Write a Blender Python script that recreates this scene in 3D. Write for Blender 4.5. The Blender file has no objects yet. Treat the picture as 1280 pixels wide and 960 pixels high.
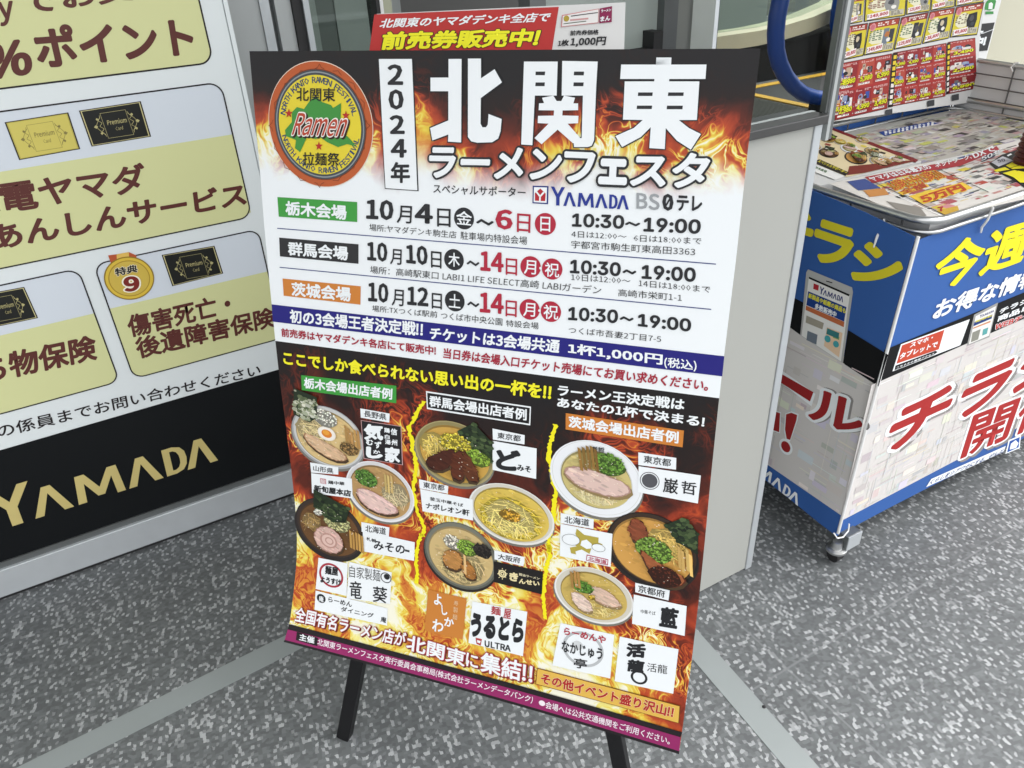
import bpy, math, random, os
from math import sin, cos, pi, radians
from mathutils import Vector, Matrix
from mathutils.geometry import tessellate_polygon
import numpy as np

# ------------------------------------------------------------------ data
PRINTS={
('P','year_box'):[
(2,'#26272a','p',[[(202.5,9.5),(253,9.6),(255.5,177.3),(203.7,176.6)]]),
(3,'#eef2f4','p',[[(203.6,10.3),(251.5,10.3),(253.7,176.1),(205,175.5)]]),
(4,'#26272a','t','2',[(215,42),(237.9,41.8),(216.2,16.8)],.035,.035),
(4,'#26272a','t','0',[(215.3,72.7),(237.8,72.3),(215.6,47.5)],.035,.035),
(4,'#26272a','t','2',[(215.6,103.8),(237.8,103.2),(216.1,79.5)],.035,.035),
(4,'#26272a','t','4',[(215.3,134.5),(239.3,133.6),(216.5,110.2)],.035,.035),
(4,'#26272a','t','年',[(213.7,168.3),(243.1,166.9),(215,140.3)],.035,.035),
],
('P','headline'):[
(5,'#eef2f4','p',[[(303.4,10.4),(321.3,10.4),(319.6,111.5),(300.8,111),(301.5,102),(278.2,110.2),(275.4,94.6),(301.8,84.5),(302.4,48.8),(277.2,49),(277.6,32.6),(303,32.4)]]),
(5,'#eef2f4','p',[[(330.1,10),(347.7,10),(347.7,33.1),(366,22.3),(376,37.6),(347.4,56.4),(347,87.4),(349.5,91.8),(354.5,91.7),(357,88.2),(358.1,75.5),(375.9,81.2),(374.6,95.8),(371.4,105),(363.1,109.9),(342.2,111.1),(333.8,109.6),(329.3,104.4)]]),
(5,'#eef2f4','p',[[(404.7,13.5),(447.9,13.5),(447.9,52.3),(419.7,52.6),(417.9,111.9),(402.8,111.4)],[(420,24.9),(432.4,24.8),(432,29),(419.9,29)],[(420.3,37.3),(432.3,37.2),(432.1,41.6),(419.9,41.7)]]),
(5,'#eef2f4','p',[[(453.7,12.8),(497.7,13.5),(497.3,43.1),(497.9,103.3),(495.2,110),(490.2,111.8),(472.7,112.4),(471,101.7),(482,101.3),(481.3,51.9),(454.4,52.2)],[(469,24.7),(481.5,24.7),(481.2,29),(468.7,29)],[(469,36.9),(481.6,36.9),(481.3,41.2),(468.7,41.3)]]),
(5,'#eef2f4','p',[[(429.1,55.1),(443.6,52.4),(448.2,58.6),(454.1,58.5),(457.4,52.2),(471.5,54.5),(469.5,61),(475.6,60.9),(476,68.8),(456.3,69.4),(456,75.3),(476.8,75.3),(476.6,84),(463.3,84.8),(480.2,101.4),(471.2,107.9),(450.6,92.2),(430.1,110.3),(420.4,103.1),(438.6,85.3),(424.2,85),(424.5,76.4),(444.9,75.7),(445.2,69.6),(425.1,69.7),(425.4,61.7),(431.9,61.1)]]),
(5,'#eef2f4','p',[[(567.6,9.2),(585,9.2),(585.2,16.8),(625.6,16.7),(626,32.1),(584.6,32.4),(584.4,35),(619.4,34.8),(620.5,77.1),(599.5,77.6),(612.1,86.3),(626.7,92.7),(616.7,110.8),(599.2,100.8),(584.9,87),(585.7,111.1),(567,110.5),(566.9,86.3),(555.6,98.1),(533.5,110.4),(524.3,97.8),(546.4,87.9),(556.6,78.5),(532.5,78.6),(531.9,35.4),(567,35.1),(567.1,32.5),(526.2,32.7),(526.4,16.8),(567.7,16.8)],[(548.9,47.5),(566.3,47.3),(566.1,51.3),(548.7,51.5)],[(584.5,47.1),(602.6,46.9),(602.5,50.8),(584.3,51.1)],[(548.5,62.3),(566.7,62),(566.5,65.9),(548.3,66.2)],[(584.3,61.8),(602.8,61.5),(602.7,65.5),(584.1,65.8)]]),
(3,'#26272a','p',[[(302,9.2),(320,9.2),(318.2,110.3),(299.3,109.8),(300.1,100.7),(276.8,109),(274,93.4),(300.4,83.3),(301.1,47.6),(275.8,47.8),(276.3,31.4),(301.6,31.2)]]),
(3,'#26272a','p',[[(304.8,11.6),(322.7,11.6),(321,112.7),(302.2,112.3),(302.9,103.2),(279.6,111.4),(276.8,95.8),(303.2,85.7),(303.8,50),(278.6,50.2),(279,33.8),(304.4,33.6)]]),
(3,'#26272a','p',[[(304.8,9.2),(322.7,9.2),(321.1,110.2),(302.2,109.7),(303,100.7),(279.7,108.9),(276.9,93.3),(303.3,83.2),(303.9,47.5),(278.7,47.8),(279.1,31.4),(304.4,31.2)]]),
(3,'#26272a','p',[[(302,11.6),(319.9,11.6),(318.2,112.8),(299.3,112.4),(300,103.3),(276.7,111.5),(273.9,95.9),(300.4,85.8),(301,50),(275.7,50.3),(276.2,33.8),(301.6,33.6)]]),
(3,'#26272a','p',[[(328.7,8.8),(346.4,8.8),(346.3,31.9),(364.7,21.1),(374.7,36.5),(346,55.2),(345.7,86.2),(348.1,90.6),(353.1,90.5),(355.6,87),(356.7,74.3),(374.5,80),(373.2,94.6),(370,103.8),(361.7,108.7),(340.8,109.8),(332.4,108.3),(327.9,103.2)]]),
(3,'#26272a','p',[[(331.4,11.1),(349,11.1),(349,34.3),(367.3,23.4),(377.4,38.8),(348.7,57.6),(348.4,88.6),(350.9,93),(355.9,92.9),(358.4,89.4),(359.4,76.7),(377.2,82.4),(376,97),(372.8,106.2),(364.5,111.1),(343.6,112.3),(335.2,110.8),(330.7,105.7)]]),
(3,'#26272a','p',[[(331.4,8.8),(349.1,8.8),(349,31.9),(367.3,21.1),(377.3,36.4),(348.7,55.2),(348.4,86.2),(350.9,90.5),(355.9,90.4),(358.4,86.9),(359.4,74.3),(377.2,80),(376,94.6),(372.8,103.7),(364.5,108.6),(343.6,109.8),(335.2,108.3),(330.8,103.2)]]),
(3,'#26272a','p',[[(328.7,11.1),(346.4,11.1),(346.3,34.3),(364.7,23.4),(374.7,38.8),(346,57.6),(345.6,88.7),(348.1,93.1),(353.1,92.9),(355.6,89.4),(356.7,76.7),(374.5,82.4),(373.3,97.1),(370,106.3),(361.8,111.2),(340.8,112.3),(332.4,110.8),(327.9,105.7)]]),
(3,'#26272a','p',[[(403.4,12.3),(446.6,12.4),(446.6,51.2),(418.3,51.5),(416.5,110.8),(401.5,110.2)]]),
(3,'#26272a','p',[[(406,14.6),(449.2,14.6),(449.3,53.4),(421,53.8),(419.3,113.1),(404.2,112.6)]]),
(3,'#26272a','p',[[(406,12.3),(449.1,12.4),(449.2,51.1),(421,51.5),(419.2,110.7),(404.2,110.2)]]),
(3,'#26272a','p',[[(403.4,14.6),(446.6,14.6),(446.7,53.5),(418.4,53.8),(416.6,113.2),(401.5,112.7)]]),
(3,'#26272a','p',[[(452.4,11.7),(496.4,12.4),(496,41.9),(496.6,102.1),(493.9,108.8),(488.9,110.7),(471.4,111.2),(469.6,100.5),(480.7,100.2),(479.9,50.8),(453,51.1)]]),
(3,'#26272a','p',[[(455,13.9),(499,14.6),(498.6,44.2),(499.3,104.4),(496.5,111.1),(491.5,113),(474.1,113.5),(472.3,102.8),(483.3,102.5),(482.6,53),(455.7,53.4)]]),
(3,'#26272a','p',[[(454.9,11.7),(498.9,12.4),(498.5,41.9),(499.1,102),(496.4,108.8),(491.4,110.6),(474,111.1),(472.2,100.4),(483.2,100.1),(482.5,50.7),(455.6,51.1)]]),
(3,'#26272a','p',[[(452.4,13.9),(496.6,14.6),(496.1,44.2),(496.7,104.5),(494,111.2),(489,113.1),(471.5,113.6),(469.7,102.9),(480.8,102.6),(480,53.1),(453.1,53.4)]]),
(3,'#26272a','p',[[(566.6,8.3),(584,8.4),(584.2,15.9),(624.6,15.9),(625,31.3),(583.6,31.5),(583.4,34.1),(618.5,33.9),(619.5,76.3),(598.5,76.7),(611,85.4),(625.7,91.8),(615.6,109.9),(598.2,99.9),(583.9,86.1),(584.7,110.2),(566,109.6),(565.9,85.4),(554.6,97.2),(532.5,109.5),(523.2,96.9),(545.3,87),(555.6,77.6),(531.5,77.7),(530.9,34.5),(566,34.3),(566,31.6),(525.1,31.9),(525.3,15.9),(566.7,15.9)]]),
(3,'#26272a','p',[[(568.6,10.3),(586,10.3),(586.2,17.8),(626.6,17.8),(627,33.2),(585.7,33.5),(585.4,36.1),(620.5,35.8),(621.6,78.2),(600.6,78.7),(613.1,87.4),(627.7,93.8),(617.7,111.9),(600.3,101.9),(586,88.1),(586.8,112.2),(568.1,111.7),(567.9,87.4),(556.7,99.2),(534.6,111.6),(525.4,98.9),(547.4,89.1),(557.7,79.6),(533.5,79.7),(532.9,36.5),(568.1,36.2),(568.1,33.6),(527.2,33.8),(527.4,17.9),(568.7,17.9)]]),
(3,'#26272a','p',[[(568.4,8.3),(585.9,8.4),(586,15.9),(626.4,15.9),(626.8,31.3),(585.5,31.5),(585.3,34.1),(620.3,33.9),(621.4,76.2),(600.4,76.7),(612.9,85.4),(627.5,91.8),(617.5,109.8),(600.1,99.8),(585.8,86.1),(586.6,110.1),(567.9,109.6),(567.8,85.4),(556.5,97.1),(534.5,109.5),(525.2,96.8),(547.3,87),(557.5,77.6),(533.4,77.6),(532.8,34.5),(567.9,34.2),(567.9,31.6),(527.1,31.8),(527.3,15.9),(568.6,15.9)]]),
(3,'#26272a','p',[[(566.7,10.3),(584.2,10.3),(584.3,17.8),(624.8,17.8),(625.2,33.2),(583.8,33.5),(583.6,36.1),(618.6,35.8),(619.7,78.3),(598.7,78.7),(611.2,87.5),(625.8,93.9),(615.8,111.9),(598.4,101.9),(584.1,88.1),(584.9,112.3),(566.2,111.7),(566,87.5),(554.7,99.3),(532.6,111.6),(523.4,99),(545.5,89.1),(555.8,79.7),(531.6,79.8),(531,36.5),(566.2,36.2),(566.2,33.6),(525.3,33.9),(525.5,17.9),(566.9,17.9)]]),
],
('P','subtitle'):[
(6,'#26272a','t','ラーメン',[(271,158.5),(455.5,154.4),(274.5,118)],.1,.04),
(7,'#eef2f4','t','ラーメン',[(271,158.5),(455.5,154.4),(274.5,118)],.04,.04),
(6,'#26272a','t','フ',[(460.3,155.6),(500.6,155.8),(460.7,117.6)],.1,.04),
(7,'#eef2f4','t','フ',[(460.3,155.6),(500.6,155.8),(460.7,117.6)],.04,.04),
(6,'#26272a','t','ェ',[(505.8,156),(542.2,155.8),(505.7,124.5)],.13,.06),
(7,'#eef2f4','t','ェ',[(505.8,156),(542.2,155.8),(505.7,124.5)],.06,.06),
(6,'#26272a','t','スタ',[(545.6,157.1),(638.6,155),(548.3,115.8)],.1,.04),
(7,'#eef2f4','t','スタ',[(545.6,157.1),(638.6,155),(548.3,115.8)],.04,.04),
],
('P','sponsor_line'):[
(3,'#26272a','t','スペシャルサポーター',[(277.6,178.9),(409.5,177.8),(277.9,166.1)],.008,.008),
(2,'#24307a','p',[[(419.3,162.1),(440.5,161.6),(440.6,184.6),(419.3,184.5)]]),
(3,'#eef2f4','p',[[(421,163.8),(438.6,163.4),(438.7,182.9),(420.9,182.9)]]),
(4,'#b3212f','p',[[(429.8,165.1),(437.2,171.3),(436.7,180.7),(422.8,181),(422.6,171.3)]]),
(5,'#eef2f4','l',[(425,169.9),(429.8,175.2),(434.5,169.9)],2.2),
(5,'#eef2f4','l',[(429.8,175.2),(429.6,180.4)],2.2),
(3,'#26378f','y',[(444.4,185.4),(546.7,185.5),(443.7,161.9)]),
(3,'#9a9ea1','t','BS',[(556.2,183.7),(585.1,184.2),(554.9,163.9)],.02,.02),
(3,'#26272a','t','0',[(588.5,184),(602.3,184),(586.8,163.5)],.04,.04),
(4,'#26272a','l',[(591,181),(598.3,166)],2),
(3,'#26272a','t','テレ',[(605.9,183.3),(636.7,183.2),(604.8,164.5)],.035,.035),
],
('P','venue_tag#1'):[
(2,'#3f9a3f','p',[[(26.1,197),(158.9,197),(157.1,225.2),(25.4,225.5)]]),
(3,'#eef2f4','t','栃木会場',[(37.9,222.4),(140.3,223.4),(39.4,201.5)],.035,.035),
],
('P','venue_tag#2'):[
(2,'#2c2c2e','p',[[(22.7,256.6),(157.1,257),(155.2,285.6),(20.9,285)]]),
(3,'#eef2f4','t','群馬会場',[(35.7,282.1),(138.4,282.3),(37.3,261.2)],.035,.035),
],
('P','venue_tag#3'):[
(2,'#cd7f35','p',[[(21.9,318.9),(156.8,318.9),(154.4,347),(21,345.9)]]),
(3,'#eef2f4','t','茨城会場',[(35.9,344.8),(138.8,344),(37.5,322.7)],.035,.035),
],
('P','date_lettering#1'):[
(3,'#26272a','t','10',[(171.9,220.1),(215.1,219.4),(173.6,192.1)],.035,.035),
(3,'#26272a','t','月',[(220.2,222.4),(242.9,222.3),(222.2,198)],.01,.01),
(3,'#26272a','t','4',[(248.2,220.6),(275.7,220.5),(249.1,193.8)],.035,.035),
(3,'#26272a','t','日',[(282.2,223.4),(302.3,223.2),(282.8,198.7)],.01,.01),
(2,'#26272a','c',(322.3,210.1),14.7,0),
(3,'#eef2f4','t','金',[(311,218.3),(333.7,219),(311.3,200)],.012,.012),
(3,'#26272a','t','～',[(340.1,217),(365.6,217.5),(340.2,209)],.02,.02),
(3,'#b0253c','t','6',[(367.9,221.1),(392.4,221.1),(367.7,194.6)],.035,.035),
(3,'#b0253c','t','日',[(398.4,223.1),(417.2,223.4),(398.5,198.6)],.01,.01),
(2,'#b0253c','c',(437.6,210.3),14.4,0),
(3,'#eef2f4','t','日',[(431,220.1),(444.7,220),(430.7,200.9)],.01,.01),
],
('P','hours_lettering#1'):[
(3,'#26272a','t','10:30',[(473.7,211.4),(542,210),(473.5,194)],.04,.04,'I'),
(3,'#26272a','t','～',[(543,205.7),(562.6,205.4),(542.6,200.2)],.03,.03),
(3,'#26272a','t','19:00',[(566.8,211.6),(637.3,209.9),(566.3,193.7)],.04,.04,'I'),
],
('P','hours_note#1'):[
(3,'#26272a','t','4日は12:00～',[(473.7,225),(546.3,223.6),(473.3,217)],0,0),
(3,'#26272a','t','6日は18:00まで',[(555.5,224.6),(639.7,222.8),(555,216.3)],0,0),
],
('P','address_lettering#1'):[
(3,'#26272a','t','宇都宮市駒生町東高田3363',[(474.2,239.2),(633.5,237.3),(473.8,229.1)],.004,.004),
],
('P','place_lettering#1'):[
(3,'#26272a','t','場所:ヤマダデンキ駒生店',[(176.1,236.2),(310.5,238),(176.7,226.2)],0,0),
(3,'#26272a','t','駐車場内特設会場',[(317,238.6),(413,239.4),(317.1,227.7)],0,0),
],
('P','rule_line#1'):[
(2,'#2c3a78','l',[(21.1,242.9),(659.5,245.5)],1.3),
],
('P','rule_line#2'):[
(2,'#2c3a78','l',[(18.8,301.9),(659.6,303.4)],1.3),
],
('P','date_lettering#2'):[
(3,'#26272a','t','10',[(170.1,279.5),(202.9,279.4),(171.1,251.7)],.035,.035),
(3,'#26272a','t','月',[(207,282),(224.9,281.9),(208.7,259.5)],.01,.01),
(3,'#26272a','t','10',[(232.8,278.6),(266.5,279.1),(233,251.3)],.035,.035),
(3,'#26272a','t','日',[(271.4,281.6),(287.5,281.9),(272,258)],.01,.01),
(2,'#26272a','c',(306.6,267.7),14.9,0),
(3,'#eef2f4','t','木',[(298.2,277.1),(315.2,277.5),(298.6,257.8)],.012,.012),
(3,'#26272a','t','～',[(325.7,274),(344.7,274.1),(325.8,266.7)],.02,.02),
(3,'#b0253c','t','14',[(346.1,279.6),(380.2,279.5),(346.1,252.4)],.035,.035),
(3,'#b0253c','t','日',[(383.3,282.1),(399.6,282.2),(383.3,259.4)],.01,.01),
(2,'#b0253c','c',(418.6,268.6),14.5,0),
(3,'#eef2f4','t','月',[(409.4,278.6),(426.5,278.7),(409.6,259.6)],.01,.01),
(2,'#b0253c','c',(448.8,269.1),14.3,0),
(3,'#eef2f4','t','祝',[(439.2,279.9),(459.1,279.7),(438.6,260.6)],.01,.01),
(3,'#eef2f4','c',(432.8,269.2),1.9,0),
],
('P','hours_lettering#2'):[
(3,'#26272a','t','10:30',[(473.6,272.6),(541.5,271.3),(473.3,254.1)],.04,.04,'I'),
(3,'#26272a','t','～',[(543.8,267.5),(562.1,267.1),(543.4,261.3)],.03,.03),
(3,'#26272a','t','19:00',[(569,271.9),(637.3,270.3),(567.9,253.5)],.04,.04,'I'),
],
('P','hours_note#2'):[
(3,'#26272a','t','10日は12:00～',[(475.8,282.1),(555.2,280.6),(475.4,273.5)],0,0),
(3,'#26272a','t','14日は18:00まで',[(566.1,282.1),(656.6,282.6),(565.5,273.5)],0,0),
],
('P','place_lettering#2'):[
(3,'#26272a','t','場所：高崎駅東口 LABI1 LIFE SELECT高崎 LABIガーデン',[(173.7,298),(516.6,297.5),(174.4,286.8)],0,0),
],
('P','address_lettering#2'):[
(3,'#26272a','t','高崎市栄町1-1',[(540,297.7),(622.6,296.8),(539.3,287.7)],.004,.004),
],
('P','date_lettering#3'):[
(3,'#26272a','t','10',[(168,340.6),(201.4,340.1),(169.4,311.1)],.035,.035),
(3,'#26272a','t','月',[(206.8,343),(225.7,342.8),(208.6,318.2)],.01,.01),
(3,'#26272a','t','12',[(231.9,339.4),(265.7,338.9),(233,311.5)],.035,.035),
(3,'#26272a','t','日',[(271,341.1),(286.9,341.2),(271.6,317.9)],.01,.01),
(2,'#26272a','c',(306.9,326.6),15.2,0),
(3,'#eef2f4','t','土',[(297.7,336.5),(315.7,336.6),(298.1,316.5)],.012,.012),
(3,'#26272a','t','～',[(326.1,332.3),(344.5,332.4),(326.1,324.7)],.02,.02),
(3,'#b0253c','t','14',[(345.1,339),(380.8,338.2),(345.2,310.2)],.035,.035),
(3,'#b0253c','t','日',[(383.6,340.9),(399.9,340.8),(383.7,317.8)],.01,.01),
(2,'#b0253c','c',(418.5,327.7),14.6,0),
(3,'#eef2f4','t','月',[(409.5,337.9),(426.6,337.5),(409.7,318.7)],.01,.01),
(2,'#b0253c','c',(448.9,327.8),14.5,0),
(3,'#eef2f4','t','祝',[(439,338.6),(459.8,338),(438.5,318.6)],.01,.01),
(3,'#eef2f4','c',(432.8,327.8),1.9,0),
],
('P','hours_lettering#3'):[
(3,'#26272a','t','10:30',[(473.5,337.1),(541.7,334.5),(473.3,318.3)],.04,.04,'I'),
(3,'#26272a','t','～',[(544,330.2),(562.8,329.7),(543.6,324)],.03,.03),
(3,'#26272a','t','19:00',[(568.6,335.5),(637.6,335.6),(567.6,318)],.04,.04,'I'),
],
('P','place_lettering#3'):[
(3,'#26272a','t','場所:TXつくば駅前',[(173.7,355.4),(279.2,354.2),(174.2,345.6)],0,0),
(3,'#26272a','t','つくば市中央公園',[(285.1,355.2),(378.8,355.2),(285.4,344.4)],0,0),
(3,'#26272a','t','特設会場',[(384.6,355.7),(432.2,354.6),(384.5,345.9)],0,0),
],
('P','address_lettering#3'):[
(3,'#26272a','t','つくば市吾妻2丁目7-5',[(474.8,355.5),(600.5,354.3),(474.7,345.9)],.004,.004),
],
('P','ticket_band'):[
(2,'#211e78','p',[[(-2.7,361.9),(682.5,363.2),(682.8,390.7),(-3.6,389.9)]]),
(3,'#eef2f4','t','初の3会場王者決定戦!!',[(28.1,388),(255.4,385.1),(29.7,366.2)],.03,.03),
(3,'#eef2f4','t','チケットは3会場共通',[(265.9,388.1),(462.6,385.8),(267.7,368.4)],.03,.03),
(3,'#eef2f4','t','1杯1,000円',[(475.5,385.9),(605,386.4),(474.8,368.9)],.03,.03),
(3,'#eef2f4','t','(税込)',[(607.7,388.9),(649.7,388.5),(606.4,373.4)],.015,.015),
],
('P','ticket_note'):[
(3,'#a3243a','t','前売券はヤマダデンキ各店にて販売中!',[(10,412.8),(275.8,411.6),(10.5,398.4)],.025,.025),
(3,'#a3243a','t','当日券は会場入口チケット売場にてお買い求めください。',[(287.1,414.4),(666.3,413.8),(288.7,398.3)],.025,.025),
],
('P','catch_line'):[
(4,'#f3ec2c','t','ここでしか食べられない思い出の一杯を!!',[(9,459.5),(453.3,456.8),(10.1,435.8)],.04,.04),
(4,'#eef2f4','t','ラーメン王決定戦は',[(462.6,448.5),(638.5,445.1),(463,431.3)],.03,.03),
(4,'#eef2f4','t','あなたの1杯で決まる!',[(462.4,465.9),(667,465.2),(462.6,450.3)],.03,.03),
],
('P','section_tag#1'):[
(3,'#3f9a3f','p',[[(40.1,473.2),(208.6,468.4),(207.3,497.2),(38.7,499)]]),
(4,'#eef2f4','t','栃木会場出店者例',[(43.3,494.8),(200.4,492.6),(45.1,476.1)],.03,.03),
],
('P','section_tag#2'):[
(3,'#eef2f4','p',[[(258.1,470),(423.8,471),(423.3,500.5),(258.9,499.1)]]),
(4,'#1c1a1c','p',[[(260.2,472.4),(422.1,473.2),(421.5,498),(260.8,496.2)]]),
(5,'#eef2f4','t','群馬会場出店者例',[(263.4,493.9),(417.8,493.8),(263.5,475.7)],.03,.03),
],
('P','section_tag#3'):[
(3,'#cd7f35','p',[[(475.6,473.3),(641.2,474.1),(641.5,498.9),(476.5,498.4)]]),
(4,'#eef2f4','t','茨城会場出店者例',[(480.8,494.4),(635.5,494.6),(480.1,476.4)],.03,.03),
],
('P','divider_stroke#1'):[
(3,'#f2e61e','j',[(255.5,487),(243.6,503.4),(237,519.2),(227.9,532.8),(228.3,546.5),(232.8,559.6),(230.7,571.1),(235.9,581.4),(237.6,598),(235.6,615.5),(232.1,633.4),(230.3,645.4),(233.1,662.5),(236.3,679.6),(243.5,696),(247.7,710.2),(244.3,726),(242.8,719.1),(237.4,735.5),(232.9,758),(231.2,780),(232.9,795.2),(230.9,817.7)],5.6),
],
('P','divider_stroke#2'):[
(3,'#f2e61e','j',[(461.5,492.5),(457.4,510.2),(453.2,527.6),(452.7,547.4),(457.8,563.6),(461.2,586),(465.8,602.6),(462.4,623.8),(463.9,644.4),(460.3,666.3),(457.1,688.5),(458.8,706.7),(456.2,693),(459.5,711),(454.2,740.5),(452.1,763.5),(451.1,786.4),(454.2,815.1),(456.5,831.2)],5.6),
],
('P','prefecture_tag#1'):[
(5,'#eef2f4','p',[[(144,514.8),(195.4,516),(193.9,531.3),(143.9,530.6)]]),
(6,'#26272a','t','長野県',[(149.8,527.8),(189.2,528.4),(150.5,517.2)],.012,.012),
],
('P','shop_logo#1'):[
(5,'#c9a0a0','p',[[(143.6,534.8),(214.5,534.1),(214.6,601.3),(144.7,602)]]),
(6,'#221f22','p',[[(145,535.7),(213.4,535.1),(213.2,600.4),(145.9,600.6)]]),
(7,'#eef2f4','t','気',[(147.2,567.6),(182.1,563.8),(148.9,540)],.05,.05),
(7,'#eef2f4','t','む',[(150.7,576.2),(163.5,575.4),(151.3,565.6)],.05,.05),
(7,'#eef2f4','t','ず',[(165.9,579.6),(178,578.9),(166.6,567)],.04,.04),
(7,'#eef2f4','t','か',[(162.7,589.3),(175.5,588.5),(163.1,582.7)],.03,.03),
(7,'#eef2f4','t','し',[(149.3,599.6),(179.7,597),(150.5,578.9)],.08,.08),
(7,'#eef2f4','t','信',[(195.8,551.3),(207,550.8),(196.4,540.3)],.03,.03),
(7,'#eef2f4','t','州',[(196.3,569.3),(206.4,568.9),(196.8,558.8)],.03,.03),
(7,'#eef2f4','t','鶏',[(184.5,549.2),(194.3,549),(185,540.8)],.03,.03),
(7,'#eef2f4','t','白',[(184.9,559.5),(193.5,559.4),(185.3,552.3)],.03,.03),
(7,'#eef2f4','t','湯',[(185.1,569.2),(195,568.8),(185.5,560.7)],.03,.03),
(7,'#eef2f4','t','家',[(182.9,600.4),(210.1,598.3),(184.2,573.2)],.05,.05),
],
('P','prefecture_tag#2'):[
(5,'#eef2f4','p',[[(42.7,626.5),(96.3,626),(95.3,639.6),(43.2,645.4)]]),
(6,'#26272a','t','山形県',[(47.7,640.7),(86.1,639.8),(48.6,630.6)],.012,.012),
],
('P','shop_logo#2'):[
(5,'#eef2f4','p',[[(43.1,646.3),(120.3,642.5),(119.3,679.3),(41.2,684)]]),
(6,'#c98a90','p',[[(59.7,652.4),(70.9,652.1),(70.7,661.9),(59.5,662.1)]]),
(7,'#eee','t','龍',[(60.2,661.4),(69.6,661.2),(60.9,653.4)],0,0),
(6,'#26272a','t','鶏中華',[(74.6,660.5),(105.5,657.8),(75.1,653.8)],.02,.02),
(6,'#26272a','t','新旬屋本店',[(45.8,679.4),(116.4,676.9),(46.9,666.9)],.04,.04),
],
('P','prefecture_tag#3'):[
(5,'#eef2f4','p',[[(132.8,720.8),(185.1,720.3),(183.1,738.6),(132.3,739.5)]]),
(6,'#26272a','t','北海道',[(139.5,737.6),(178.1,735.6),(140.2,724.8)],.012,.012),
],
('P','shop_logo#3'):[
(5,'#eef2f4','p',[[(134.6,737.5),(230.5,738.5),(228.4,774.4),(132.6,777)]]),
(6,'#26272a','t','札幌',[(140.8,753.9),(159.1,755.6),(141.1,747)],.02,.02),
(6,'#26272a','t','みその',[(153.9,768.5),(211.4,765.8),(155.3,750.8)],.02,.02),
(6,'#26272a','t','一',[(212.2,759.5),(220.5,759.5),(212.3,755.7)],.02,.02),
],
('P','prefecture_tag#4'):[
(5,'#eef2f4','p',[[(365.2,514.3),(415.5,517),(415.3,531.9),(365.9,532.1)]]),
(6,'#26272a','t','東京都',[(372.8,529),(409.2,528.7),(373.3,518.7)],.012,.012),
],
('P','shop_logo#4'):[
(5,'#eef2f4','p',[[(365.3,534.2),(434.2,535.3),(434.6,585.1),(365.5,582.4)]]),
(6,'#26272a','t','ど',[(371.2,580.5),(410.7,577.8),(370.1,545.7)],.06,.06),
(6,'#26272a','t','みそ',[(404.6,576),(426.5,576.4),(404.4,565.8)],.03,.03),
],
('P','prefecture_tag#5'):[
(5,'#eef2f4','p',[[(241.9,621),(292.1,623.6),(291,637.3),(242.5,637.3)]]),
(6,'#26272a','t','東京都',[(249.1,634.3),(285.5,633.7),(249.4,623.9)],.012,.012),
],
('P','shop_logo#5'):[
(5,'#eef2f4','p',[[(243.3,638),(332.9,639.5),(333.3,676.6),(246.4,677.6)]]),
(6,'#26272a','t','釜玉中華そば',[(259.8,654.9),(316.9,656.1),(260,648.5)],.015,.015),
(6,'#26272a','t','ナポレオン軒',[(252.3,671.1),(327.3,670),(252.6,659.8)],.025,.025),
],
('P','prefecture_tag#6'):[
(5,'#eef2f4','p',[[(368.9,722.5),(419.4,723.8),(417.7,741.1),(369.5,739.3)]]),
(6,'#26272a','t','大阪府',[(375.4,737.4),(412.4,736.9),(375.3,726.8)],.012,.012),
],
('P','shop_logo#6'):[
(5,'#1f1c1c','p',[[(368.1,742.9),(449.8,743.2),(449,785.3),(369,781.8)]]),
(6,'#e8d9a8','c',(383.1,762.6),7,.62),
(6,'#e8d9a8','c',(383.1,762.6),3.6,.45),
(6,'#e8d9a8','l',[(389.9,761),(391.5,760.6)],1.2),
(6,'#e8d9a8','l',[(388,767.4),(389.1,768.4)],1.2),
(6,'#e8d9a8','l',[(383.2,771),(383.2,772.9)],1.2),
(6,'#e8d9a8','l',[(378.3,769.7),(377.2,771.3)],1.2),
(6,'#e8d9a8','l',[(376.2,764.2),(374.6,764.6)],1.2),
(6,'#e8d9a8','l',[(378.1,757.7),(377,756.7)],1.2),
(6,'#e8d9a8','l',[(383,754.1),(382.9,752.3)],1.2),
(6,'#e8d9a8','l',[(387.8,755.5),(388.9,753.9)],1.2),
(6,'#e8d9a8','t','き',[(394.9,772.6),(409.8,771.2),(394.6,756.4)],.06,.06),
(6,'#e8d9a8','t','んせい',[(410.8,773.7),(445,770.8),(410.6,764.5)],.05,.05),
(6,'#cfc5a5','t','醤油ラーメン',[(410.5,759.1),(444.7,759.6),(410.5,754.3)],.03,.03),
],
('P','prefecture_tag#7'):[
(5,'#eef2f4','p',[[(582.2,516.3),(634.7,515.9),(635.8,533.7),(583.6,535.7)]]),
(6,'#26272a','t','東京都',[(590.6,530.6),(628.3,530.5),(590.3,519)],.012,.012),
],
('P','shop_logo#7'):[
(5,'#eef2f4','p',[[(584.2,537.5),(669.8,536.4),(669.9,579.9),(586.1,578.1)]]),
(6,'#26272a','c',(601.2,557.2),13.7,.93),
(6,'#55565a','c',(601.2,557.2),11,0),
(6,'#26272a','t','巌',[(620.8,571.5),(641.4,571.1),(620.1,548.2)],.012,.012),
(6,'#26272a','t','哲',[(646,568),(666.4,568.2),(645,548.5)],.012,.012),
],
('P','prefecture_tag#8'):[
(5,'#eef2f4','p',[[(474,634.6),(524.7,634.6),(524.9,651.4),(474.7,651.8)]]),
(6,'#26272a','t','北海道',[(480.7,649.5),(518.5,648),(480.3,637.8)],.012,.012),
],
('P','shop_logo#8'):[
(5,'#eef2f4','p',[[(474.6,652.8),(553.7,653.3),(554.4,710.2),(475.5,709)]]),
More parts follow.
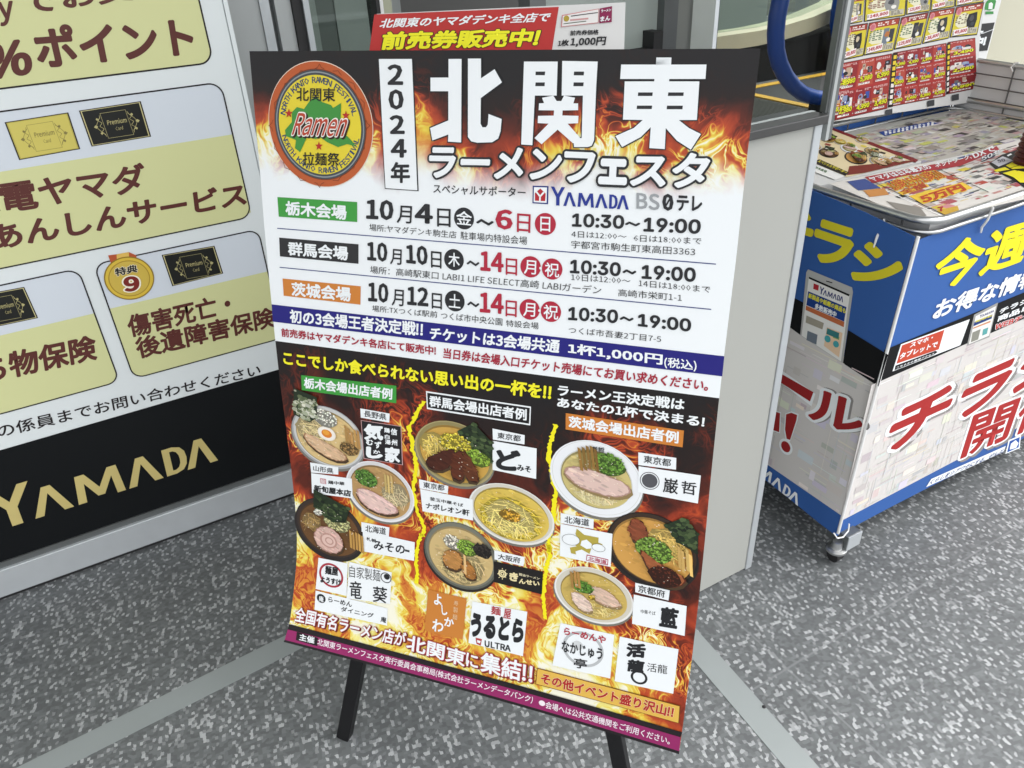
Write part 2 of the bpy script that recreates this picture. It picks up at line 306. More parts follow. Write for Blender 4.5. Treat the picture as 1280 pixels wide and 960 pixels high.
(6,'#b3a347','p',[[(499.8,655.7),(511.7,663.9),(533.6,664),(533.6,672.5),(540.8,674.2),(524.1,683.3),(521.3,694.8),(509,689.9),(499.6,695.3),(500.8,700.5),(492.9,700.1),(490.6,690.7),(501.1,686.2),(491.2,680.7),(502.5,673.9),(498.3,665.1)]]),
(7,'#eef2f4','p',[[(508.3,674.8),(515.8,671),(523.8,676.8),(524.2,684.3),(516.6,687.1),(506.8,682.8)]]),
(7,'#eef2f4','p',[[(505.5,676),(505,678.1),(503.9,680.1),(502.2,681.9),(500,683.4),(497.3,684.6),(494.4,685.3),(491.4,685.6),(488.3,685.4),(485.5,684.8),(483,683.7),(480.9,682.3),(479.4,680.5),(478.5,678.6),(478.3,676.5),(478.8,674.4),(479.9,672.4),(481.7,670.6),(483.9,669.1),(486.6,667.9),(489.5,667.2),(492.5,666.9),(495.5,667.1),(498.3,667.7),(500.8,668.8),(502.9,670.2),(504.4,672),(505.3,673.9)]]),
(8,'#4a4a3c','l',[(505.5,676),(505,678.1),(503.9,680.1),(502.2,681.9),(500,683.4),(497.3,684.6),(494.4,685.3),(491.4,685.6),(488.3,685.4),(485.5,684.8),(483,683.7),(480.9,682.3),(479.4,680.5),(478.5,678.6),(478.3,676.5),(478.8,674.4),(479.9,672.4),(481.7,670.6),(483.9,669.1),(486.6,667.9),(489.5,667.2),(492.5,666.9),(495.5,667.1),(498.3,667.7),(500.8,668.8),(502.9,670.2),(504.4,672),(505.3,673.9),(505.5,676)],.5),
(7,'#eef2f4','p',[[(544.5,681.4),(544.1,682.8),(543.2,684.2),(541.9,685.3),(540.2,686.3),(538.3,686.9),(536.1,687.3),(533.9,687.4),(531.6,687.1),(529.6,686.5),(527.7,685.7),(526.2,684.6),(525.2,683.3),(524.6,681.9),(524.4,680.5),(524.8,679.1),(525.7,677.7),(527,676.6),(528.7,675.7),(530.7,675),(532.8,674.6),(535.1,674.6),(537.3,674.8),(539.4,675.4),(541.2,676.3),(542.7,677.4),(543.7,678.6),(544.4,680)]]),
(8,'#4a4a3c','l',[(544.5,681.4),(544.1,682.8),(543.2,684.2),(541.9,685.3),(540.2,686.3),(538.3,686.9),(536.1,687.3),(533.9,687.4),(531.6,687.1),(529.6,686.5),(527.7,685.7),(526.2,684.6),(525.2,683.3),(524.6,681.9),(524.4,680.5),(524.8,679.1),(525.7,677.7),(527,676.6),(528.7,675.7),(530.7,675),(532.8,674.6),(535.1,674.6),(537.3,674.8),(539.4,675.4),(541.2,676.3),(542.7,677.4),(543.7,678.6),(544.4,680),(544.5,681.4)],.5),
(6,'#b5405a','p',[[(517.1,696.8),(550.1,697.8),(550.1,708.4),(516.6,707.4)]]),
(7,'#eef2f4','p',[[(518.3,698.2),(549.1,699),(549,706.8),(517.7,706)]]),
(8,'#b5405a','t','北海道',[(519.9,705.5),(548.1,706.2),(519.9,698.9)],.02,.02),
],
('P','prefecture_tag#9'):[
(5,'#eef2f4','p',[[(592.6,728.8),(643.7,729.7),(643.4,747.6),(593.8,745.2)]]),
(6,'#26272a','t','京都府',[(598.1,743.5),(638,744.4),(597.2,730.7)],.012,.012),
],
('P','shop_logo#9'):[
(5,'#eef2f4','p',[[(592,749.7),(670.2,750.6),(671.9,803.3),(592.9,802.4)]]),
(6,'#26272a','t','藍',[(633,795.9),(659.8,794),(633.6,760)],.05,.05),
(6,'#26272a','t','中華そば',[(604.6,780.1),(626.8,778.5),(604,772.9)],0,0),
],
('P','shop_logo#10'):[
(5,'#eef2f4','p',[[(44.8,808.7),(101.8,807.4),(97.4,872.4),(36.2,872.2)]]),
(6,'#a83340','c',(68.6,838.1),23.7,.84),
(6,'#26272a','t','麺屋',[(56.3,838.2),(82.1,836.4),(57.8,820.6)],.04,.04),
(7,'#26272a','t','ようすけ',[(46.5,856.4),(87.2,854.5),(47.7,843.9)],.05,.05),
],
('P','shop_logo#11'):[
(5,'#eef2f4','p',[[(105.7,803.4),(186.1,806),(181.3,869.1),(97.3,877.3)]]),
(6,'#555','t','自家製麺',[(104.5,833.3),(163.9,829.4),(105.4,810.1)],0,0),
(6,'#26272a','c',(175,818.9),10.1,.85),
(6,'#26272a','c',(176.6,816.6),5.5,0),
(6,'#26272a','t','竜',[(103.1,875.3),(126.9,872.1),(104.8,840.2)],.01,.01),
(6,'#26272a','t','葵',[(147.8,872.1),(175.8,869.5),(149.3,840.4)],.01,.01),
],
('P','shop_logo#12'):[
(5,'#eef2f4','p',[[(36.1,875.4),(176.5,878.9),(175,913.6),(32.8,914.2)]]),
(6,'#26272a','c',(47.1,888.5),8.8,0),
(7,'#eef2f4','t','庵',[(42.3,895.3),(51.8,894.6),(42.7,883.7)],.02,.02),
(6,'#26272a','t','らーめん',[(60.9,891.9),(107.4,892.4),(61.9,881.3)],.015,.015),
(6,'#26272a','t','ダイニング',[(85.7,905.1),(149,904.8),(86.6,895.2)],.015,.015),
(6,'#26272a','t','庵',[(162.7,908.7),(172.9,908.6),(163.8,897.4)],.02,.02),
],
('P','shop_logo#13'):[
(5,'#c98038','p',[[(252.9,823.6),(321.7,824.5),(314.7,906.6),(245.4,906.2)]]),
(6,'#eef2f4','t','よ',[(263.1,849.6),(276.9,849.4),(263.4,827.7)],.025,.025),
(6,'#eef2f4','t','し',[(277.5,866.5),(287.7,866.3),(276.2,847.2)],.025,.025),
(6,'#eef2f4','t','か',[(281.1,887.3),(298.4,886.9),(282.2,869.3)],.025,.025),
(6,'#eef2f4','t','わ',[(259,902.8),(279.5,902.4),(260.7,877.8)],.025,.025),
(6,'#e8c9a0','t','寿',[(298.6,842.5),(306.4,842.5),(299.3,833)],0,0),
(6,'#e8c9a0','t','製',[(297.8,856.8),(305.7,856.8),(298.5,845.6)],0,0),
(6,'#e8c9a0','t','麺',[(296.3,870.5),(304.6,870.4),(297.1,860.1)],0,0),
],
('P','shop_logo#14'):[
(5,'#eef2f4','p',[[(331.6,827.4),(425.9,823.7),(420.6,911.6),(325.1,910.7)]]),
(6,'#b03a40','t','麺',[(364.5,844),(381.1,842.8),(364.7,827.3)],.02,.02),
(6,'#b03a40','t','屋',[(385.6,846.3),(398.3,845.4),(386.7,826.8)],.02,.02),
(6,'#26272a','t','うるとら',[(327.9,896.5),(419.6,886.9),(330.5,848.6)],.07,.07),
(6,'#26272a','t','ULTRA',[(353.9,910.4),(399.4,908.6),(353.8,897.7)],.03,.03),
(6,'#b03a40','p',[[(337.9,896.7),(349.2,896.5),(346.8,910.3),(339.4,908.2)]]),
(7,'#eef2f4','p',[[(340.4,900.4),(347.1,900.6),(345.7,905.8),(341.1,905)]]),
],
('P','shop_logo#15'):[
(5,'#eef2f4','p',[[(481.2,830.7),(567,829.9),(565.7,914.3),(470.7,915.9)]]),
(6,'#b9bcbe','c',(519.5,870.6),33.2,.86),
(6,'#cfd2d3','c',(510.7,865.3),8.5,0),
(7,'#b03a48','t','らーめんや',[(487.2,850.5),(554.4,850.2),(487.8,836.3)],.025,.025),
(7,'#26272a','t','なかじゅう',[(485.1,885),(551.2,882.7),(484.8,862.3)],.025,.025),
(7,'#26272a','t','亭',[(505.5,909.5),(527,907.4),(506.1,890.4)],.015,.015),
],
('P','shop_logo#16'):[
(5,'#eef2f4','p',[[(575.8,830.7),(665.2,829.6),(664.6,914),(572.9,917.4)]]),
(6,'#26272a','t','活',[(587.6,865.5),(617.2,859.7),(587.3,839.1)],.06,.06),
(6,'#26272a','t','龍',[(590.2,892.4),(616.6,889),(591.4,868.4)],.05,.05),
(6,'#26272a','c',(610.5,898.6),13.1,.72),
(6,'#26272a','t','活龍',[(621.6,883.1),(652.3,880),(621.2,866.8)],0,0),
],
('P','bowl_picture#1'):[
(3,'#ffffff','b','nagano',(80.2,574.6),[66.6,11.7],[-8.9,53.5]),
],
('P','bowl_picture#2'):[
(3,'#ffffff','b','yamagata',(170.3,656.8),[61.1,12.9],[-10.2,52.5]),
],
('P','bowl_picture#3'):[
(3,'#ffffff','b','black',(69.5,746.4),[65.4,14],[-11.2,55.4]),
],
('P','bowl_picture#4'):[
(3,'#ffffff','b','miso',(302.6,566),[65.3,11.6],[-8.9,52.5]),
],
('P','bowl_picture#5'):[
(3,'#ffffff','b','yellow',(395.7,652.4),[69.2,10.7],[-7.2,49.8]),
],
('P','bowl_picture#6'):[
(3,'#ffffff','b','osaka',(311.2,745.8),[63.1,12.3],[-8.9,59.5]),
],
('P','bowl_picture#7'):[
(3,'#ffffff','b','white',(524.2,568.4),[68.9,7.7],[-1.7,59.6]),
(9,'#26272a','t','巌哲',[(514.6,525.6),(534.9,524.9),(514.2,517.5)],.02,.02),
],
('P','bowl_picture#8'):[
(3,'#ffffff','b','dark',(612.7,668),[67.2,10.2],[-2.6,59.8]),
],
('P','bowl_picture#9'):[
(3,'#ffffff','b','kyoto',(530.8,766.6),[62.2,7.5],[-3.8,48.3]),
],
('P','slogan'):[
(6,'#6b2a22','t','全国有名ラーメン店が',[(-6.7,946.7),(209.2,949.9),(-1.3,916.5)],.075,.025),
(6,'#6b2a22','t','北関東',[(212.3,953.7),(320.3,961.9),(215.6,921.2)],.075,.025),
(6,'#6b2a22','t','に',[(323,958.5),(344.6,959.3),(323.5,930.9)],.075,.025),
(6,'#6b2a22','t','集結!!',[(348.9,963),(439.7,963.9),(349.9,922.3)],.075,.025),
(7,'#b5404a','t','全国有名ラーメン店が',[(-8.8,945.1),(207.3,948.3),(-3.4,914.9)],.065,.025),
(7,'#b5404a','t','北関東',[(210.3,952.1),(318.4,960.3),(213.6,919.6)],.065,.025),
(7,'#b5404a','t','に',[(321.1,956.9),(342.7,957.7),(321.6,929.3)],.065,.025),
(7,'#b5404a','t','集結!!',[(347,961.4),(437.9,962.3),(348,920.7)],.065,.025),
(8,'#eef2f4','t','全国有名ラーメン店が',[(-8.8,945.1),(207.3,948.3),(-3.4,914.9)],.025,.025),
(8,'#eef2f4','t','北関東',[(210.3,952.1),(318.4,960.3),(213.6,919.6)],.025,.025),
(8,'#eef2f4','t','に',[(321.1,956.9),(342.7,957.7),(321.6,929.3)],.025,.025),
(8,'#eef2f4','t','集結!!',[(347,961.4),(437.9,962.3),(348,920.7)],.025,.025),
],
('P','event_banner'):[
(5,'#7a4a1c','p',[[(445.3,927.9),(677,933.3),(678.2,968.1),(443.3,961.6)]]),
(6,'#e0b552','p',[[(446.4,929.2),(675.9,934.8),(676.9,967),(444.6,960)]]),
(7,'#f4e0b0','t','その他イベント盛り沢山!!',[(452.4,956.5),(667.9,959.9),(453.4,934.4)],.065,.035),
(8,'#b02a2a','t','その他イベント盛り沢山!!',[(452.4,956.5),(667.9,959.9),(453.4,934.4)],.035,.035),
],
('P','organizer_band'):[
(5,'#231d20','p',[[(-19.4,953.8),(684.6,983.7),(682.6,996.5),(-22,966.2)]]),
(6,'#932a63','p',[[(-21.7,964.5),(682.6,994.1),(683.5,1023.2),(-28.2,987.2)]]),
(6,'#231d20','p',[[(-27.9,986.3),(683.5,1022.4),(683.3,1028.4),(-29.8,990.8)]]),
(7,'#1e1a1c','p',[[(-2.9,965.4),(39.6,968.4),(37.7,985),(-4.8,981.9)]]),
(8,'#eef2f4','t','主催',[(1.7,980.5),(32.1,981.6),(3,966.7)],.025,.025),
(8,'#f0e4ea','t','北関東ラーメンフェスタ実行委員会事務局(株式会社ラーメンデータバンク)',[(37.5,984),(438.9,1002.3),(39.9,968.3)],.012,.012),
(8,'#f0e4ea','c',(456.1,996),5.5,0),
(8,'#f0e4ea','t','会場へは公共交通機関をご利用ください。',[(461.9,1004.3),(667.2,1014.1),(462.7,989.5)],.012,.012),
],
('P','emblem'):[
(2,'#e9d9c8','c',(106.7,95.6),83.5,0),
(3,'#bb5a2c','c',(106.7,95.6),82.5,0),
(4,'#7a3a1c','c',(106.7,95.6),73.4,.985),
(5,'#43484d','c',(106.7,95.6),72.2,0),
(5,'#8b9195','c',(106.7,95.6),70.1,.975),
(6,'#e3cf34','c',(106.7,95.6),65.6,0),
(7,'#23406a','a',(106.7,95.6),82.5),
(8,'#3f8f3c','p',[[(95.2,62.8),(105.2,57),(114.1,64.6),(128,68.3),(130.8,72.1),(143.8,65.5),(141.3,90.1),(144.2,103.1),(156,113.3),(163.3,121.5),(149.3,118.7),(134.8,123.2),(117.7,117),(107,110.7),(100.3,113.5),(85.9,111.3),(72.4,132),(64.7,126.8),(67.4,115.8),(51.4,110.9),(50.6,102.8),(63.2,91.8),(64.6,78.5),(73.4,71.8),(84.5,74.2)]]),
(9,'#1f1f1f','t','北関東',[(73.5,63.9),(134.6,63.8),(75.3,46.5)],.012,.012),
(9,'#1f1f1f','t','拉麺祭',[(75.7,149.7),(135.1,148.7),(77.4,131.8)],.012,.012),
(9,'#b3281f','p',[[(60.2,74.1),(61.4,78.3),(66.1,78.4),(62.1,81.2),(62.9,85.5),(59.2,83.1),(55,85.7),(56.7,81.3),(53.3,78.6),(58.1,78.3)]]),
(9,'#b3281f','p',[[(150.9,75.1),(152.1,79.2),(156.6,79.3),(152.9,82.1),(153.8,86.3),(150.2,83.9),(146.3,86.4),(147.8,82.2),(144.5,79.5),(149,79.2)]]),
(9,'#b3281f','p',[[(104.9,116.4),(106.1,120.6),(110.8,120.6),(106.9,123.6),(107.7,127.9),(104.1,125.5),(100,128.2),(101.6,123.7),(98.2,121),(102.9,120.7)]]),
(9,'#2a120c','t','Ramen',[(62.5,111.9),(145.7,111.7),(77.4,80.6)],.07,.03),
(10,'#f3ece4','t','Ramen',[(60.4,110.1),(143.7,109.9),(75.3,78.8)],.055,.03),
(11,'#b8432a','t','Ramen',[(60.4,110.1),(143.7,109.9),(75.3,78.8)],.01,.03),
(5,'#7a3a1c','l',[(180,86.5),(181.7,90.8),(186,93.7),(181.3,96.8),(179.1,101.2)],.7),
(5,'#7a3a1c','l',[(175.6,115.4),(175.4,120.2),(175.6,123.7),(172.8,126),(169.1,129.4)],.7),
(5,'#7a3a1c','l',[(160.5,141.9),(158.5,146.6),(157.4,150.1),(153.9,151.2),(149.3,153.2)],.7),
(5,'#7a3a1c','l',[(136.7,162),(133.1,165.8),(130.7,168.8),(127.2,168.5),(122.3,168.6)],.7),
(5,'#7a3a1c','l',[(107.7,172.2),(103,174.5),(99.4,179.7),(96.7,174.8),(92.3,172.9)],.7),
(5,'#7a3a1c','l',[(77.9,170.6),(72.8,171),(69.1,171.6),(67.2,168.8),(64.1,165.1)],.7),
(5,'#7a3a1c','l',[(52.4,157.1),(47.8,155.5),(44.3,154.7),(43.7,151.1),(42.4,146.3)],.7),
(5,'#7a3a1c','l',[(35.3,134),(32,130.6),(29.3,128.5),(30.2,124.8),(30.9,119.7)],.7),
(5,'#7a3a1c','l',[(29.6,105.1),(28.1,100.6),(23.5,97.5),(28.8,94.3),(31.4,89.7)],.7),
(5,'#7a3a1c','l',[(35.9,75.3),(36.3,70.4),(36.2,66.9),(39.4,64.6),(43.3,61.3)],.7),
(5,'#7a3a1c','l',[(52.8,49.3),(55,44.8),(56.3,41.4),(59.9,40.5),(64.6,38.8)],.7),
(5,'#7a3a1c','l',[(77.4,30.9),(81,27.4),(83.4,24.8),(86.8,25.2),(91.6,25.3)],.7),
(5,'#7a3a1c','l',[(105.7,22.6),(110.2,20.6),(113.5,16.2),(116.1,20.6),(120.2,22.5)],.7),
(5,'#7a3a1c','l',[(133.6,25.2),(138.3,25),(141.7,24.6),(143.6,27.2),(146.5,30.6)],.7),
(5,'#7a3a1c','l',[(157.4,38.1),(161.6,39.7),(164.7,40.6),(165.4,43.8),(166.7,48.1)],.7),
(5,'#7a3a1c','l',[(173.6,59.5),(176.7,62.7),(179.2,64.7),(178.6,68.1),(178.2,72.8)],.7),
],
('SB','benefit_box#1'):[
(2,'#d3d59d','r',[(-750,-1550),(304,-1119)],28,0),
(3,'#1b1517','r',[(-750,-1550),(304,-1119)],28,3.2),
(3,'#5a2a24','t','ポイント',[(-10.5,-1146.6),(271.9,-1139),(-3.6,-1218.1)],.04,.04),
(3,'#5a2a24','t','%',[(-102.8,-1136.5),(-23.5,-1138.3),(-88.2,-1197.8)],.04,.04),
(3,'#5a2a24','t','でお支払い',[(-6.9,-1235.6),(315.7,-1253.1),(.7,-1279.6)],.03,.03),
(3,'#5a2a24','t','y',[(-49.3,-1222.6),(-23.9,-1223.1),(-41.1,-1261.4)],.03,.03),
],
('SB','benefit_box#2'):[
(2,'#d3dae2','r',[(-750,-1083),(309,-789)],28,0),
(3,'#d3d59d','r',[(-750,-975),(308,-800)],2,0),
(3,'#d3d59d','r',[(-750,-830),(295,-790)],14,0),
(4,'#d3d59d','r',[(-750,-960),(308,-790)],24,0),
(5,'#1b1517','r',[(-750,-1083),(309,-789)],28,2.8),
(5,'#5a2a24','t','家電ヤマダ',[(-225.1,-897.8),(109.7,-888.6),(-216.2,-958)],.03,.03),
(5,'#5a2a24','t','あんしんサービス',[(-197.7,-828.4),(304,-819.7),(-190.6,-879.8)],.035,.035),
],
('SB','card_picture#1'):[
(4,'#1b1517','p',[[(-97.4,-1062.1),(12.8,-1064.1),(12.4,-993.7),(-96.9,-990.9)]]),
(5,'#b5a850','p',[[(-95.1,-1060.7),(10.3,-1062.5),(9.9,-995.3),(-94.6,-992.5)]]),
(6,'#cfc262','p',[[(-93.3,-1059.5),(8.4,-1061.3),(8,-996.5),(-92.8,-993.8)]]),
(7,'#8a7f45','l',[(-64.2,-1051.5),(-19.1,-1052.2)],.6),
(7,'#8a7f45','l',[(-19.1,-1052.2),(-17.4,-1002)],.6),
(7,'#8a7f45','l',[(-17.4,-1002),(-63.3,-1001.9)],.6),
(7,'#8a7f45','l',[(-63.3,-1001.9),(-64.2,-1051.5)],.6),
(7,'#8a7f45','l',[(-66.3,-1048),(-66.9,-1044.6),(-68.8,-1041.1),(-71.4,-1037.6),(-74,-1034.1),(-75.9,-1030.6),(-76.6,-1027.2),(-75.8,-1023.7),(-73.8,-1020.2),(-71.1,-1016.7),(-68.3,-1013.2),(-66.3,-1009.7),(-65.5,-1006.2)],.8),
(7,'#8a7f45','l',[(-66.2,-1044.6),(-67.8,-1042.4),(-70.7,-1040.2),(-71.2,-1038),(-68.7,-1035.9),(-66.2,-1033.8),(-66.8,-1031.6),(-69.6,-1029.4),(-71.2,-1027.2),(-69.6,-1025),(-66.6,-1022.9),(-66,-1020.7),(-68.4,-1018.5),(-70.9,-1016.3),(-70.3,-1014.1),(-67.3,-1011.9),(-65.6,-1009.7)],.8),
(7,'#8a7f45','p',[[(-74.4,-1027.2),(-78.2,-1030.6),(-81.9,-1027.1),(-78.1,-1023.7)]]),
(7,'#8a7f45','p',[[(-69.3,-1041.1),(-72.6,-1043.8),(-74.6,-1041),(-72.5,-1038.3)]]),
(7,'#8a7f45','p',[[(-68.9,-1013.2),(-72.1,-1016),(-74.2,-1013.2),(-72.1,-1010.4)]]),
(7,'#8a7f45','l',[(-16.8,-1048.7),(-15.9,-1045.2),(-13.8,-1041.8),(-10.9,-1038.3),(-8.1,-1034.8),(-5.9,-1031.3),(-5,-1027.8),(-5.6,-1024.2),(-7.5,-1020.7),(-10.1,-1017.1),(-12.8,-1013.5),(-14.7,-1009.9),(-15.3,-1006.3)],.8),
(7,'#8a7f45','l',[(-16.7,-1045.2),(-14.9,-1043.1),(-11.8,-1040.9),(-11.2,-1038.7),(-13.6,-1036.5),(-16.1,-1034.3),(-15.4,-1032.1),(-12.3,-1029.9),(-10.5,-1027.7),(-12.2,-1025.5),(-15.1,-1023.3),(-15.6,-1021.1),(-13,-1018.9),(-10.3,-1016.6),(-10.9,-1014.4),(-13.8,-1012.2),(-15.4,-1009.9)],.8),
(7,'#8a7f45','p',[[(-7.2,-1027.8),(-3.5,-1031.3),(.5,-1027.8),(-3.2,-1024.3)]]),
(7,'#8a7f45','p',[[(-13.3,-1041.8),(-10.1,-1044.6),(-7.8,-1041.9),(-9.9,-1039)]]),
(7,'#8a7f45','p',[[(-12.2,-1013.5),(-9,-1016.4),(-6.7,-1013.5),(-8.8,-1010.7)]]),
(7,'#8a7f45','t','Premium',[(-57.3,-1027.3),(-22.6,-1027.6),(-56.5,-1037.1)],.01,.01),
(7,'#8a7f45','t','Card',[(-46.2,-1014.8),(-33.2,-1014.8),(-45.3,-1022.5)],0,0),
],
('SB','card_picture#2'):[
(4,'#1b1517','p',[[(31.7,-1064.6),(146.2,-1066.4),(146.8,-996.2),(33.4,-994.9)]]),
(5,'#c9c08a','p',[[(34.1,-1063.2),(143.7,-1064.8),(144.2,-997.8),(35.8,-996.5)]]),
(6,'#10120f','p',[[(36,-1062),(141.7,-1063.6),(142.2,-999),(37.7,-997.7)]]),
(7,'#b9b07a','l',[(66.4,-1054.1),(113.3,-1054.7)],.6),
(7,'#b9b07a','l',[(113.3,-1054.7),(115.9,-1005.7)],.6),
(7,'#b9b07a','l',[(115.9,-1005.7),(68.2,-1005.7)],.6),
(7,'#b9b07a','l',[(68.2,-1005.7),(66.4,-1054.1)],.6),
(7,'#b9b07a','l',[(64.3,-1050.7),(63.7,-1047.3),(61.8,-1044),(59.1,-1040.6),(56.5,-1037.1),(54.6,-1033.7),(53.9,-1030.3),(54.8,-1026.9),(56.9,-1023.5),(59.8,-1020.1),(62.7,-1016.7),(64.9,-1013.3),(65.8,-1009.8)],.8),
(7,'#b9b07a','l',[(64.4,-1047.4),(62.8,-1045.2),(59.9,-1043.1),(59.3,-1041),(62,-1038.9),(64.6,-1036.8),(64.1,-1034.7),(61.1,-1032.5),(59.5,-1030.4),(61.3,-1028.3),(64.4,-1026.1),(65,-1024),(62.6,-1021.9),(60.1,-1019.7),(60.7,-1017.6),(63.8,-1015.4),(65.6,-1013.3)],.8),
(7,'#b9b07a','p',[[(56.2,-1030.4),(52.2,-1033.7),(48.4,-1030.3),(52.4,-1026.9)]]),
(7,'#b9b07a','p',[[(61.2,-1044),(57.8,-1046.6),(55.7,-1043.9),(58,-1041.2)]]),
(7,'#b9b07a','p',[[(62.2,-1016.7),(58.7,-1019.4),(56.6,-1016.7),(58.9,-1013.9)]]),
(7,'#b9b07a','l',[(115.7,-1051.3),(116.7,-1047.9),(118.9,-1044.5),(122,-1041.1),(125,-1037.7),(127.3,-1034.3),(128.3,-1030.8),(127.7,-1027.4),(125.8,-1023.9),(123.1,-1020.4),(120.4,-1016.9),(118.5,-1013.4),(118,-1009.9)],.8),
(7,'#b9b07a','l',[(115.9,-1047.9),(117.8,-1045.8),(121,-1043.7),(121.7,-1041.6),(119.2,-1039.4),(116.7,-1037.2),(117.4,-1035.1),(120.7,-1032.9),(122.5,-1030.8),(120.9,-1028.6),(117.9,-1026.4),(117.4,-1024.3),(120.2,-1022.1),(122.9,-1019.9),(122.4,-1017.8),(119.4,-1015.6),(117.8,-1013.4)],.8),
(7,'#b9b07a','p',[[(126,-1030.8),(129.8,-1034.3),(134,-1030.9),(130.2,-1027.4)]]),
(7,'#b9b07a','p',[[(119.5,-1044.5),(122.8,-1047.3),(125.2,-1044.6),(123.1,-1041.8)]]),
(7,'#b9b07a','p',[[(121,-1016.9),(124.3,-1019.7),(126.8,-1016.9),(124.6,-1014.1)]]),
(7,'#b9b07a','t','Premium',[(73.9,-1030.5),(110,-1030.7),(74.7,-1040)],.01,.01),
(7,'#b9b07a','t','Card',[(85.7,-1018.2),(99.2,-1018.2),(86.5,-1025.7)],0,0),
],
('SB','benefit_box#3'):[
(2,'#d3dae2','r',[(-750,-758),(-64,-476)],26,0),
(3,'#d3d59d','r',[(-750,-651),(-65,-477)],24,0),
(4,'#d3d59d','r',[(-750,-652),(-65,-560)],1,0),
(5,'#1b1517','r',[(-750,-758),(-64,-476)],26,2.8),
(5,'#5a2a24','t','持ち物保険',[(-373.4,-555.9),(-90.9,-543.9),(-361.5,-617.3)],.035,.035),
],
('SB','card_picture#3'):[
(4,'#1b1517','p',[[(-264,-746.1),(-171.4,-743),(-169.4,-670.7),(-265.3,-672.9)]]),
(5,'#c9c08a','p',[[(-262.1,-744.5),(-173.4,-741.5),(-171.6,-672.4),(-263.2,-674.5)]]),
(6,'#10120f','p',[[(-260.5,-743.3),(-175,-740.3),(-173.3,-673.8),(-261.6,-675.7)]]),
(7,'#b9b07a','l',[(-236.3,-733.6),(-198.3,-732.2)],.6),
(7,'#b9b07a','l',[(-198.3,-732.2),(-198.1,-680.7)],.6),
(7,'#b9b07a','l',[(-198.1,-680.7),(-236.7,-682.7)],.6),
(7,'#b9b07a','l',[(-236.7,-682.7),(-236.3,-733.6)],.6),
(7,'#b9b07a','l',[(-238.1,-730.2),(-238.7,-726.6),(-240.4,-723.2),(-242.7,-719.7),(-244.9,-716.2),(-246.6,-712.8),(-247.3,-709.2),(-246.7,-705.6),(-245.1,-701.9),(-242.9,-698.2),(-240.7,-694.5),(-239,-690.8),(-238.5,-687.2)],.8),
(7,'#b9b07a','l',[(-238.1,-726.6),(-239.5,-724.5),(-242,-722.3),(-242.5,-720.1),(-240.4,-717.8),(-238.4,-715.5),(-238.9,-713.3),(-241.4,-711.2),(-242.8,-709),(-241.4,-706.7),(-239,-704.4),(-238.5,-702.1),(-240.6,-699.9),(-242.7,-697.8),(-242.3,-695.5),(-239.8,-693.1),(-238.4,-690.8)],.8),
(7,'#b9b07a','p',[[(-245.5,-709.1),(-248.6,-712.8),(-251.7,-709.4),(-248.6,-705.7)]]),
(7,'#b9b07a','p',[[(-240.8,-723.2),(-243.5,-726.1),(-245.3,-723.4),(-243.6,-720.5)]]),
(7,'#b9b07a','p',[[(-241.1,-694.5),(-243.8,-697.6),(-245.6,-694.8),(-243.9,-691.8)]]),
(7,'#b9b07a','l',[(-196.5,-728.6),(-195.9,-725),(-194.2,-721.3),(-191.9,-717.6),(-189.5,-713.9),(-187.8,-710.2),(-187.2,-706.6),(-187.8,-702.9),(-189.4,-699.4),(-191.7,-695.8),(-194,-692.3),(-195.7,-688.7),(-196.3,-685.1)],.8),
(7,'#b9b07a','l',[(-196.5,-725),(-195.1,-722.7),(-192.6,-720.3),(-192,-718.1),(-194.1,-715.9),(-196.3,-713.7),(-195.7,-711.5),(-193.2,-709.1),(-191.8,-706.8),(-193.2,-704.6),(-195.7,-702.4),(-196.2,-700.1),(-194,-697.8),(-191.9,-695.4),(-192.4,-693.1),(-194.9,-691),(-196.3,-688.7)],.8),
(7,'#b9b07a','p',[[(-189,-706.6),(-185.8,-710.1),(-182.5,-706.4),(-185.8,-702.9)]]),
(7,'#b9b07a','p',[[(-193.7,-721.3),(-191,-724.1),(-189.1,-721.1),(-190.9,-718.3)]]),
(7,'#b9b07a','p',[[(-193.6,-692.3),(-190.8,-695.1),(-188.9,-692),(-190.8,-689.2)]]),
(7,'#b9b07a','t','Premium',[(-231.1,-708.5),(-201.9,-707.2),(-230.1,-718.5)],.01,.01),
(7,'#b9b07a','t','Card',[(-222,-695.1),(-211.1,-694.6),(-221.1,-703)],0,0),
],
('SB','benefit_box#4'):[
(2,'#d3dae2','r',[(-36,-760),(317,-473)],26,0),
(3,'#d3d59d','r',[(-35,-600),(316,-474)],24,0),
(4,'#d3d59d','r',[(-35,-654),(316,-550)],1,0),
(5,'#1b1517','r',[(-36,-760),(317,-473)],26,2.8),
(5,'#5a2a24','t','傷害死亡・',[(-14.5,-574.3),(212,-571.2),(-9,-629.5)],.03,.03),
(5,'#5a2a24','t','後遺障害保険',[(-12.4,-518.4),(304.8,-509.3),(-7.6,-573.3)],.03,.03),
],
('SB','card_picture#4'):[
(4,'#1b1517','p',[[(100.2,-747.6),(213,-742.7),(216.3,-673.8),(102.6,-671.7)]]),
(5,'#c9c08a','p',[[(102.6,-745.9),(210.6,-741.3),(213.6,-675.4),(105,-673.3)]]),
(6,'#10120f','p',[[(104.5,-744.7),(208.7,-740.1),(211.6,-676.6),(106.9,-674.6)]]),
(7,'#b9b07a','l',[(134.5,-734.2),(180.7,-732)],.6),
(7,'#b9b07a','l',[(180.7,-732),(183.8,-678.6)],.6),
(7,'#b9b07a','l',[(183.8,-678.6),(136.8,-681.4)],.6),
(7,'#b9b07a','l',[(136.8,-681.4),(134.5,-734.2)],.6),
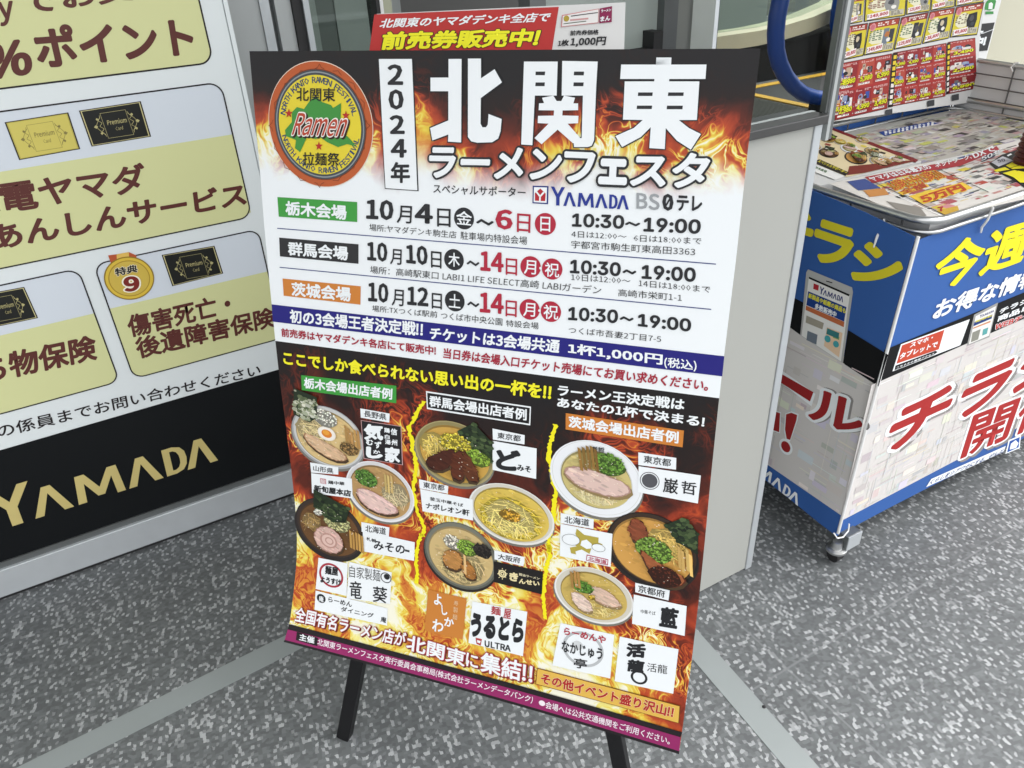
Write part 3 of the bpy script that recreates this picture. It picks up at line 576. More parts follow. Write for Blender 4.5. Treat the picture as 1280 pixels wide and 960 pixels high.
(7,'#b9b07a','l',[(132.5,-730.6),(131.9,-727),(130.1,-723.4),(127.5,-719.8),(124.9,-716.3),(123.1,-712.7),(122.5,-709),(123.4,-705.3),(125.5,-701.5),(128.4,-697.6),(131.3,-693.7),(133.5,-689.8),(134.4,-686)],.8),
(7,'#b9b07a','l',[(132.6,-726.9),(131.1,-724.7),(128.2,-722.6),(127.7,-720.3),(130.3,-717.9),(132.9,-715.4),(132.4,-713.1),(129.6,-711),(128,-708.7),(129.7,-706.3),(132.8,-703.8),(133.5,-701.5),(131.1,-699.3),(128.6,-697.1),(129.3,-694.7),(132.4,-692.2),(134.2,-689.8)],.8),
(7,'#b9b07a','p',[[(124.7,-708.9),(120.7,-712.8),(117.1,-709.3),(121,-705.4)]]),
(7,'#b9b07a','p',[[(129.5,-723.4),(126.2,-726.5),(124.1,-723.7),(126.4,-720.6)]]),
(7,'#b9b07a','p',[[(130.8,-693.7),(127.3,-696.9),(125.3,-694),(127.6,-690.9)]]),
(7,'#b9b07a','l',[(183.2,-728.2),(184.1,-724.5),(186.4,-720.6),(189.4,-716.8),(192.5,-712.9),(194.8,-709),(195.7,-705.2),(195.2,-701.5),(193.4,-697.8),(190.8,-694.1),(188.2,-690.5),(186.3,-686.8),(185.8,-683)],.8),
(7,'#b9b07a','l',[(183.4,-724.5),(185.2,-722.1),(188.4,-719.6),(189.2,-717.2),(186.7,-715),(184.3,-712.8),(185,-710.4),(188.2,-707.9),(190.1,-705.5),(188.5,-703.2),(185.6,-701),(185.1,-698.7),(187.8,-696.2),(190.6,-693.7),(190.1,-691.3),(187.2,-689.1),(185.6,-686.9)],.8),
(7,'#b9b07a','p',[[(193.5,-705.3),(197.2,-708.9),(201.4,-704.9),(197.7,-701.3)]]),
(7,'#b9b07a','p',[[(187,-720.6),(190.1,-723.4),(192.6,-720.3),(190.5,-717.5)]]),
(7,'#b9b07a','p',[[(188.7,-690.5),(192,-693.3),(194.4,-690.1),(192.3,-687.2)]]),
(7,'#b9b07a','t','Premium',[(142.2,-708),(177.7,-706.1),(142.8,-718.3)],.01,.01),
(7,'#b9b07a','t','Card',[(153.9,-693.9),(167.3,-693.2),(154.6,-702.1)],0,0),
],
('SB','medal'):[
(6,'#b5532c','p',[[(-2.2,-771.6),(14.3,-770.2),(18.7,-743.2),(-1.7,-743.1)]]),
(6,'#b5532c','p',[[(38.6,-769.5),(50.6,-758.8),(47.3,-738.7),(25.8,-744)]]),
(6,'#e0b85a','p',[[(14.3,-770.2),(38.6,-769.5),(32.2,-742.4),(8.1,-745.8)]]),
(7,'#8f7420','c',(23.4,-711.8),49.6,0),
(8,'#d8b840','c',(23.4,-711.8),47.1,0),
(9,'#a8882a','c',(23.4,-711.8),41.2,0),
(10,'#ccb04a','c',(23.4,-711.8),39.2,0),
(11,'#f2ead0','t','特典',[(-2.1,-723.2),(43.5,-722.2),(1.4,-741.2)],.08,.03),
(12,'#1f1a18','t','特典',[(-2.1,-723.2),(43.5,-722.2),(1.4,-741.2)],.03,.03),
(11,'#f4eedc','t','9',[(4.8,-684),(36.3,-679.9),(11.6,-718.6)],.11,.05),
(12,'#7a1f1a','t','9',[(4.8,-684),(36.3,-679.9),(11.6,-718.6)],.05,.05),
],
('SB','contact_line'):[
(3,'#1b1517','t','の係員までお問い合わせください',[(-329.3,-420.9),(242.4,-390.1),(-325.1,-453)],.012,.012),
],
('SB','brand_lettering'):[
(4,'GOLD','y',[(-416.7,-190.1),(87.7,-186.2),(-408.3,-296.2)]),
],
('NT','red_field'):[
(2,'#b93a38','p',[[(-2.2,-1247.4),(249,-1246.2),(238.9,-1193.1),(238.4,-1163.9),(-29.6,-1158.4),(-15.1,-1203.4)]]),
],
('NT','notice_lettering'):[
(4,'#eef2f4','t','北関東のヤマダデンキ全店で',[(1.8,-1230.2),(234.1,-1228.6),(8.1,-1242)],.025,.025),
(4,'#26272a','t','前売券販売中!',[(-.6,-1202.2),(218.3,-1198),(7.6,-1225.5)],.08,.045),
(5,'#f2ee30','t','前売券販売中!',[(-.6,-1202.2),(218.3,-1198),(7.6,-1225.5)],.045,.045),
],
('NT','ticket_picture'):[
(3,'#c88','p',[[(253.2,-1236),(303.1,-1242),(302.5,-1224.1),(251.7,-1221.2)]]),
(4,'#e9e6e4','p',[[(254.3,-1235),(302.3,-1241.1),(301.7,-1225.1),(253.1,-1222.1)]]),
(5,'#b09a40','c',(259.1,-1231.6),3.8,0),
(5,'#444','l',[(265.4,-1234.3),(301.3,-1237.2)],1.1),
(5,'#c99','l',[(264.5,-1229.4),(288.4,-1230.4)],2),
(5,'#565','l',[(255.3,-1225.3),(285.7,-1227.3)],1),
(4,'#8a2a52','p',[[(303.9,-1242),(320.5,-1244.2),(320.4,-1224.6),(303.6,-1223.8)]]),
(6,'#eef2f4','t','ラーメン',[(305.8,-1237),(319.3,-1238.2),(305.8,-1240.4)],.03,.03),
(6,'#eef2f4','t','まん',[(304.7,-1225.7),(318.2,-1226.6),(305.1,-1232.1)],.04,.04),
],
('NT','price_lettering'):[
(4,'#26272a','t','前売券価格',[(263.9,-1209.9),(302.7,-1209.8),(264.5,-1216.4)],.025,.025),
(4,'#26272a','t','1枚',[(246.7,-1196.9),(261.6,-1197.3),(247.9,-1205)],.03,.03),
(4,'#26272a','t','1,000円',[(263.8,-1195.4),(312,-1194.7),(265.5,-1207.3)],.03,.03),
(4,'#26272a','t','(税込)',[(302.2,-1204.8),(313.7,-1204.8),(302.7,-1207.8)],0,0),
],
('CF','front_print'):[
(1,'#d2cecb','r',[(1286,-492),(2299,-118)],0,0),
(2,'#111214','r',[(1300,-570),(2299,-492)],0,0),
],
('CF','faded_print'):[
(2,'#ffffff','g',1300,-490,2290,-122,620,5,'pale'),
],
('CF','heading_lettering'):[
(4,'#ecdf2b','t','今週の',[(1399.2,-664.9),(1870,-651.2),(1402.4,-770.4)],.035,.035),
(4,'#eef2f4','t','お得な情報',[(1435.4,-595.9),(1810.5,-579.6),(1440.9,-642.3)],.035,.035),
],
('CF','access_panel'):[
(3,'#eef2f4','p',[[(1351.6,-567.3),(1580.6,-558),(1573.8,-495.9),(1345.5,-504.6)]]),
(4,'#c04a34','p',[[(1355.9,-563.6),(1494,-558.4),(1493.1,-510.9),(1352.3,-521.1)]]),
(5,'#eef2f4','t','スマホ・',[(1383.8,-549.3),(1457.7,-545.4),(1385,-560.7)],.03,.03),
(5,'#eef2f4','t','タブレットで',[(1357.5,-529.3),(1481.9,-520.6),(1357.9,-544.7)],.03,.03),
(4,'#141416','p',[[(1350.5,-517.2),(1482.2,-510.9),(1492.1,-504.7),(1479.5,-501.3),(1351,-505.8)]]),
(5,'#eef2f4','t','こちらから簡単アクセス',[(1355.9,-507.8),(1480.4,-502.2),(1356.5,-513.1)],.015,.015),
(4,'#eef2f4','t','チラシ掲載',[(1692.8,-536.9),(1878.4,-535.3),(1692.6,-551.9)],.04,.04),
(4,'#eef2f4','t','商品以外',[(1693.9,-517.7),(1872.5,-511),(1693.9,-533.5)],.04,.04),
(4,'#eef2f4','t','WEBチラシ',[(1694.1,-497.2),(1869.6,-486.1),(1694.7,-513)],.09,.04),
(5,'#c23a34','t','WEBチラシ',[(1694.1,-497.2),(1869.6,-486.1),(1694.7,-513)],.04,.04),
],
('CF','phone_picture'):[
(3,'#9a9a98','p',[[(1592.5,-565.7),(1674.8,-572.3),(1684.3,-482.2),(1601.1,-485.4)]]),
(4,'#e4e2de','p',[[(1600.2,-559.9),(1670.6,-564.9),(1679.9,-487.7),(1605.8,-488.1)]]),
(5,'#24307a','y',[(1616.7,-550.5),(1667.9,-551.2),(1615.3,-558.6)]),
(5,'#223c7c','p',[[(1602,-545.6),(1665.9,-545.6),(1667.7,-534.8),(1602.3,-534.7)]]),
(6,'#e8e040','t','新製品や話題の商品も',[(1605.1,-542.5),(1665.8,-541),(1605.7,-547.3)],.03,.03),
(5,'#c98a60','p',[[(1603.9,-531.1),(1666.3,-529.9),(1667.4,-525.5),(1603.7,-527.5)]]),
(5,'#8a8a80','p',[[(1606.4,-517.9),(1635.4,-518),(1638.3,-490.8),(1611.9,-491.6)]]),
(5,'#5aa0a0','p',[[(1646.3,-513.8),(1665.5,-513.4),(1667.8,-496.2),(1650.2,-496.7)]]),
],
('CF','campaign_lettering'):[
(2,'#8e8a88','t','チラシ',[(1386.3,-259.1),(2090,-241),(1411.5,-388.7)],.105,.045),
(3,'#eef2f4','t','チラシ',[(1375.9,-267.4),(2073.9,-250.8),(1401.3,-396.1)],.105,.045),
(4,'#a8302f','t','チラシ',[(1375.9,-267.4),(2073.9,-250.8),(1401.3,-396.1)],.045,.045),
(2,'#8e8a88','t','開催',[(1740.8,-105.3),(2200.9,-60.3),(1737.8,-249.4)],.07,.025),
(3,'#eef2f4','t','開催',[(1727.1,-115.5),(2182.9,-71.8),(1724.6,-258.4)],.07,.025),
(4,'#a8302f','t','開催',[(1727.1,-115.5),(2182.9,-71.8),(1724.6,-258.4)],.025,.025),
],
('CF','slogan_strip'):[
(3,'#eef2f4','p',[[(1622.2,-97.7),(1943.8,-70.7),(1942.2,-50.2),(1609.9,-77)]]),
(4,'#23407e','t','くらしをシアワセにする、ぜんぶ。',[(1617.8,-80.2),(1938.4,-49.4),(1628.2,-93.6)],.02,.02),
(3,'#eef2f4','p',[[(1946.9,-88.1),(2006.2,-82.4),(2026.4,-29.3),(1957.6,-37.6)]]),
(4,'#2a55a3','p',[[(1955.1,-81.7),(2002.7,-76.8),(2017.7,-36.1),(1963.4,-40.7)]]),
(5,'#eef2f4','p',[[(1985.3,-73.6),(2007.4,-54.5),(2003.9,-40.1),(1970.8,-47.2),(1966.3,-69.4)]]),
],
('CL','side_print'):[
(1,'#d2cecb','p',[[(-560,-478),(0,-426),(0,-58),(-560,-58)]]),
(2,'#111214','p',[[(-91.1,-495.7),(9.7,-483.1),(7.5,-407.3),(-85.1,-418.5)]]),
(2,'#111214','p',[[(-244.5,-512),(-212.3,-510.3),(-205.6,-433.6),(-249.4,-441.6)]]),
],
('CL','faded_print'):[
(2,'#ffffff','g',-420,-420,-6,-62,150,9,'pale'),
],
('CL','heading_lettering'):[
(4,'#dcd030','t','ラ',[(-222.2,-612.8),(-122.2,-614.5),(-221.3,-704.1)],.05,.05),
(4,'#dcd030','t','シ',[(-120.2,-602.8),(-7.9,-611.5),(-116.9,-689.3)],.05,.05),
(4,'#dcd030','t','チ',[(-347.9,-609.8),(-224.7,-616.5),(-346.1,-701.1)],.05,.05),
],
('CL','phone_picture'):[
(3,'#b5b5b3','p',[[(-219.6,-587.8),(-104.4,-587.9),(-100.1,-579),(-85.1,-418.5),(-206.2,-433.3),(-222.9,-579.9)]]),
(4,'#e9e8e4','p',[[(-213.5,-571.7),(-105.7,-570.4),(-90.2,-420.4),(-202.4,-434.4)]]),
(5,'#1c1c1e','p',[[(-213.2,-572.9),(-106,-571.6),(-106.1,-567.3),(-212.8,-568.7)]]),
(4,'#1a1a1a','l',[(-168,-579.1),(-153,-580.5)],2.2),
(5,'#1d2c6e','y',[(-179.7,-546.4),(-117.2,-549.3),(-180.5,-562.5)]),
(5,'#b02a34','p',[[(-197.7,-563),(-183.8,-563.4),(-182.8,-551.3),(-196.3,-550.6)]]),
(5,'#1d3f86','p',[[(-207.9,-540.8),(-106.6,-542.7),(-104.3,-510.1),(-205.6,-508.6)]]),
(6,'#e6df3e','t','新製品や話題の商品も',[(-204.6,-526.5),(-105.2,-527.9),(-204.7,-538.4)],.04,.04),
(6,'#eef2f4','t','多数販売中',[(-182.7,-509.3),(-125.6,-510.6),(-183.3,-522.4)],.04,.04),
(5,'#c06c44','p',[[(-205.9,-507.1),(-103.6,-509.6),(-102.1,-497.9),(-204.9,-497)]]),
(5,'#a39d8e','p',[[(-199.9,-485.4),(-151.8,-486.8),(-152.1,-471.1),(-198.3,-468.8)]]),
(5,'#707a86','p',[[(-188.9,-452.5),(-161.5,-454.2),(-159.1,-430.6),(-187,-430)]]),
(5,'#e8c9a8','p',[[(-142.4,-480.8),(-101.7,-484.3),(-96.6,-427.4),(-139.6,-436.5)]]),
(6,'#3a7a7c','p',[[(-140.5,-479.4),(-109.1,-481.1),(-108.1,-467.5),(-139.7,-465.6)]]),
(5,'#8fae5c','p',[[(-123.2,-472.2),(-107.1,-473),(-106.1,-465.6),(-122.1,-464.2)]]),
(7,'#49a0a6','c',(-133.9,-456.2),8,0),
(7,'#49a0a6','c',(-110.8,-453.7),7.5,0),
],
('CL','campaign_lettering'):[
(2,'#8e8a88','t','ル',[(-136.4,-250.1),(3.9,-274.3),(-141,-332.5)],.11,.03),
(3,'#eef2f4','t','ル',[(-141.2,-247.3),(-.3,-271.8),(-145.7,-330)],.1,.03),
(4,'#9c282a','t','ル',[(-141.2,-247.3),(-.3,-271.8),(-145.7,-330)],.03,.03),
(3,'#eef2f4','p',[[(-245.4,-327.9),(-135.2,-315.4),(-138,-280.2),(-244.6,-298.1)]]),
(4,'#9c282a','p',[[(-238.6,-318.1),(-140.7,-317.2),(-144.4,-290.2),(-238.8,-295.6)]]),
(3,'#eef2f4','p',[[(-204.3,-225),(-188,-239.1),(-167.2,-243.3),(-166.3,-228),(-174.8,-160.5),(-187.4,-156.7),(-198.9,-180)]]),
(4,'#9c282a','p',[[(-201.1,-223.9),(-187.8,-235.8),(-170.7,-238.8),(-169.6,-224.9),(-175.5,-164.6),(-185.9,-161.8),(-195.8,-183.3)]]),
(3,'#eef2f4','p',[[(-248.6,-212.4),(-216.6,-221.1),(-208,-164.9),(-234.1,-157.3)]]),
(4,'#9c282a','p',[[(-245.3,-211),(-218.8,-217.4),(-210.7,-166.5),(-232.3,-160.9)]]),
(3,'#eef2f4','c',(-183.9,-139.6),20.8,0),
(4,'#9c282a','c',(-183.9,-139.6),14.3,0),
],
('CL','brand_lettering'):[
(4,'#eef2f4','y',[(-324.6,-23.5),(-115,-3.9),(-320.8,-65.7)]),
],
('F1','print'):[
(1,'#ead9b0','p',[[(1770.4,-1412.7),(1677,-1091.4),(1459.1,-1104.3),(1515.3,-1411.2)]]),
(2,'#7c1f24','p',[[(1775.9,-1417.3),(1685.9,-1092.8),(1661.6,-1083.5),(1755.8,-1402.2)]]),
(2,'#ffffff','b','miso',(1682.7,-1349.8),[3.3,21.7],[-31.3,23.6]),
(2,'#ffffff','b','white',(1649.2,-1256.4),[2.2,24.9],[-32.6,24.4]),
(2,'#ffffff','b','yellow',(1680.6,-1309.9),[1.5,19.6],[-24.3,18.2]),
(2,'#ffffff','b','black',(1580.7,-1259.7),[5.1,24.6],[-32.7,24.5]),
(2,'#ffffff','b','kyoto',(1733,-1286.6),[2.3,20.5],[-26.2,18.9]),
(2,'#ffffff','b','dark',(1595.4,-1192.9),[3.3,29.2],[-40.6,29.8]),
(2,'#ffffff','b','nagano',(1614.6,-1138.6),[2,30.5],[-38.1,26.4]),
(2,'#ffffff','b','osaka',(1668.5,-1206.1),[1,21.3],[-24.2,17.1]),
(2,'#ffffff','b','yamagata',(1597.7,-1318.6),[3.3,20.4],[-26.3,21]),
(2,'#ffffff','b','white',(1649.8,-1122.2),[.5,21],[-25.6,16.9]),
(2,'#2a2522','p',[[(1716.4,-1366.3),(1715.2,-1347.8),(1702.1,-1341.7),(1703.2,-1360.1)]]),
(2,'#f1ede4','p',[[(1627.7,-1136.3),(1627.2,-1121.1),(1615.9,-1116.7),(1616.2,-1131.7)]]),
(2,'#9a3a2c','p',[[(1693.4,-1344.5),(1692.5,-1326.4),(1679.7,-1320.5),(1680.5,-1338.5)]]),
(2,'#e2d24a','p',[[(1693.7,-1256.8),(1692.7,-1239.9),(1680.4,-1234.6),(1681.2,-1251.4)]]),
(2,'#2a2522','p',[[(1679.6,-1190.6),(1678.8,-1174.5),(1666.8,-1169.7),(1667.5,-1185.6)]]),
(2,'#f1ede4','p',[[(1662,-1250.2),(1661.3,-1233.5),(1649.2,-1228.3),(1649.8,-1244.9)]]),
(2,'#9a3a2c','p',[[(1651.9,-1233.3),(1651.3,-1216.8),(1639.3,-1211.7),(1639.8,-1228.1)]]),
(2,'#2a2522','p',[[(1655.7,-1268.8),(1655.1,-1251.8),(1642.9,-1246.5),(1643.5,-1263.4)]]),
(2,'#f1ede4','p',[[(1663.7,-1186.1),(1663.1,-1170.2),(1651.2,-1165.4),(1651.8,-1181.3)]]),
(2,'#9a3a2c','p',[[(1641.2,-1321.1),(1640.7,-1303.4),(1628.4,-1297.8),(1628.8,-1315.3)]]),
(2,'#e2d24a','p',[[(1690.7,-1294.9),(1689.8,-1277.4),(1677.2,-1271.9),(1678,-1289.2)]]),
(2,'#f1ede4','p',[[(1630,-1206.6),(1629.5,-1190.5),(1617.8,-1185.7),(1618.2,-1201.6)]]),
(2,'#7c2a22','p',[[(1526.5,-1154.1),(1660.7,-1104.7),(1672.6,-1091.6),(1512.4,-1100.7),(1468.5,-1112.2)]]),
(3,'#1c1a18','p',[[(1519.1,-1233.8),(1486.9,-1121),(1461.1,-1110.4),(1487.2,-1224.7)]]),
(4,'#e6d83a','t','スペシャルサポーター',[(1496.3,-1220.8),(1470.2,-1117.1),(1516.5,-1230.6)],.03,.03),
(3,'#f0efec','p',[[(1484.2,-1222),(1458.7,-1109.2),(1422.1,-1103.4),(1437.9,-1208.8)]]),
(4,'#3a6a3a','t','栃木会場',[(1454.4,-1190.6),(1444.9,-1149.9),(1469.9,-1199.7)],.02,.02),
],
('F2','print'):[
(1,'#bdbab3','p',[[(1838.9,-1427.1),(2380.2,-1392.1),(2208.7,-1133.9),(1629,-1062.3)]]),
(1.2,'#ffffff','g',1610,-1388,2280,-1050,900,21,'news'),
(4,'#2a4a9a','p',[[(1902.4,-1366.7),(2096,-1351.9),(2102.2,-1326.5),(1878.7,-1330.2)]]),
(5,'#eef2f4','p',[[(1916.5,-1361.6),(1924.5,-1358.8),(1921.1,-1353.1),(1910.4,-1353)]]),
(5,'#eef2f4','p',[[(1906,-1352.1),(1918.4,-1354.1),(1909.8,-1344.3),(1899.2,-1344.2)]]),
(5,'#eef2f4','p',[[(1897,-1343.9),(1901.5,-1340.9),(1900,-1336.8),(1889.5,-1336.7)]]),
(5,'#eef2f4','p',[[(1932.2,-1359.8),(1940.5,-1357.9),(1936.3,-1351.6),(1925.6,-1351.5)]]),
(5,'#eef2f4','p',[[(1921,-1350.8),(1928.1,-1348.4),(1924.9,-1342.9),(1914.3,-1342.8)]]),
(5,'#eef2f4','p',[[(1912.2,-1342.3),(1922.6,-1344.1),(1915.1,-1335.3),(1904.5,-1335.2)]]),
(5,'#eef2f4','p',[[(1949.1,-1357.1),(1955.6,-1356.3),(1951.7,-1350.2),(1940.9,-1350.1)]]),
(5,'#eef2f4','p',[[(1937.2,-1348.6),(1942.7,-1346.4),(1940.2,-1341.4),(1929.5,-1341.3)]]),
(5,'#eef2f4','p',[[(1926.6,-1341.4),(1933.2,-1339.2),(1930.2,-1333.8),(1919.6,-1333.7)]]),
(5,'#eef2f4','p',[[(1964.7,-1355.5),(1976,-1358.6),(1967.1,-1348.7),(1956.2,-1348.6)]]),
(5,'#eef2f4','p',[[(1953,-1346.7),(1961.7,-1347.7),(1955.4,-1340),(1944.7,-1339.9)]]),
(5,'#eef2f4','p',[[(1942,-1339.9),(1953.8,-1341.7),(1945.4,-1332.3),(1934.7,-1332.3)]]),
(5,'#eef2f4','p',[[(1979.7,-1354.5),(1989.9,-1355.8),(1982.5,-1347.3),(1971.7,-1347.2)]]),
(5,'#eef2f4','p',[[(1968.4,-1345.2),(1978.2,-1347.1),(1970.8,-1338.5),(1960,-1338.4)]]),
(5,'#eef2f4','p',[[(1957.5,-1338.2),(1966.9,-1338.6),(1960.7,-1330.9),(1949.9,-1330.8)]]),
(5,'#eef2f4','p',[[(1995.1,-1353.2),(2006.4,-1355),(1998.1,-1345.8),(1987.2,-1345.7)]]),
(5,'#eef2f4','p',[[(1982.2,-1345.3),(1989.6,-1342.5),(1986.3,-1337),(1975.4,-1336.9)]]),
(5,'#eef2f4','p',[[(1973.3,-1336.3),(1980.9,-1336),(1976,-1329.4),(1965.2,-1329.3)]]),
(5,'#eef2f4','p',[[(2011.5,-1351.1),(2022.1,-1353.5),(2013.7,-1344.3),(2002.7,-1344.2)]]),
(5,'#eef2f4','p',[[(1999.4,-1342.3),(2010.3,-1344.8),(2001.8,-1335.5),(1990.9,-1335.4)]]),
(5,'#eef2f4','p',[[(1989.3,-1334.4),(1995.9,-1334.1),(1991.4,-1327.9),(1980.6,-1327.8)]]),
(5,'#eef2f4','p',[[(2026.5,-1350.3),(2030.9,-1346.9),(2029.5,-1342.9),(2018.4,-1342.7)]]),
(5,'#eef2f4','p',[[(2014.8,-1341),(2020.4,-1339.2),(2017.4,-1334),(2006.4,-1333.9)]]),
(5,'#eef2f4','p',[[(2002.6,-1334.9),(2013.7,-1334.3),(2006.9,-1326.4),(1996,-1326.3)]]),
(5,'#eef2f4','p',[[(2041,-1349.9),(2053.9,-1350.7),(2045.3,-1341.4),(2034.1,-1341.3)]]),
(5,'#eef2f4','p',[[(2029.1,-1340.7),(2035.5,-1337.3),(2033.1,-1332.5),(2022,-1332.4)]]),
(5,'#eef2f4','p',[[(2018.3,-1333.2),(2030,-1333.3),(2022.5,-1324.8),(2011.5,-1324.8)]]),
(5,'#eef2f4','p',[[(2057.9,-1347.6),(2063.7,-1344.8),(2061.1,-1339.9),(2049.9,-1339.8)]]),
(5,'#eef2f4','p',[[(2046.8,-1337.6),(2052.7,-1336.8),(2048.8,-1331),(2037.7,-1330.9)]]),
(5,'#eef2f4','p',[[(2034.2,-1331.5),(2043.5,-1330.1),(2038.2,-1323.3),(2027.1,-1323.3)]]),
(5,'#eef2f4','p',[[(2074.4,-1345.6),(2087.2,-1348.6),(2077.1,-1338.4),(2065.8,-1338.3)]]),
(5,'#eef2f4','p',[[(2061.9,-1336.7),(2071.7,-1337.5),(2064.7,-1329.5),(2053.5,-1329.4)]]),
(5,'#eef2f4','p',[[(2050.9,-1329.2),(2058.1,-1327.8),(2053.9,-1321.8),(2042.8,-1321.7)]]),
(5,'#eef2f4','p',[[(2090.4,-1344.2),(2098.9,-1344),(2093.1,-1336.9),(2081.8,-1336.8)]]),
(5,'#eef2f4','p',[[(2077.5,-1335.5),(2089.3,-1337.2),(2080.6,-1328),(2069.3,-1327.9)]]),
(5,'#eef2f4','p',[[(2066.5,-1327.9),(2079.1,-1329.9),(2069.7,-1320.3),(2058.6,-1320.2)]]),
],
('F3','print'):[
(1,'#dcd8d2','p',[[(1377.9,-1084),(1476.3,-1072.8),(1641.8,-1058.9),(1727.9,-1031),(1883.4,-1046),(2145.1,-1036.3),(1963.8,-864.2),(1591.1,-790.3),(1351.9,-820.6),(1333.9,-862.1)]]),
(4,'#a82c36','p',[[(1469.7,-1067.5),(1622.7,-1045),(1720,-1025.6),(1895.4,-1041.6),(1871.5,-1018.8),(1690.1,-995.6),(1584.6,-1017.2),(1447.7,-1029.1)]]),
(5,'#eef2f4','t','ヤマダは日本最大の',[(1454.9,-1034.9),(1631.1,-1019.1),(1469.5,-1063.2)],.03,.03),
(5,'#eef2f4','t','ネットワーク、',[(1637.1,-1017.4),(1760.1,-1013.3),(1667.9,-1041.2)],.03,.03),
(5,'#eef2f4','t','DXで',[(1764.1,-1010.1),(1862.4,-1020.8),(1794,-1037.7)],.03,.03),
(1.2,'#ffffff','g',1385,-1040,1960,-842,520,33,'front'),
(4,'#e8c23c','t','18時15分13時10',[(1439.8,-965.9),(1598.1,-961.2),(1470.1,-1018.6)],.09,.03),
(5,'#c0532a','t','18時15分13時10',[(1439.8,-965.9),(1598.1,-961.2),(1470.1,-1018.6)],.03,.03),
(4,'#e8c23c','p',[[(1436.7,-961.6),(1526.7,-959.9),(1517.8,-945.9),(1426.9,-942.8)]]),
(5,'#b0452a','t','全額',[(1429.5,-944.7),(1510.7,-944.6),(1446.7,-967.3)],.04,.04),
(4,'#e8c23c','p',[[(1432.4,-932),(1591.2,-923.3),(1573.7,-888.4),(1412.4,-884.6)]]),
(5,'#e8c23c','t','5万円',[(1415.2,-884.9),(1551.2,-885.8),(1441.6,-918.5)],.11,.06),
(6,'#b9431f','t','5万円',[(1415.2,-884.9),(1551.2,-885.8),(1441.6,-918.5)],.06,.06),
(4,'#2b2a2c','l',[(1456.8,-1036.4),(1386.1,-811.3)],2),
(4,'#2b2a2c','l',[(1633.6,-1001.3),(1573.4,-855.2)],2),
(3,'#f4f2ee','l',[(1448.4,-1050.3),(1379.3,-816.5)],3),
(3,'#3a4f8e','p',[[(1415.4,-1069),(1460.4,-1059.9),(1433.6,-998),(1385.3,-1015.2)]]),
(3,'#c98a4a','p',[[(1392.9,-1009.3),(1438.6,-994.1),(1411.5,-961.3),(1369.3,-974.4)]]),
(4,'#c9a23a','p',[[(1398.9,-847.1),(1453.7,-840.8),(1431.5,-822.4),(1389.3,-820.1)]]),
(5,'#b0302a','t','7',[(1396.1,-840),(1409,-837.2),(1416.2,-857.6)],.06,.06),
(3,'#8c8780','p',[[(1373.4,-939.4),(1391.4,-876.5),(1361.7,-841.1),(1326.4,-856.5)]]),
(3,'#1b1b1d','p',[[(1754.2,-969.4),(1839.9,-993.3),(2008.8,-1000.9),(1598,-762.6),(1671.4,-854.1),(1704.3,-913)]]),
(4,'#26304a','t','50',[(1748.3,-984.2),(1815.3,-992),(1782.1,-1008.6)],.12,.12),
(6,'#eef2f4','t','50年',[(1751.8,-986.5),(1857.3,-1000.7),(1786.5,-1010.2)],.03,.03),
(5,'#dcdce4','p',[[(1764.3,-971.3),(1825.9,-983.4),(1812.2,-950.8),(1745.2,-942)]]),
(6,'#2a2a50','t','50',[(1772,-960),(1794.5,-957),(1788.7,-974)],.02,.02),
(6,'#e6da2c','p',[[(1713.9,-933.5),(1751.2,-932.3),(1742.1,-915.6),(1705.9,-922.8)]]),
(6,'#e6da2c','p',[[(1763,-937.4),(1828.8,-949.6),(1912.1,-944.8),(1809.6,-885.3),(1749.4,-914.5)]]),
(6,'#e6da2c','p',[[(1708.1,-909.9),(1745.8,-907.9),(1755.4,-853.9),(1704.1,-824.1),(1674.4,-851.8),(1698.4,-881.1)]]),
(7,'#1b1b1d','l',[(1746.5,-921.6),(1874.3,-922.9)],2),
(7,'#1b1b1d','l',[(1742.2,-901.4),(1823.7,-893.5)],2),
(5,'#eef2f4','p',[[(1839.7,-982.7),(1861.2,-986.6),(1856.1,-980),(1834.7,-976.1)]]),
(5,'#eef2f4','p',[[(1823.7,-959),(1858.8,-972.4),(1853.8,-965.9),(1821,-953.9)]]),
],
('FB','print'):[
(2,'#eef2f4','k',[(1699,-1144.5),(1712.6,-1140.7),(1716.7,-1083.6),(1699,-1083.1)],'y',1,'99,800'),
(2,'#eef2f4','k',[(1716.7,-1147.8),(1765.9,-1147.6),(1773.7,-1087.1),(1727.3,-1085.7)],'y',2,'69,800'),
(2,'#eef2f4','k',[(1768,-1151.2),(1919.4,-1152.8),(1933.9,-1086.1),(1780.2,-1086.5)],'y',3,'149,800'),
(2,'#eef2f4','k',[(1921.4,-1152.6),(2017.9,-1153.2),(2029.7,-1087.6),(1936.7,-1087.9)],'y',4,'129,800'),
(2,'#eef2f4','k',[(2020.7,-1153),(2111.7,-1154.2),(2129.3,-1089.2),(2032.9,-1088.5)],'y',5,'38,800'),
(2,'#eef2f4','k',[(2115.4,-1153.9),(2231.5,-1153.7),(2253.7,-1090.3),(2132.8,-1089.7)],'y',6,'49,800'),
(2,'#eef2f4','k',[(1699,-1081.9),(1717.1,-1082),(1724.3,-1002.4),(1699,-1000.7)],'y',7,'99,800'),
(2,'#eef2f4','k',[(1718.8,-1082.6),(1795.8,-1083.1),(1800,-1005.9),(1727,-1004.1)],'y',8,'69,800'),
(2,'#eef2f4','k',[(1800.4,-1082.6),(1916.3,-1084.5),(1913,-1005.7),(1801.1,-1006.6)],'y',9,'149,800'),
(2,'#eef2f4','k',[(1921.2,-1084),(2026.6,-1086.6),(2023.2,-1008.5),(1915.8,-1007.5)],'y',10,'129,800'),
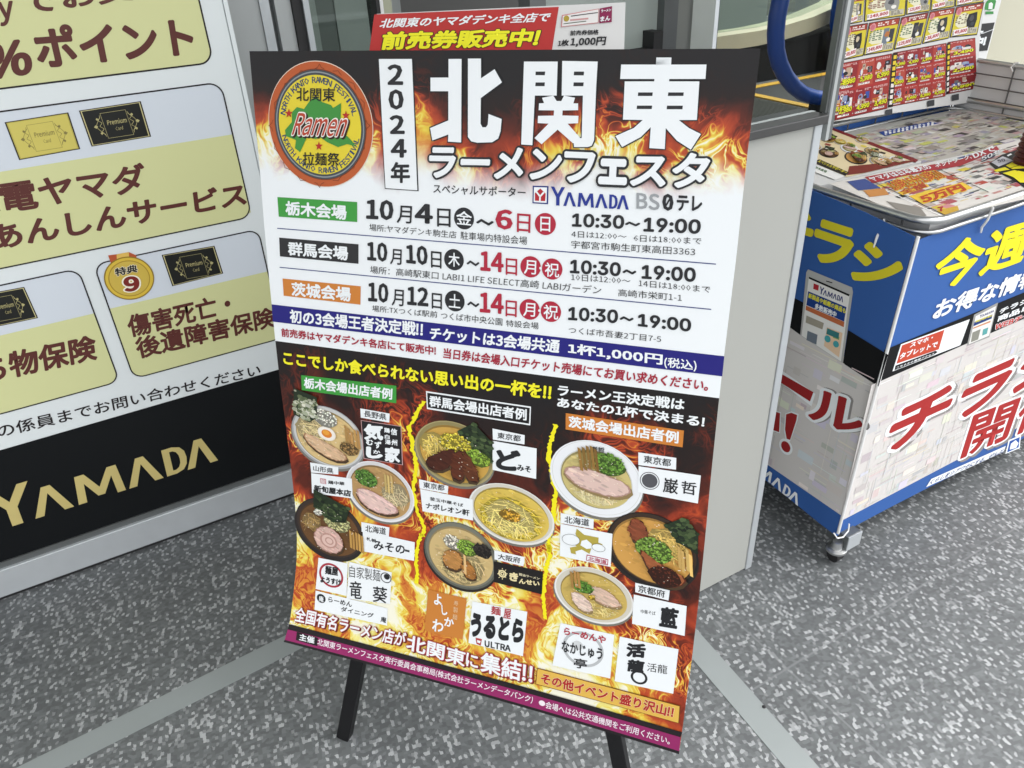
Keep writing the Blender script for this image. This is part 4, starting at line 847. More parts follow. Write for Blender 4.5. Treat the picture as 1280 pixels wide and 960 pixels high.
(2,'#eef2f4','k',[(2031.3,-1087),(2133.5,-1088),(2136.7,-1011.6),(2027.9,-1009.3)],'y',11,'38,800'),
(2,'#eef2f4','k',[(2138.4,-1088.4),(2257.7,-1090),(2261.6,-1007.5),(2141.3,-1013.3)],'y',12,'49,800'),
(2,'#eef2f4','k',[(1699,-1208.3),(1731.2,-1205.2),(1735.6,-1150.1),(1699,-1148.8)],'y',13,'99,800'),
(2,'#eef2f4','k',[(1735.3,-1212.2),(1784,-1212.6),(1792,-1154.2),(1746.1,-1152.2)],'y',14,'69,800'),
(2,'#eef2f4','k',[(1786,-1216.2),(1935.7,-1219.8),(1950.4,-1155.5),(1798.4,-1153.7)],'y',15,'149,800'),
(2,'#eef2f4','k',[(1937.7,-1219.7),(2033.1,-1221.5),(2045,-1158.3),(1953.1,-1157.2)],'y',16,'129,800'),
(2,'#eef2f4','k',[(2035.9,-1221.4),(2125.7,-1223.8),(2143.4,-1161.2),(2048.2,-1159.3)],'y',17,'38,800'),
(2,'#eef2f4','k',[(2129.3,-1223.6),(2244,-1225),(2266.1,-1164.1),(2146.7,-1161.8)],'y',18,'49,800'),
(2,'#eef2f4','k',[(1699,-1270.7),(1740.2,-1268.3),(1744.7,-1215.2),(1699,-1213.3)],'y',19,'99,800'),
(2,'#eef2f4','k',[(1744.2,-1275.2),(1792.2,-1276.3),(1800.3,-1220),(1755,-1217.4)],'y',20,'69,800'),
(2,'#eef2f4','k',[(1794.2,-1279.7),(1941.7,-1285.3),(1956.2,-1223.4),(1806.6,-1219.6)],'y',21,'149,800'),
(2,'#eef2f4','k',[(1943.6,-1285.2),(2037.4,-1288.3),(2049.3,-1227.5),(1958.9,-1225.2)],'y',22,'129,800'),
(2,'#eef2f4','k',[(2040.2,-1288.2),(2128.5,-1291.8),(2145.9,-1231.6),(2052.4,-1228.4)],'y',23,'38,800'),
(2,'#eef2f4','k',[(2132.1,-1291.6),(2244.7,-1294.5),(2266.5,-1236.1),(2149.3,-1232.2)],'y',24,'49,800'),
(2,'#5c1a1c','p',[[(1699,-996.8),(1763.6,-997.8),(1783,-865),(1699,-868.7)]]),
(3,'#a93230','p',[[(1699,-995.4),(1762.4,-996.2),(1781.1,-867.1),(1699,-870.7)]]),
(4,'#eef2f4','k',[(1699,-994.4),(1705.3,-994.8),(1710.5,-935.9),(1699,-936.5)],'r',180,'3,490'),
(4,'#eef2f4','k',[(1699,-931.3),(1711,-930.7),(1716.5,-869.6),(1699,-871.3)],'r',181,'3,490'),
(4,'#eef2f4','k',[(1708.6,-994.8),(1762.2,-995.2),(1770.9,-935.4),(1714.1,-935.9)],'r',187,'1,990'),
(4,'#eef2f4','k',[(1714.6,-930.7),(1771.6,-930),(1780.6,-867.8),(1720.3,-869.5)],'r',188,'6,990'),
(2,'#5c1a1c','p',[[(1725.3,-998.2),(1911.5,-999.6),(1937.7,-858.1),(1732.4,-857.1)]]),
(3,'#a93230','p',[[(1727.6,-996.6),(1909.5,-997.9),(1934.7,-860.3),(1734.7,-859.3)]]),
(4,'#eef2f4','k',[(1727.3,-995.5),(1784.3,-995.9),(1790.1,-932.2),(1730.5,-931.8)],'r',220,'2,980'),
(4,'#eef2f4','k',[(1730.8,-926.2),(1790.6,-926.6),(1796.7,-860.3),(1734.2,-860)],'r',221,'2,980'),
(4,'#eef2f4','k',[(1787.9,-995.9),(1846.4,-996.4),(1855.1,-932.7),(1794,-932.3)],'r',227,'5,980'),
(4,'#eef2f4','k',[(1794.5,-926.6),(1855.9,-927),(1864.9,-860.7),(1800.8,-860.4)],'r',228,'4,990'),
(4,'#eef2f4','k',[(1850.2,-996.4),(1910.1,-996.8),(1921.8,-933.1),(1859,-932.7)],'r',234,'6,990'),
(4,'#eef2f4','k',[(1859.8,-927),(1922.8,-927.5),(1935,-861),(1869.1,-860.7)],'r',235,'3,490'),
(2,'#5c1a1c','p',[[(1917.9,-1001),(2131.2,-1001.3),(2184.3,-855.9),(1941.7,-861.2)]]),
(3,'#a93230','p',[[(1920.6,-999.3),(2129.1,-999.6),(2180.4,-858.3),(1944.1,-863.3)]]),
(4,'#eef2f4','k',[(1919.8,-999.2),(1968.4,-999.2),(1977.5,-957.2),(1926.9,-957.4)],'r',260,'6,990'),
(4,'#eef2f4','k',[(1927.5,-953.8),(1978.3,-953.4),(1987.6,-910.2),(1934.9,-910.9)],'r',261,'8,990'),
(4,'#eef2f4','k',[(1935.5,-907.1),(1988.4,-906.4),(1998,-861.9),(1943.1,-863.1)],'r',262,'2,980'),
(4,'#eef2f4','k',[(1971.5,-999.2),(2021.2,-999.3),(2032.4,-956.9),(1980.7,-957.1)],'r',267,'4,990'),
(4,'#eef2f4','k',[(1981.5,-953.4),(2033.4,-953.1),(2044.9,-909.4),(1991,-910.2)],'r',268,'2,980'),
(4,'#eef2f4','k',[(1991.8,-906.3),(2045.9,-905.6),(2057.8,-860.6),(2001.6,-861.8)],'r',269,'3,490'),
(4,'#eef2f4','k',[(2024.4,-999.3),(2075.1,-999.4),(2088.5,-956.5),(2035.7,-956.8)],'r',274,'1,990'),
(4,'#eef2f4','k',[(2036.7,-953.1),(2089.7,-952.8),(2103.5,-908.7),(2048.4,-909.4)],'r',275,'8,990'),
(4,'#eef2f4','k',[(2049.4,-905.5),(2104.7,-904.8),(2119,-859.3),(2061.4,-860.6)],'r',276,'8,990'),
(4,'#eef2f4','k',[(2078.4,-999.4),(2130.2,-999.4),(2145.9,-956.2),(2091.9,-956.5)],'r',281,'2,980'),
(4,'#eef2f4','k',[(2093.1,-952.7),(2147.3,-952.4),(2163.5,-907.9),(2107.1,-908.6)],'r',282,'1,990'),
(4,'#eef2f4','k',[(2108.3,-904.7),(2164.9,-903.9),(2181.7,-858),(2122.7,-859.3)],'r',283,'4,580'),
(2,'#5c1a1c','p',[[(2138,-1002.7),(2256.5,-1001.4),(2326.7,-858.3),(2186.4,-860.4)]]),
(3,'#a93230','p',[[(2140,-1001.1),(2255.9,-999.7),(2323.8,-860.6),(2187.3,-862.6)]]),
(4,'#eef2f4','k',[(2142.1,-1000.9),(2253.8,-999.6),(2274.4,-957.1),(2156.7,-958.5)],'r',140,'3,490'),
(4,'#eef2f4','k',[(2158,-954.8),(2276.2,-953.3),(2297.5,-909.5),(2173,-911.1)],'r',141,'2,980'),
(4,'#eef2f4','k',[(2174.4,-907.3),(2299.4,-905.6),(2321.4,-860.4),(2189.9,-862.3)],'r',142,'6,990'),
(4,'#241a18','p',[[(1913.7,-999.3),(1932.8,-999.3),(1958.5,-859.7),(1938.3,-860.7)]]),
(5,'#e6c83a','p',[[(1918.4,-994),(1930,-993.9),(1931.7,-984.5),(1920.1,-984.6)]]),
(5,'#e6c83a','p',[[(1921,-979.9),(1932.5,-979.8),(1934.3,-970.3),(1922.7,-970.4)]]),
(5,'#e6c83a','p',[[(1923.5,-965.7),(1935.1,-965.5),(1936.9,-955.9),(1925.2,-956.1)]]),
(5,'#e6c83a','p',[[(1926.1,-951.3),(1937.8,-951.1),(1939.5,-941.4),(1927.8,-941.7)]]),
(5,'#e6c83a','p',[[(1928.7,-936.9),(1940.4,-936.6),(1942.2,-926.8),(1930.4,-927.2)]]),
(5,'#eee6e0','p',[[(1931.3,-922.3),(1943.1,-921.9),(1944.9,-912.1),(1933,-912.5)]]),
(5,'#eee6e0','p',[[(1933.9,-907.6),(1945.8,-907.2),(1947.6,-897.2),(1935.7,-897.7)]]),
(5,'#eee6e0','p',[[(1936.6,-892.7),(1948.5,-892.3),(1950.3,-882.2),(1938.3,-882.8)]]),
(5,'#eee6e0','p',[[(1939.2,-877.8),(1951.3,-877.2),(1953.1,-867.1),(1941,-867.7)]]),
(4,'#241a18','p',[[(2134,-999.7),(2148.5,-1000.8),(2196.8,-863.7),(2184,-860.7)]]),
(5,'#e6c83a','p',[[(2138.8,-994.6),(2147.5,-995.3),(2150.7,-986),(2142.2,-985.2)]]),
(5,'#e6c83a','p',[[(2143.8,-980.5),(2152.4,-981.3),(2155.7,-972),(2147.2,-971.1)]]),
(5,'#e6c83a','p',[[(2148.9,-966.4),(2157.4,-967.3),(2160.7,-957.8),(2152.3,-956.8)]]),
(5,'#e6c83a','p',[[(2154,-952.1),(2162.4,-953.1),(2165.8,-943.6),(2157.5,-942.5)]]),
(5,'#e6c83a','p',[[(2159.2,-937.6),(2167.4,-938.8),(2170.8,-929.2),(2162.7,-927.9)]]),
(5,'#eee6e0','p',[[(2164.4,-923.1),(2172.6,-924.3),(2176,-914.6),(2167.9,-913.3)]]),
(5,'#eee6e0','p',[[(2169.7,-908.4),(2177.7,-909.8),(2181.2,-900),(2173.2,-898.5)]]),
(5,'#eee6e0','p',[[(2175,-893.5),(2182.9,-895.1),(2186.4,-885.2),(2178.6,-883.6)]]),
(5,'#eee6e0','p',[[(2180.4,-878.6),(2188.2,-880.2),(2191.7,-870.3),(2184,-868.5)]]),
(3,'#ffffff','g',1730,-897,2285,-863,300,41,'small'),
(5,'#44464a','p',[[(1929.3,-855.7),(1957.8,-855.2),(1963,-838.8),(1934.4,-839.4)]]),
(5,'#44464a','p',[[(2104.5,-854.7),(2135,-854.2),(2141.3,-837.3),(2110.6,-837.9)]]),
(5,'#44464a','p',[[(2211.8,-855.5),(2243.5,-855),(2250.6,-837.7),(2218.7,-838.3)]]),
],
('WS','mark'):[
(2,'#2f8f3c','p',[[(4255.9,-836.2),(4282.2,-858.2),(4320.1,-871.2),(4352.7,-848.2),(4355.1,-811.3),(4320.5,-806.1),(4272.8,-814.4)]]),
(3,'#eef0ee','p',[[(4302.1,-814.3),(4294.4,-841),(4312.6,-845.9),(4331.8,-836.2),(4337.4,-811.2)]]),
(2,'#2f8f3c','p',[[(4284.2,-805.3),(4353.3,-799.1),(4359.2,-786.2),(4290.8,-790.7)]]),
],
('WS','black_field'):[
(2,'#15161a','p',[[(4221.5,-749.5),(4389.4,-743.4),(4388.4,-606.9),(4220.7,-615.3)]]),
(3,'#eef2f4','t','中!',[(4248.6,-636.1),(4354,-633.2),(4248.7,-686.8)],.07,.07),
(3,'#eef2f4','l',[(4309.6,-699.1),(4401.4,-711)],3),
(3,'#eef2f4','t','販売',[(4220.5,-701.5),(4310.4,-697.4),(4221.3,-716.4)],.05,.05),
],
}
PLANES={'P':((.25073,1.18654,1.20965),(.65757,-.75334,.00899),(-.14445,-.13778,-.97987),(-.73942,-.64303,.19942)),
'SB':((.00000,1.78300,.00000),(1.00000,.00000,.00000),(.00000,.00000,-1.00000),(.00000,-1.00000,.00000)),
'CF':((.00000,.82300,.00000),(1.00000,.00000,.00000),(.00000,.00000,-1.00000),(.00000,-1.00000,.00000)),
'F1':((.00000,.00000,.82600),(1.00000,.00000,.00000),(.00000,-1.00000,.00000),(-.00000,.00000,1.00000)),
'F2':((.00000,.00000,.80300),(1.00000,.00000,.00000),(.00000,-1.00000,.00000),(-.00000,.00000,1.00000)),
'F3':((.00000,.00000,.83200),(1.00000,.00000,.00000),(.00000,-1.00000,.00000),(-.00000,.00000,1.00000)),
'FB':((.00000,1.38050,.00000),(1.00000,.00000,.00000),(.00000,.00000,-1.00000),(.00000,-1.00000,.00000)),
'WS':((.00000,2.60000,.00000),(1.00000,.00000,.00000),(.00000,.00000,-1.00000),(.00000,-1.00000,.00000)),
'CL':((1.28400,.82300,.08000),(.00000,-1.00000,.00000),(-.03833,.00000,-.99927),(-.99927,.00000,.03833)),
'NT':((.41198,1.10000,.00000),(.85139,-.52454,.00000),(.00000,.00000,-1.00000),(-.52454,-.85139,-.00000))}
LEFT=[(.002,0),(.001,.058),(-0,.146),(-.002,.226),(-.003,.324),(-.003,.422),(-.002,.494),(.001,.564),(.003,.637),(.004,.705),(.003,.768),(-.001,.824),(-.011,.897),(-.019,.954),(-.03,.991)]
RIGHT=[(.683,-0),(.683,.033),(.682,.111),(.683,.237),(.682,.363),(.682,.422),(.683,.534),(.685,.643),(.686,.723),(.686,.845),(.684,.984),(.683,1.029)]
CAMR=(.86619,-.49770,-.04482)
CAMU=(.29434,.43566,.85063)
CAMF=(.40383,.75000,-.52386)
CAMH=1.3604
FPX=962.547

# ------------------------------------------------------------------ camera, world, sun, exposure
SC = bpy.context.scene
COL = SC.collection
cam_d = bpy.data.cameras.new('camera')
cam = bpy.data.objects.new('camera', cam_d)
COL.objects.link(cam)
SC.camera = cam
R_, U_, F_ = Vector(CAMR), Vector(CAMU), Vector(CAMF)
cam.matrix_world = Matrix(((R_.x, U_.x, -F_.x, 0), (R_.y, U_.y, -F_.y, 0), (R_.z, U_.z, -F_.z, CAMH), (0, 0, 0, 1)))
cam_d.sensor_width = 36
cam_d.lens = FPX / 1280 * 36
cam_d.clip_start = .02
cam_d.clip_end = 400

SUN_EL, SUN_AZ = radians(60), radians(105)      # through the open front, from the right
w = bpy.data.worlds.new('World')
SC.world = w
w.use_nodes = True
nt = w.node_tree
bg = nt.nodes['Background']
sky = nt.nodes.new('ShaderNodeTexSky')
sky.sky_type = 'NISHITA'
sky.sun_disc = False
sky.sun_elevation = SUN_EL
sky.sun_rotation = SUN_AZ
sky.air_density = 1.0
sky.dust_density = 3.0
hs = nt.nodes.new('ShaderNodeHueSaturation')
hs.inputs['Saturation'].default_value = .05
nt.links.new(sky.outputs[0], hs.inputs['Color'])
nt.links.new(hs.outputs[0], bg.inputs[0])
bg.inputs[1].default_value = .15
sd = bpy.data.lights.new('sun', 'SUN')
sun = bpy.data.objects.new('sun', sd)
COL.objects.link(sun)
sd.energy = .6
sd.angle = radians(40)
sd.color = (1, .97, .93)
sdir = Vector((sin(SUN_AZ) * cos(SUN_EL), cos(SUN_AZ) * cos(SUN_EL), sin(SUN_EL)))
sun.rotation_euler = sdir.to_track_quat('Z', 'Y').to_euler()
sun.location = sdir * 20
vs = SC.view_settings
vs.view_transform = 'Standard'
vs.look = 'None'
vs.gamma = 1
vs.exposure = 1.8
SC.render.engine = 'CYCLES'
SC.cycles.max_bounces = 8
SC.cycles.use_denoising = True

# ------------------------------------------------------------------ helpers
def lin(h):
    h = h.lstrip('#')
    if len(h) == 3: h = ''.join(c * 2 for c in h)
    return [((v / 12.92) if v <= .04045 else ((v + .055) / 1.055) ** 2.4) for v in (int(h[i:i + 2], 16) / 255 for i in (0, 2, 4))]

def tag(o, label=None, cat=None, group=None, kind=None):
    if label: o['label'] = label
    if cat: o['category'] = cat
    if group: o['group'] = group
    if kind: o['kind'] = kind
    return o

def thing(name, loc, label, cat, group=None):
    o = bpy.data.objects.new(name, None)
    o.empty_display_size = .1
    COL.objects.link(o)
    o.location = loc
    return tag(o, label, cat, group)

def link(name, me, mat=None, parent=None):
    o = bpy.data.objects.new(name, me)
    if mat:
        me.materials.clear()
        me.materials.append(mat)
    COL.objects.link(o)
    if parent:
        o.parent = parent
        # shapes are written in world metres: shift them into the parent's frame
        root = parent
        while root.parent: root = root.parent
        if parent is root:
            me.transform(Matrix.Translation(-root.location))
        else:
            me.transform(Matrix.Translation(-root.location))
    return o

class MB:
    def __init__(s): s.v, s.f = [], []
    def add(s, vs_, fs): 
        n = len(s.v); s.v += [tuple(v) for v in vs_]; s.f += [tuple(i + n for i in f) for f in fs]; return s
    def box(s, a, b):
        x0, y0, z0 = a; x1, y1, z1 = b
        return s.add([(x0,y0,z0),(x1,y0,z0),(x1,y1,z0),(x0,y1,z0),(x0,y0,z1),(x1,y0,z1),(x1,y1,z1),(x0,y1,z1)],
                     [(3,2,1,0),(4,5,6,7),(0,1,5,4),(1,2,6,5),(2,3,7,6),(3,0,4,7)])
    def obox(s, O, ax, ay, az):
        O, ax, ay, az = map(Vector, (O, ax, ay, az))
        return s.add([O, O+ax, O+ax+ay, O+ay, O+az, O+ax+az, O+ax+ay+az, O+ay+az],
                     [(3,2,1,0),(4,5,6,7),(0,1,5,4),(1,2,6,5),(2,3,7,6),(3,0,4,7)])
    def tube(s, pts, r, n=10, closed=False, sx=1.0):
        P = [Vector(p) for p in pts]; rings = []; m = len(P); up = None
        for i in range(m):
            if closed: t = P[(i+1) % m] - P[i-1]
            else: t = P[min(i+1, m-1)] - P[max(i-1, 0)]
            t.normalize()
            if up is None: up = Vector((0,0,1)) if abs(t.z) < .9 else Vector((0,1,0))
            a = t.cross(up)
            if a.length < 1e-5: a = t.orthogonal()
            a.normalize(); b = a.cross(t).normalized(); up = b
            rr = r[i] if isinstance(r, (list, tuple)) else r
            rings.append([P[i] + a * cos(2*pi*k/n) * rr * sx + b * sin(2*pi*k/n) * rr for k in range(n)])
        base = len(s.v)
        for R in rings: s.v += [tuple(v) for v in R]
        for i in range(m if closed else m-1):
            j = (i+1) % m
            for k in range(n):
                s.f.append((base+i*n+k, base+i*n+(k+1) % n, base+j*n+(k+1) % n, base+j*n+k))
        if not closed:
            s.f.append(tuple(base+k for k in range(n))[::-1]); s.f.append(tuple(base+(m-1)*n+k for k in range(n)))
        return s
    def lathe(s, c, prof, n=28):
        base = len(s.v)
        for r, z in prof:
            s.v += [(c[0]+r*cos(2*pi*k/n), c[1]+r*sin(2*pi*k/n), c[2]+z) for k in range(n)]
        for i in range(len(prof)-1):
            for k in range(n):
                s.f.append((base+i*n+k, base+i*n+(k+1) % n, base+(i+1)*n+(k+1) % n, base+(i+1)*n+k))
        s.f.append(tuple(base+k for k in range(n))[::-1]); s.f.append(tuple(base+(len(prof)-1)*n+k for k in range(n)))
        return s
    def build(s, name, mat, parent=None, bevel=0, smooth=False):
        me = bpy.data.meshes.new(name)
        me.from_pydata(s.v, [], s.f); me.update()
        if smooth:
            me.polygons.foreach_set('use_smooth', [True] * len(me.polygons))
            try: me.set_sharp_from_angle(angle=radians(40))
            except Exception: pass
        o = link(name, me, mat, parent)
        if bevel:
            m = o.modifiers.new('bevel', 'BEVEL'); m.width = bevel; m.segments = 2; m.limit_method = 'ANGLE'
        return o

def material(name, color=(.5,.5,.5), rough=.5, metal=0, spec=.5, noise=0, nscale=8, bump=0, bscale=60, coat=0):
    m = bpy.data.materials.new(name); m.use_nodes = True
    n = m.node_tree; b = n.nodes['Principled BSDF']
    if isinstance(color, str): color = lin(color)
    b.inputs['Base Color'].default_value = (*color, 1)
    b.inputs['Roughness'].default_value = rough; b.inputs['Metallic'].default_value = metal
    b.inputs['Specular IOR Level'].default_value = spec
    b.inputs['Coat Weight'].default_value = coat
    tc = n.nodes.new('ShaderNodeTexCoord')
    if noise:
        nz = n.nodes.new('ShaderNodeTexNoise'); nz.inputs['Scale'].default_value = nscale; nz.inputs['Detail'].default_value = 5
        n.links.new(tc.outputs['Object'], nz.inputs['Vector'])
        mr = n.nodes.new('ShaderNodeMapRange'); mr.inputs[3].default_value = 1-noise; mr.inputs[4].default_value = 1+noise
        n.links.new(nz.outputs['Fac'], mr.inputs[0])
        mx = n.nodes.new('ShaderNodeMix'); mx.data_type = 'RGBA'; mx.blend_type = 'MULTIPLY'; mx.inputs[0].default_value = 1
        mx.inputs[6].default_value = (*color, 1); n.links.new(mr.outputs[0], mx.inputs[7]); n.links.new(mx.outputs[2], b.inputs['Base Color'])
        mr2 = n.nodes.new('ShaderNodeMapRange'); mr2.inputs[3].default_value = max(rough-.08, .02); mr2.inputs[4].default_value = rough+.1
        n.links.new(nz.outputs['Fac'], mr2.inputs[0]); n.links.new(mr2.outputs[0], b.inputs['Roughness'])
    if bump:
        nb = n.nodes.new('ShaderNodeTexNoise'); nb.inputs['Scale'].default_value = bscale; nb.inputs['Detail'].default_value = 4
        n.links.new(tc.outputs['Object'], nb.inputs['Vector'])
        bp = n.nodes.new('ShaderNodeBump'); bp.inputs['Strength'].default_value = bump; bp.inputs['Distance'].default_value = .004
        n.links.new(nb.outputs['Fac'], bp.inputs['Height']); n.links.new(bp.outputs[0], b.inputs['Normal'])
    return m

def glass(name, tint, gloss=.12):
    m = bpy.data.materials.new(name); m.use_nodes = True; n = m.node_tree; n.nodes.clear()
    o = n.nodes.new('ShaderNodeOutputMaterial'); t = n.nodes.new('ShaderNodeBsdfTransparent'); t.inputs[0].default_value = (*tint, 1)
    g = n.nodes.new('ShaderNodeBsdfGlossy'); g.inputs['Roughness'].default_value = .03
    fr = n.nodes.new('ShaderNodeLayerWeight'); fr.inputs[0].default_value = .5
    pw = n.nodes.new('ShaderNodeMath'); pw.operation = 'POWER'; pw.inputs[1].default_value = 5; n.links.new(fr.outputs['Facing'], pw.inputs[0])
    mul = n.nodes.new('ShaderNodeMath'); mul.operation = 'MULTIPLY_ADD'; mul.inputs[1].default_value = .8; mul.inputs[2].default_value = gloss*.3; n.links.new(pw.outputs[0], mul.inputs[0])
    mx = n.nodes.new('ShaderNodeMixShader'); n.links.new(mul.outputs[0], mx.inputs[0])
    n.links.new(t.outputs[0], mx.inputs[1]); n.links.new(g.outputs[0], mx.inputs[2]); n.links.new(mx.outputs[0], o.inputs[0])
    return m

def print_mat(name, rough, spec=.4, bump=0):
    m = material(name, (.8,.8,.8), rough, spec=spec, bump=bump, bscale=11)
    n = m.node_tree; b = n.nodes['Principled BSDF']
    a = n.nodes.new('ShaderNodeAttribute'); a.attribute_name = 'ink'
    n.links.new(a.outputs['Color'], b.inputs['Base Color'])
    return m

INK_GLOSS = print_mat('poster_ink', .42, .28, .12)
INK_SIGN = print_mat('sign_vinyl', .42, .4)
INK_CLOTH = print_mat('printed_cloth', .75, .2)
INK_PAPER = print_mat('newsprint_ink', .6, .3)
GOLD = material('gold_lettering', (.74,.61,.24), .3, metal=.4, noise=.12, nscale=9)

# ------------------------------------------------------------------ print system
KINK = .95
def _font(file):
    try:
        d = bpy.utils.system_resource('DATAFILES', path='fonts')
        return bpy.data.fonts.load(os.path.join(d, file))
    except Exception:
        return None
FONTS = {'N': None, 'I': _font('Inter.woff2'), 'L': _font('Noto Sans CJK Regular.woff2')}      # built-in face (Japanese falls back to Noto) and Blender's own Inter
_tc, _lc = {}, {}
def _res(size_mm): return 1 if size_mm < 9 else (2 if size_mm < 30 else 5)
def runs(s, f):
    out = []
    for ch in s:
        k = ('I' if f == 'I' and FONTS['I'] else ('L' if FONTS['L'] else 'N')) if ord(ch) < 128 else 'N'
        if out and out[-1][1] == k: out[-1][0] += ch
        else: out.append([ch, k])
    return out
def make_texts(keys):
    """fill all strings at once, in the still empty scene"""
    obs = []
    for key in keys:
        c = bpy.data.curves.new('t', 'FONT'); c.body = key[0]; c.resolution_u = key[2]
        if FONTS.get(key[1]): c.font = FONTS[key[1]]
        o = bpy.data.objects.new('t', c); COL.objects.link(o); obs.append(o)
    dg = bpy.context.evaluated_depsgraph_get()
    for key, o in zip(keys, obs):
        me = bpy.data.meshes.new_from_object(o.evaluated_get(dg)); me.calc_loop_triangles()
        v = np.zeros(len(me.vertices)*3); me.vertices.foreach_get('co', v)
        t = np.zeros(len(me.loop_triangles)*3, dtype=np.int32); me.loop_triangles.foreach_get('vertices', t)
        _tc[key] = (v.reshape(-1, 3)[:, :2].copy(), t.reshape(-1, 3).astype(np.int64)); bpy.data.meshes.remove(me)
    for o in obs:
        c = o.data; bpy.data.objects.remove(o); bpy.data.curves.remove(c)
def run_mesh(s, k, res):
    key = (s, k, res)
    if key not in _tc: make_texts([key])
    return _tc[key]
SCALE = {}
def em(k):
    if k not in SCALE:
        v, t = run_mesh('国' if k == 'N' else 'H', k, 1)
        SCALE[k] = (.91 if k == 'N' else .74) / (v[:, 1].max() - v[:, 1].min())
    return SCALE[k]
def raw_text(s, f, size_mm):
    """vertices in em and triangles of a whole line, Latin and Japanese runs set one after the other"""
    res = _res(size_mm); key = (s, f, res)
    if key in _lc: return _lc[key]
    x = 0; VV, TT, n = [], [], 0
    for r, k in runs(s, f):
        v, t = run_mesh(r, k, res); v = v * em(k)
        lead = len(r) - len(r.lstrip(' ')); trail = len(r) - len(r.rstrip(' '))
        if len(v):
            if k == 'N':
                VV.append(v + np.array([x, 0])); adv = len(r)*1.0*em('N')
            else:
                x += .3*lead + .05; VV.append(v - np.array([v[:, 0].min() - x, 0])); adv = v[:, 0].max() - v[:, 0].min() + .05 + .3*trail
            TT.append(t + n); n += len(v); x += adv
        else: x += .35*len(r)
    _lc[key] = (np.concatenate(VV), np.concatenate(TT)) if VV else (np.zeros((0, 2)), np.zeros((0, 3), dtype=np.int64))
    return _lc[key]
def collect_texts():
    ks = {('国', 'N', 1), ('H', 'I', 1), ('H', 'L', 1)}
    for items in PRINTS.values():
        for it in items:
            if it[2] == 't':
                a = it[3:]; P = a[1]; rs = _res(math.hypot(P[2][0]-P[0][0], P[2][1]-P[0][1]))
                ks |= {(r, k, rs) for r, k in runs(a[0], a[4] if len(a) > 4 else 'N')}
    for ch in 'NORTHKAMEFSIVL': ks |= {(r, k, 1) for r, k in runs(ch, 'N')}
    make_texts(sorted(ks))

collect_texts()
YAM = [  # the retailer's name: letters with open A shapes
 [[(0,1),(.045,1),(.092,.62),(.14,1),(.185,1),(.115,.45),(.115,0),(.07,0),(.07,.45)]],
 [[(.165,0),(.225,.74),(.262,.74),(.33,0),(.29,0),(.243,.55),(.203,0)]],
 [[(.35,0),(.365,.74),(.405,.74),(.455,.3),(.505,.74),(.545,.74),(.56,0),(.523,0),(.515,.5),(.47,.08),(.44,.08),(.395,.5),(.387,0)]],
 [[(.575,0),(.632,.74),(.668,.74),(.735,0),(.695,0),(.65,.55),(.612,0)]],
 [[(.752,.74),(.80,.74),(.835,.68),(.853,.55),(.858,.37),(.853,.19),(.835,.06),(.80,0),(.752,0)],[(.785,.63),(.785,.11),(.80,.11),(.815,.16),(.824,.26),(.826,.37),(.824,.48),(.815,.58),(.80,.63)]],
 [[(.85,0),(.905,.74),(.942,.74),(1.0,0),(.962,0),(.923,.55),(.887,0)]],
]

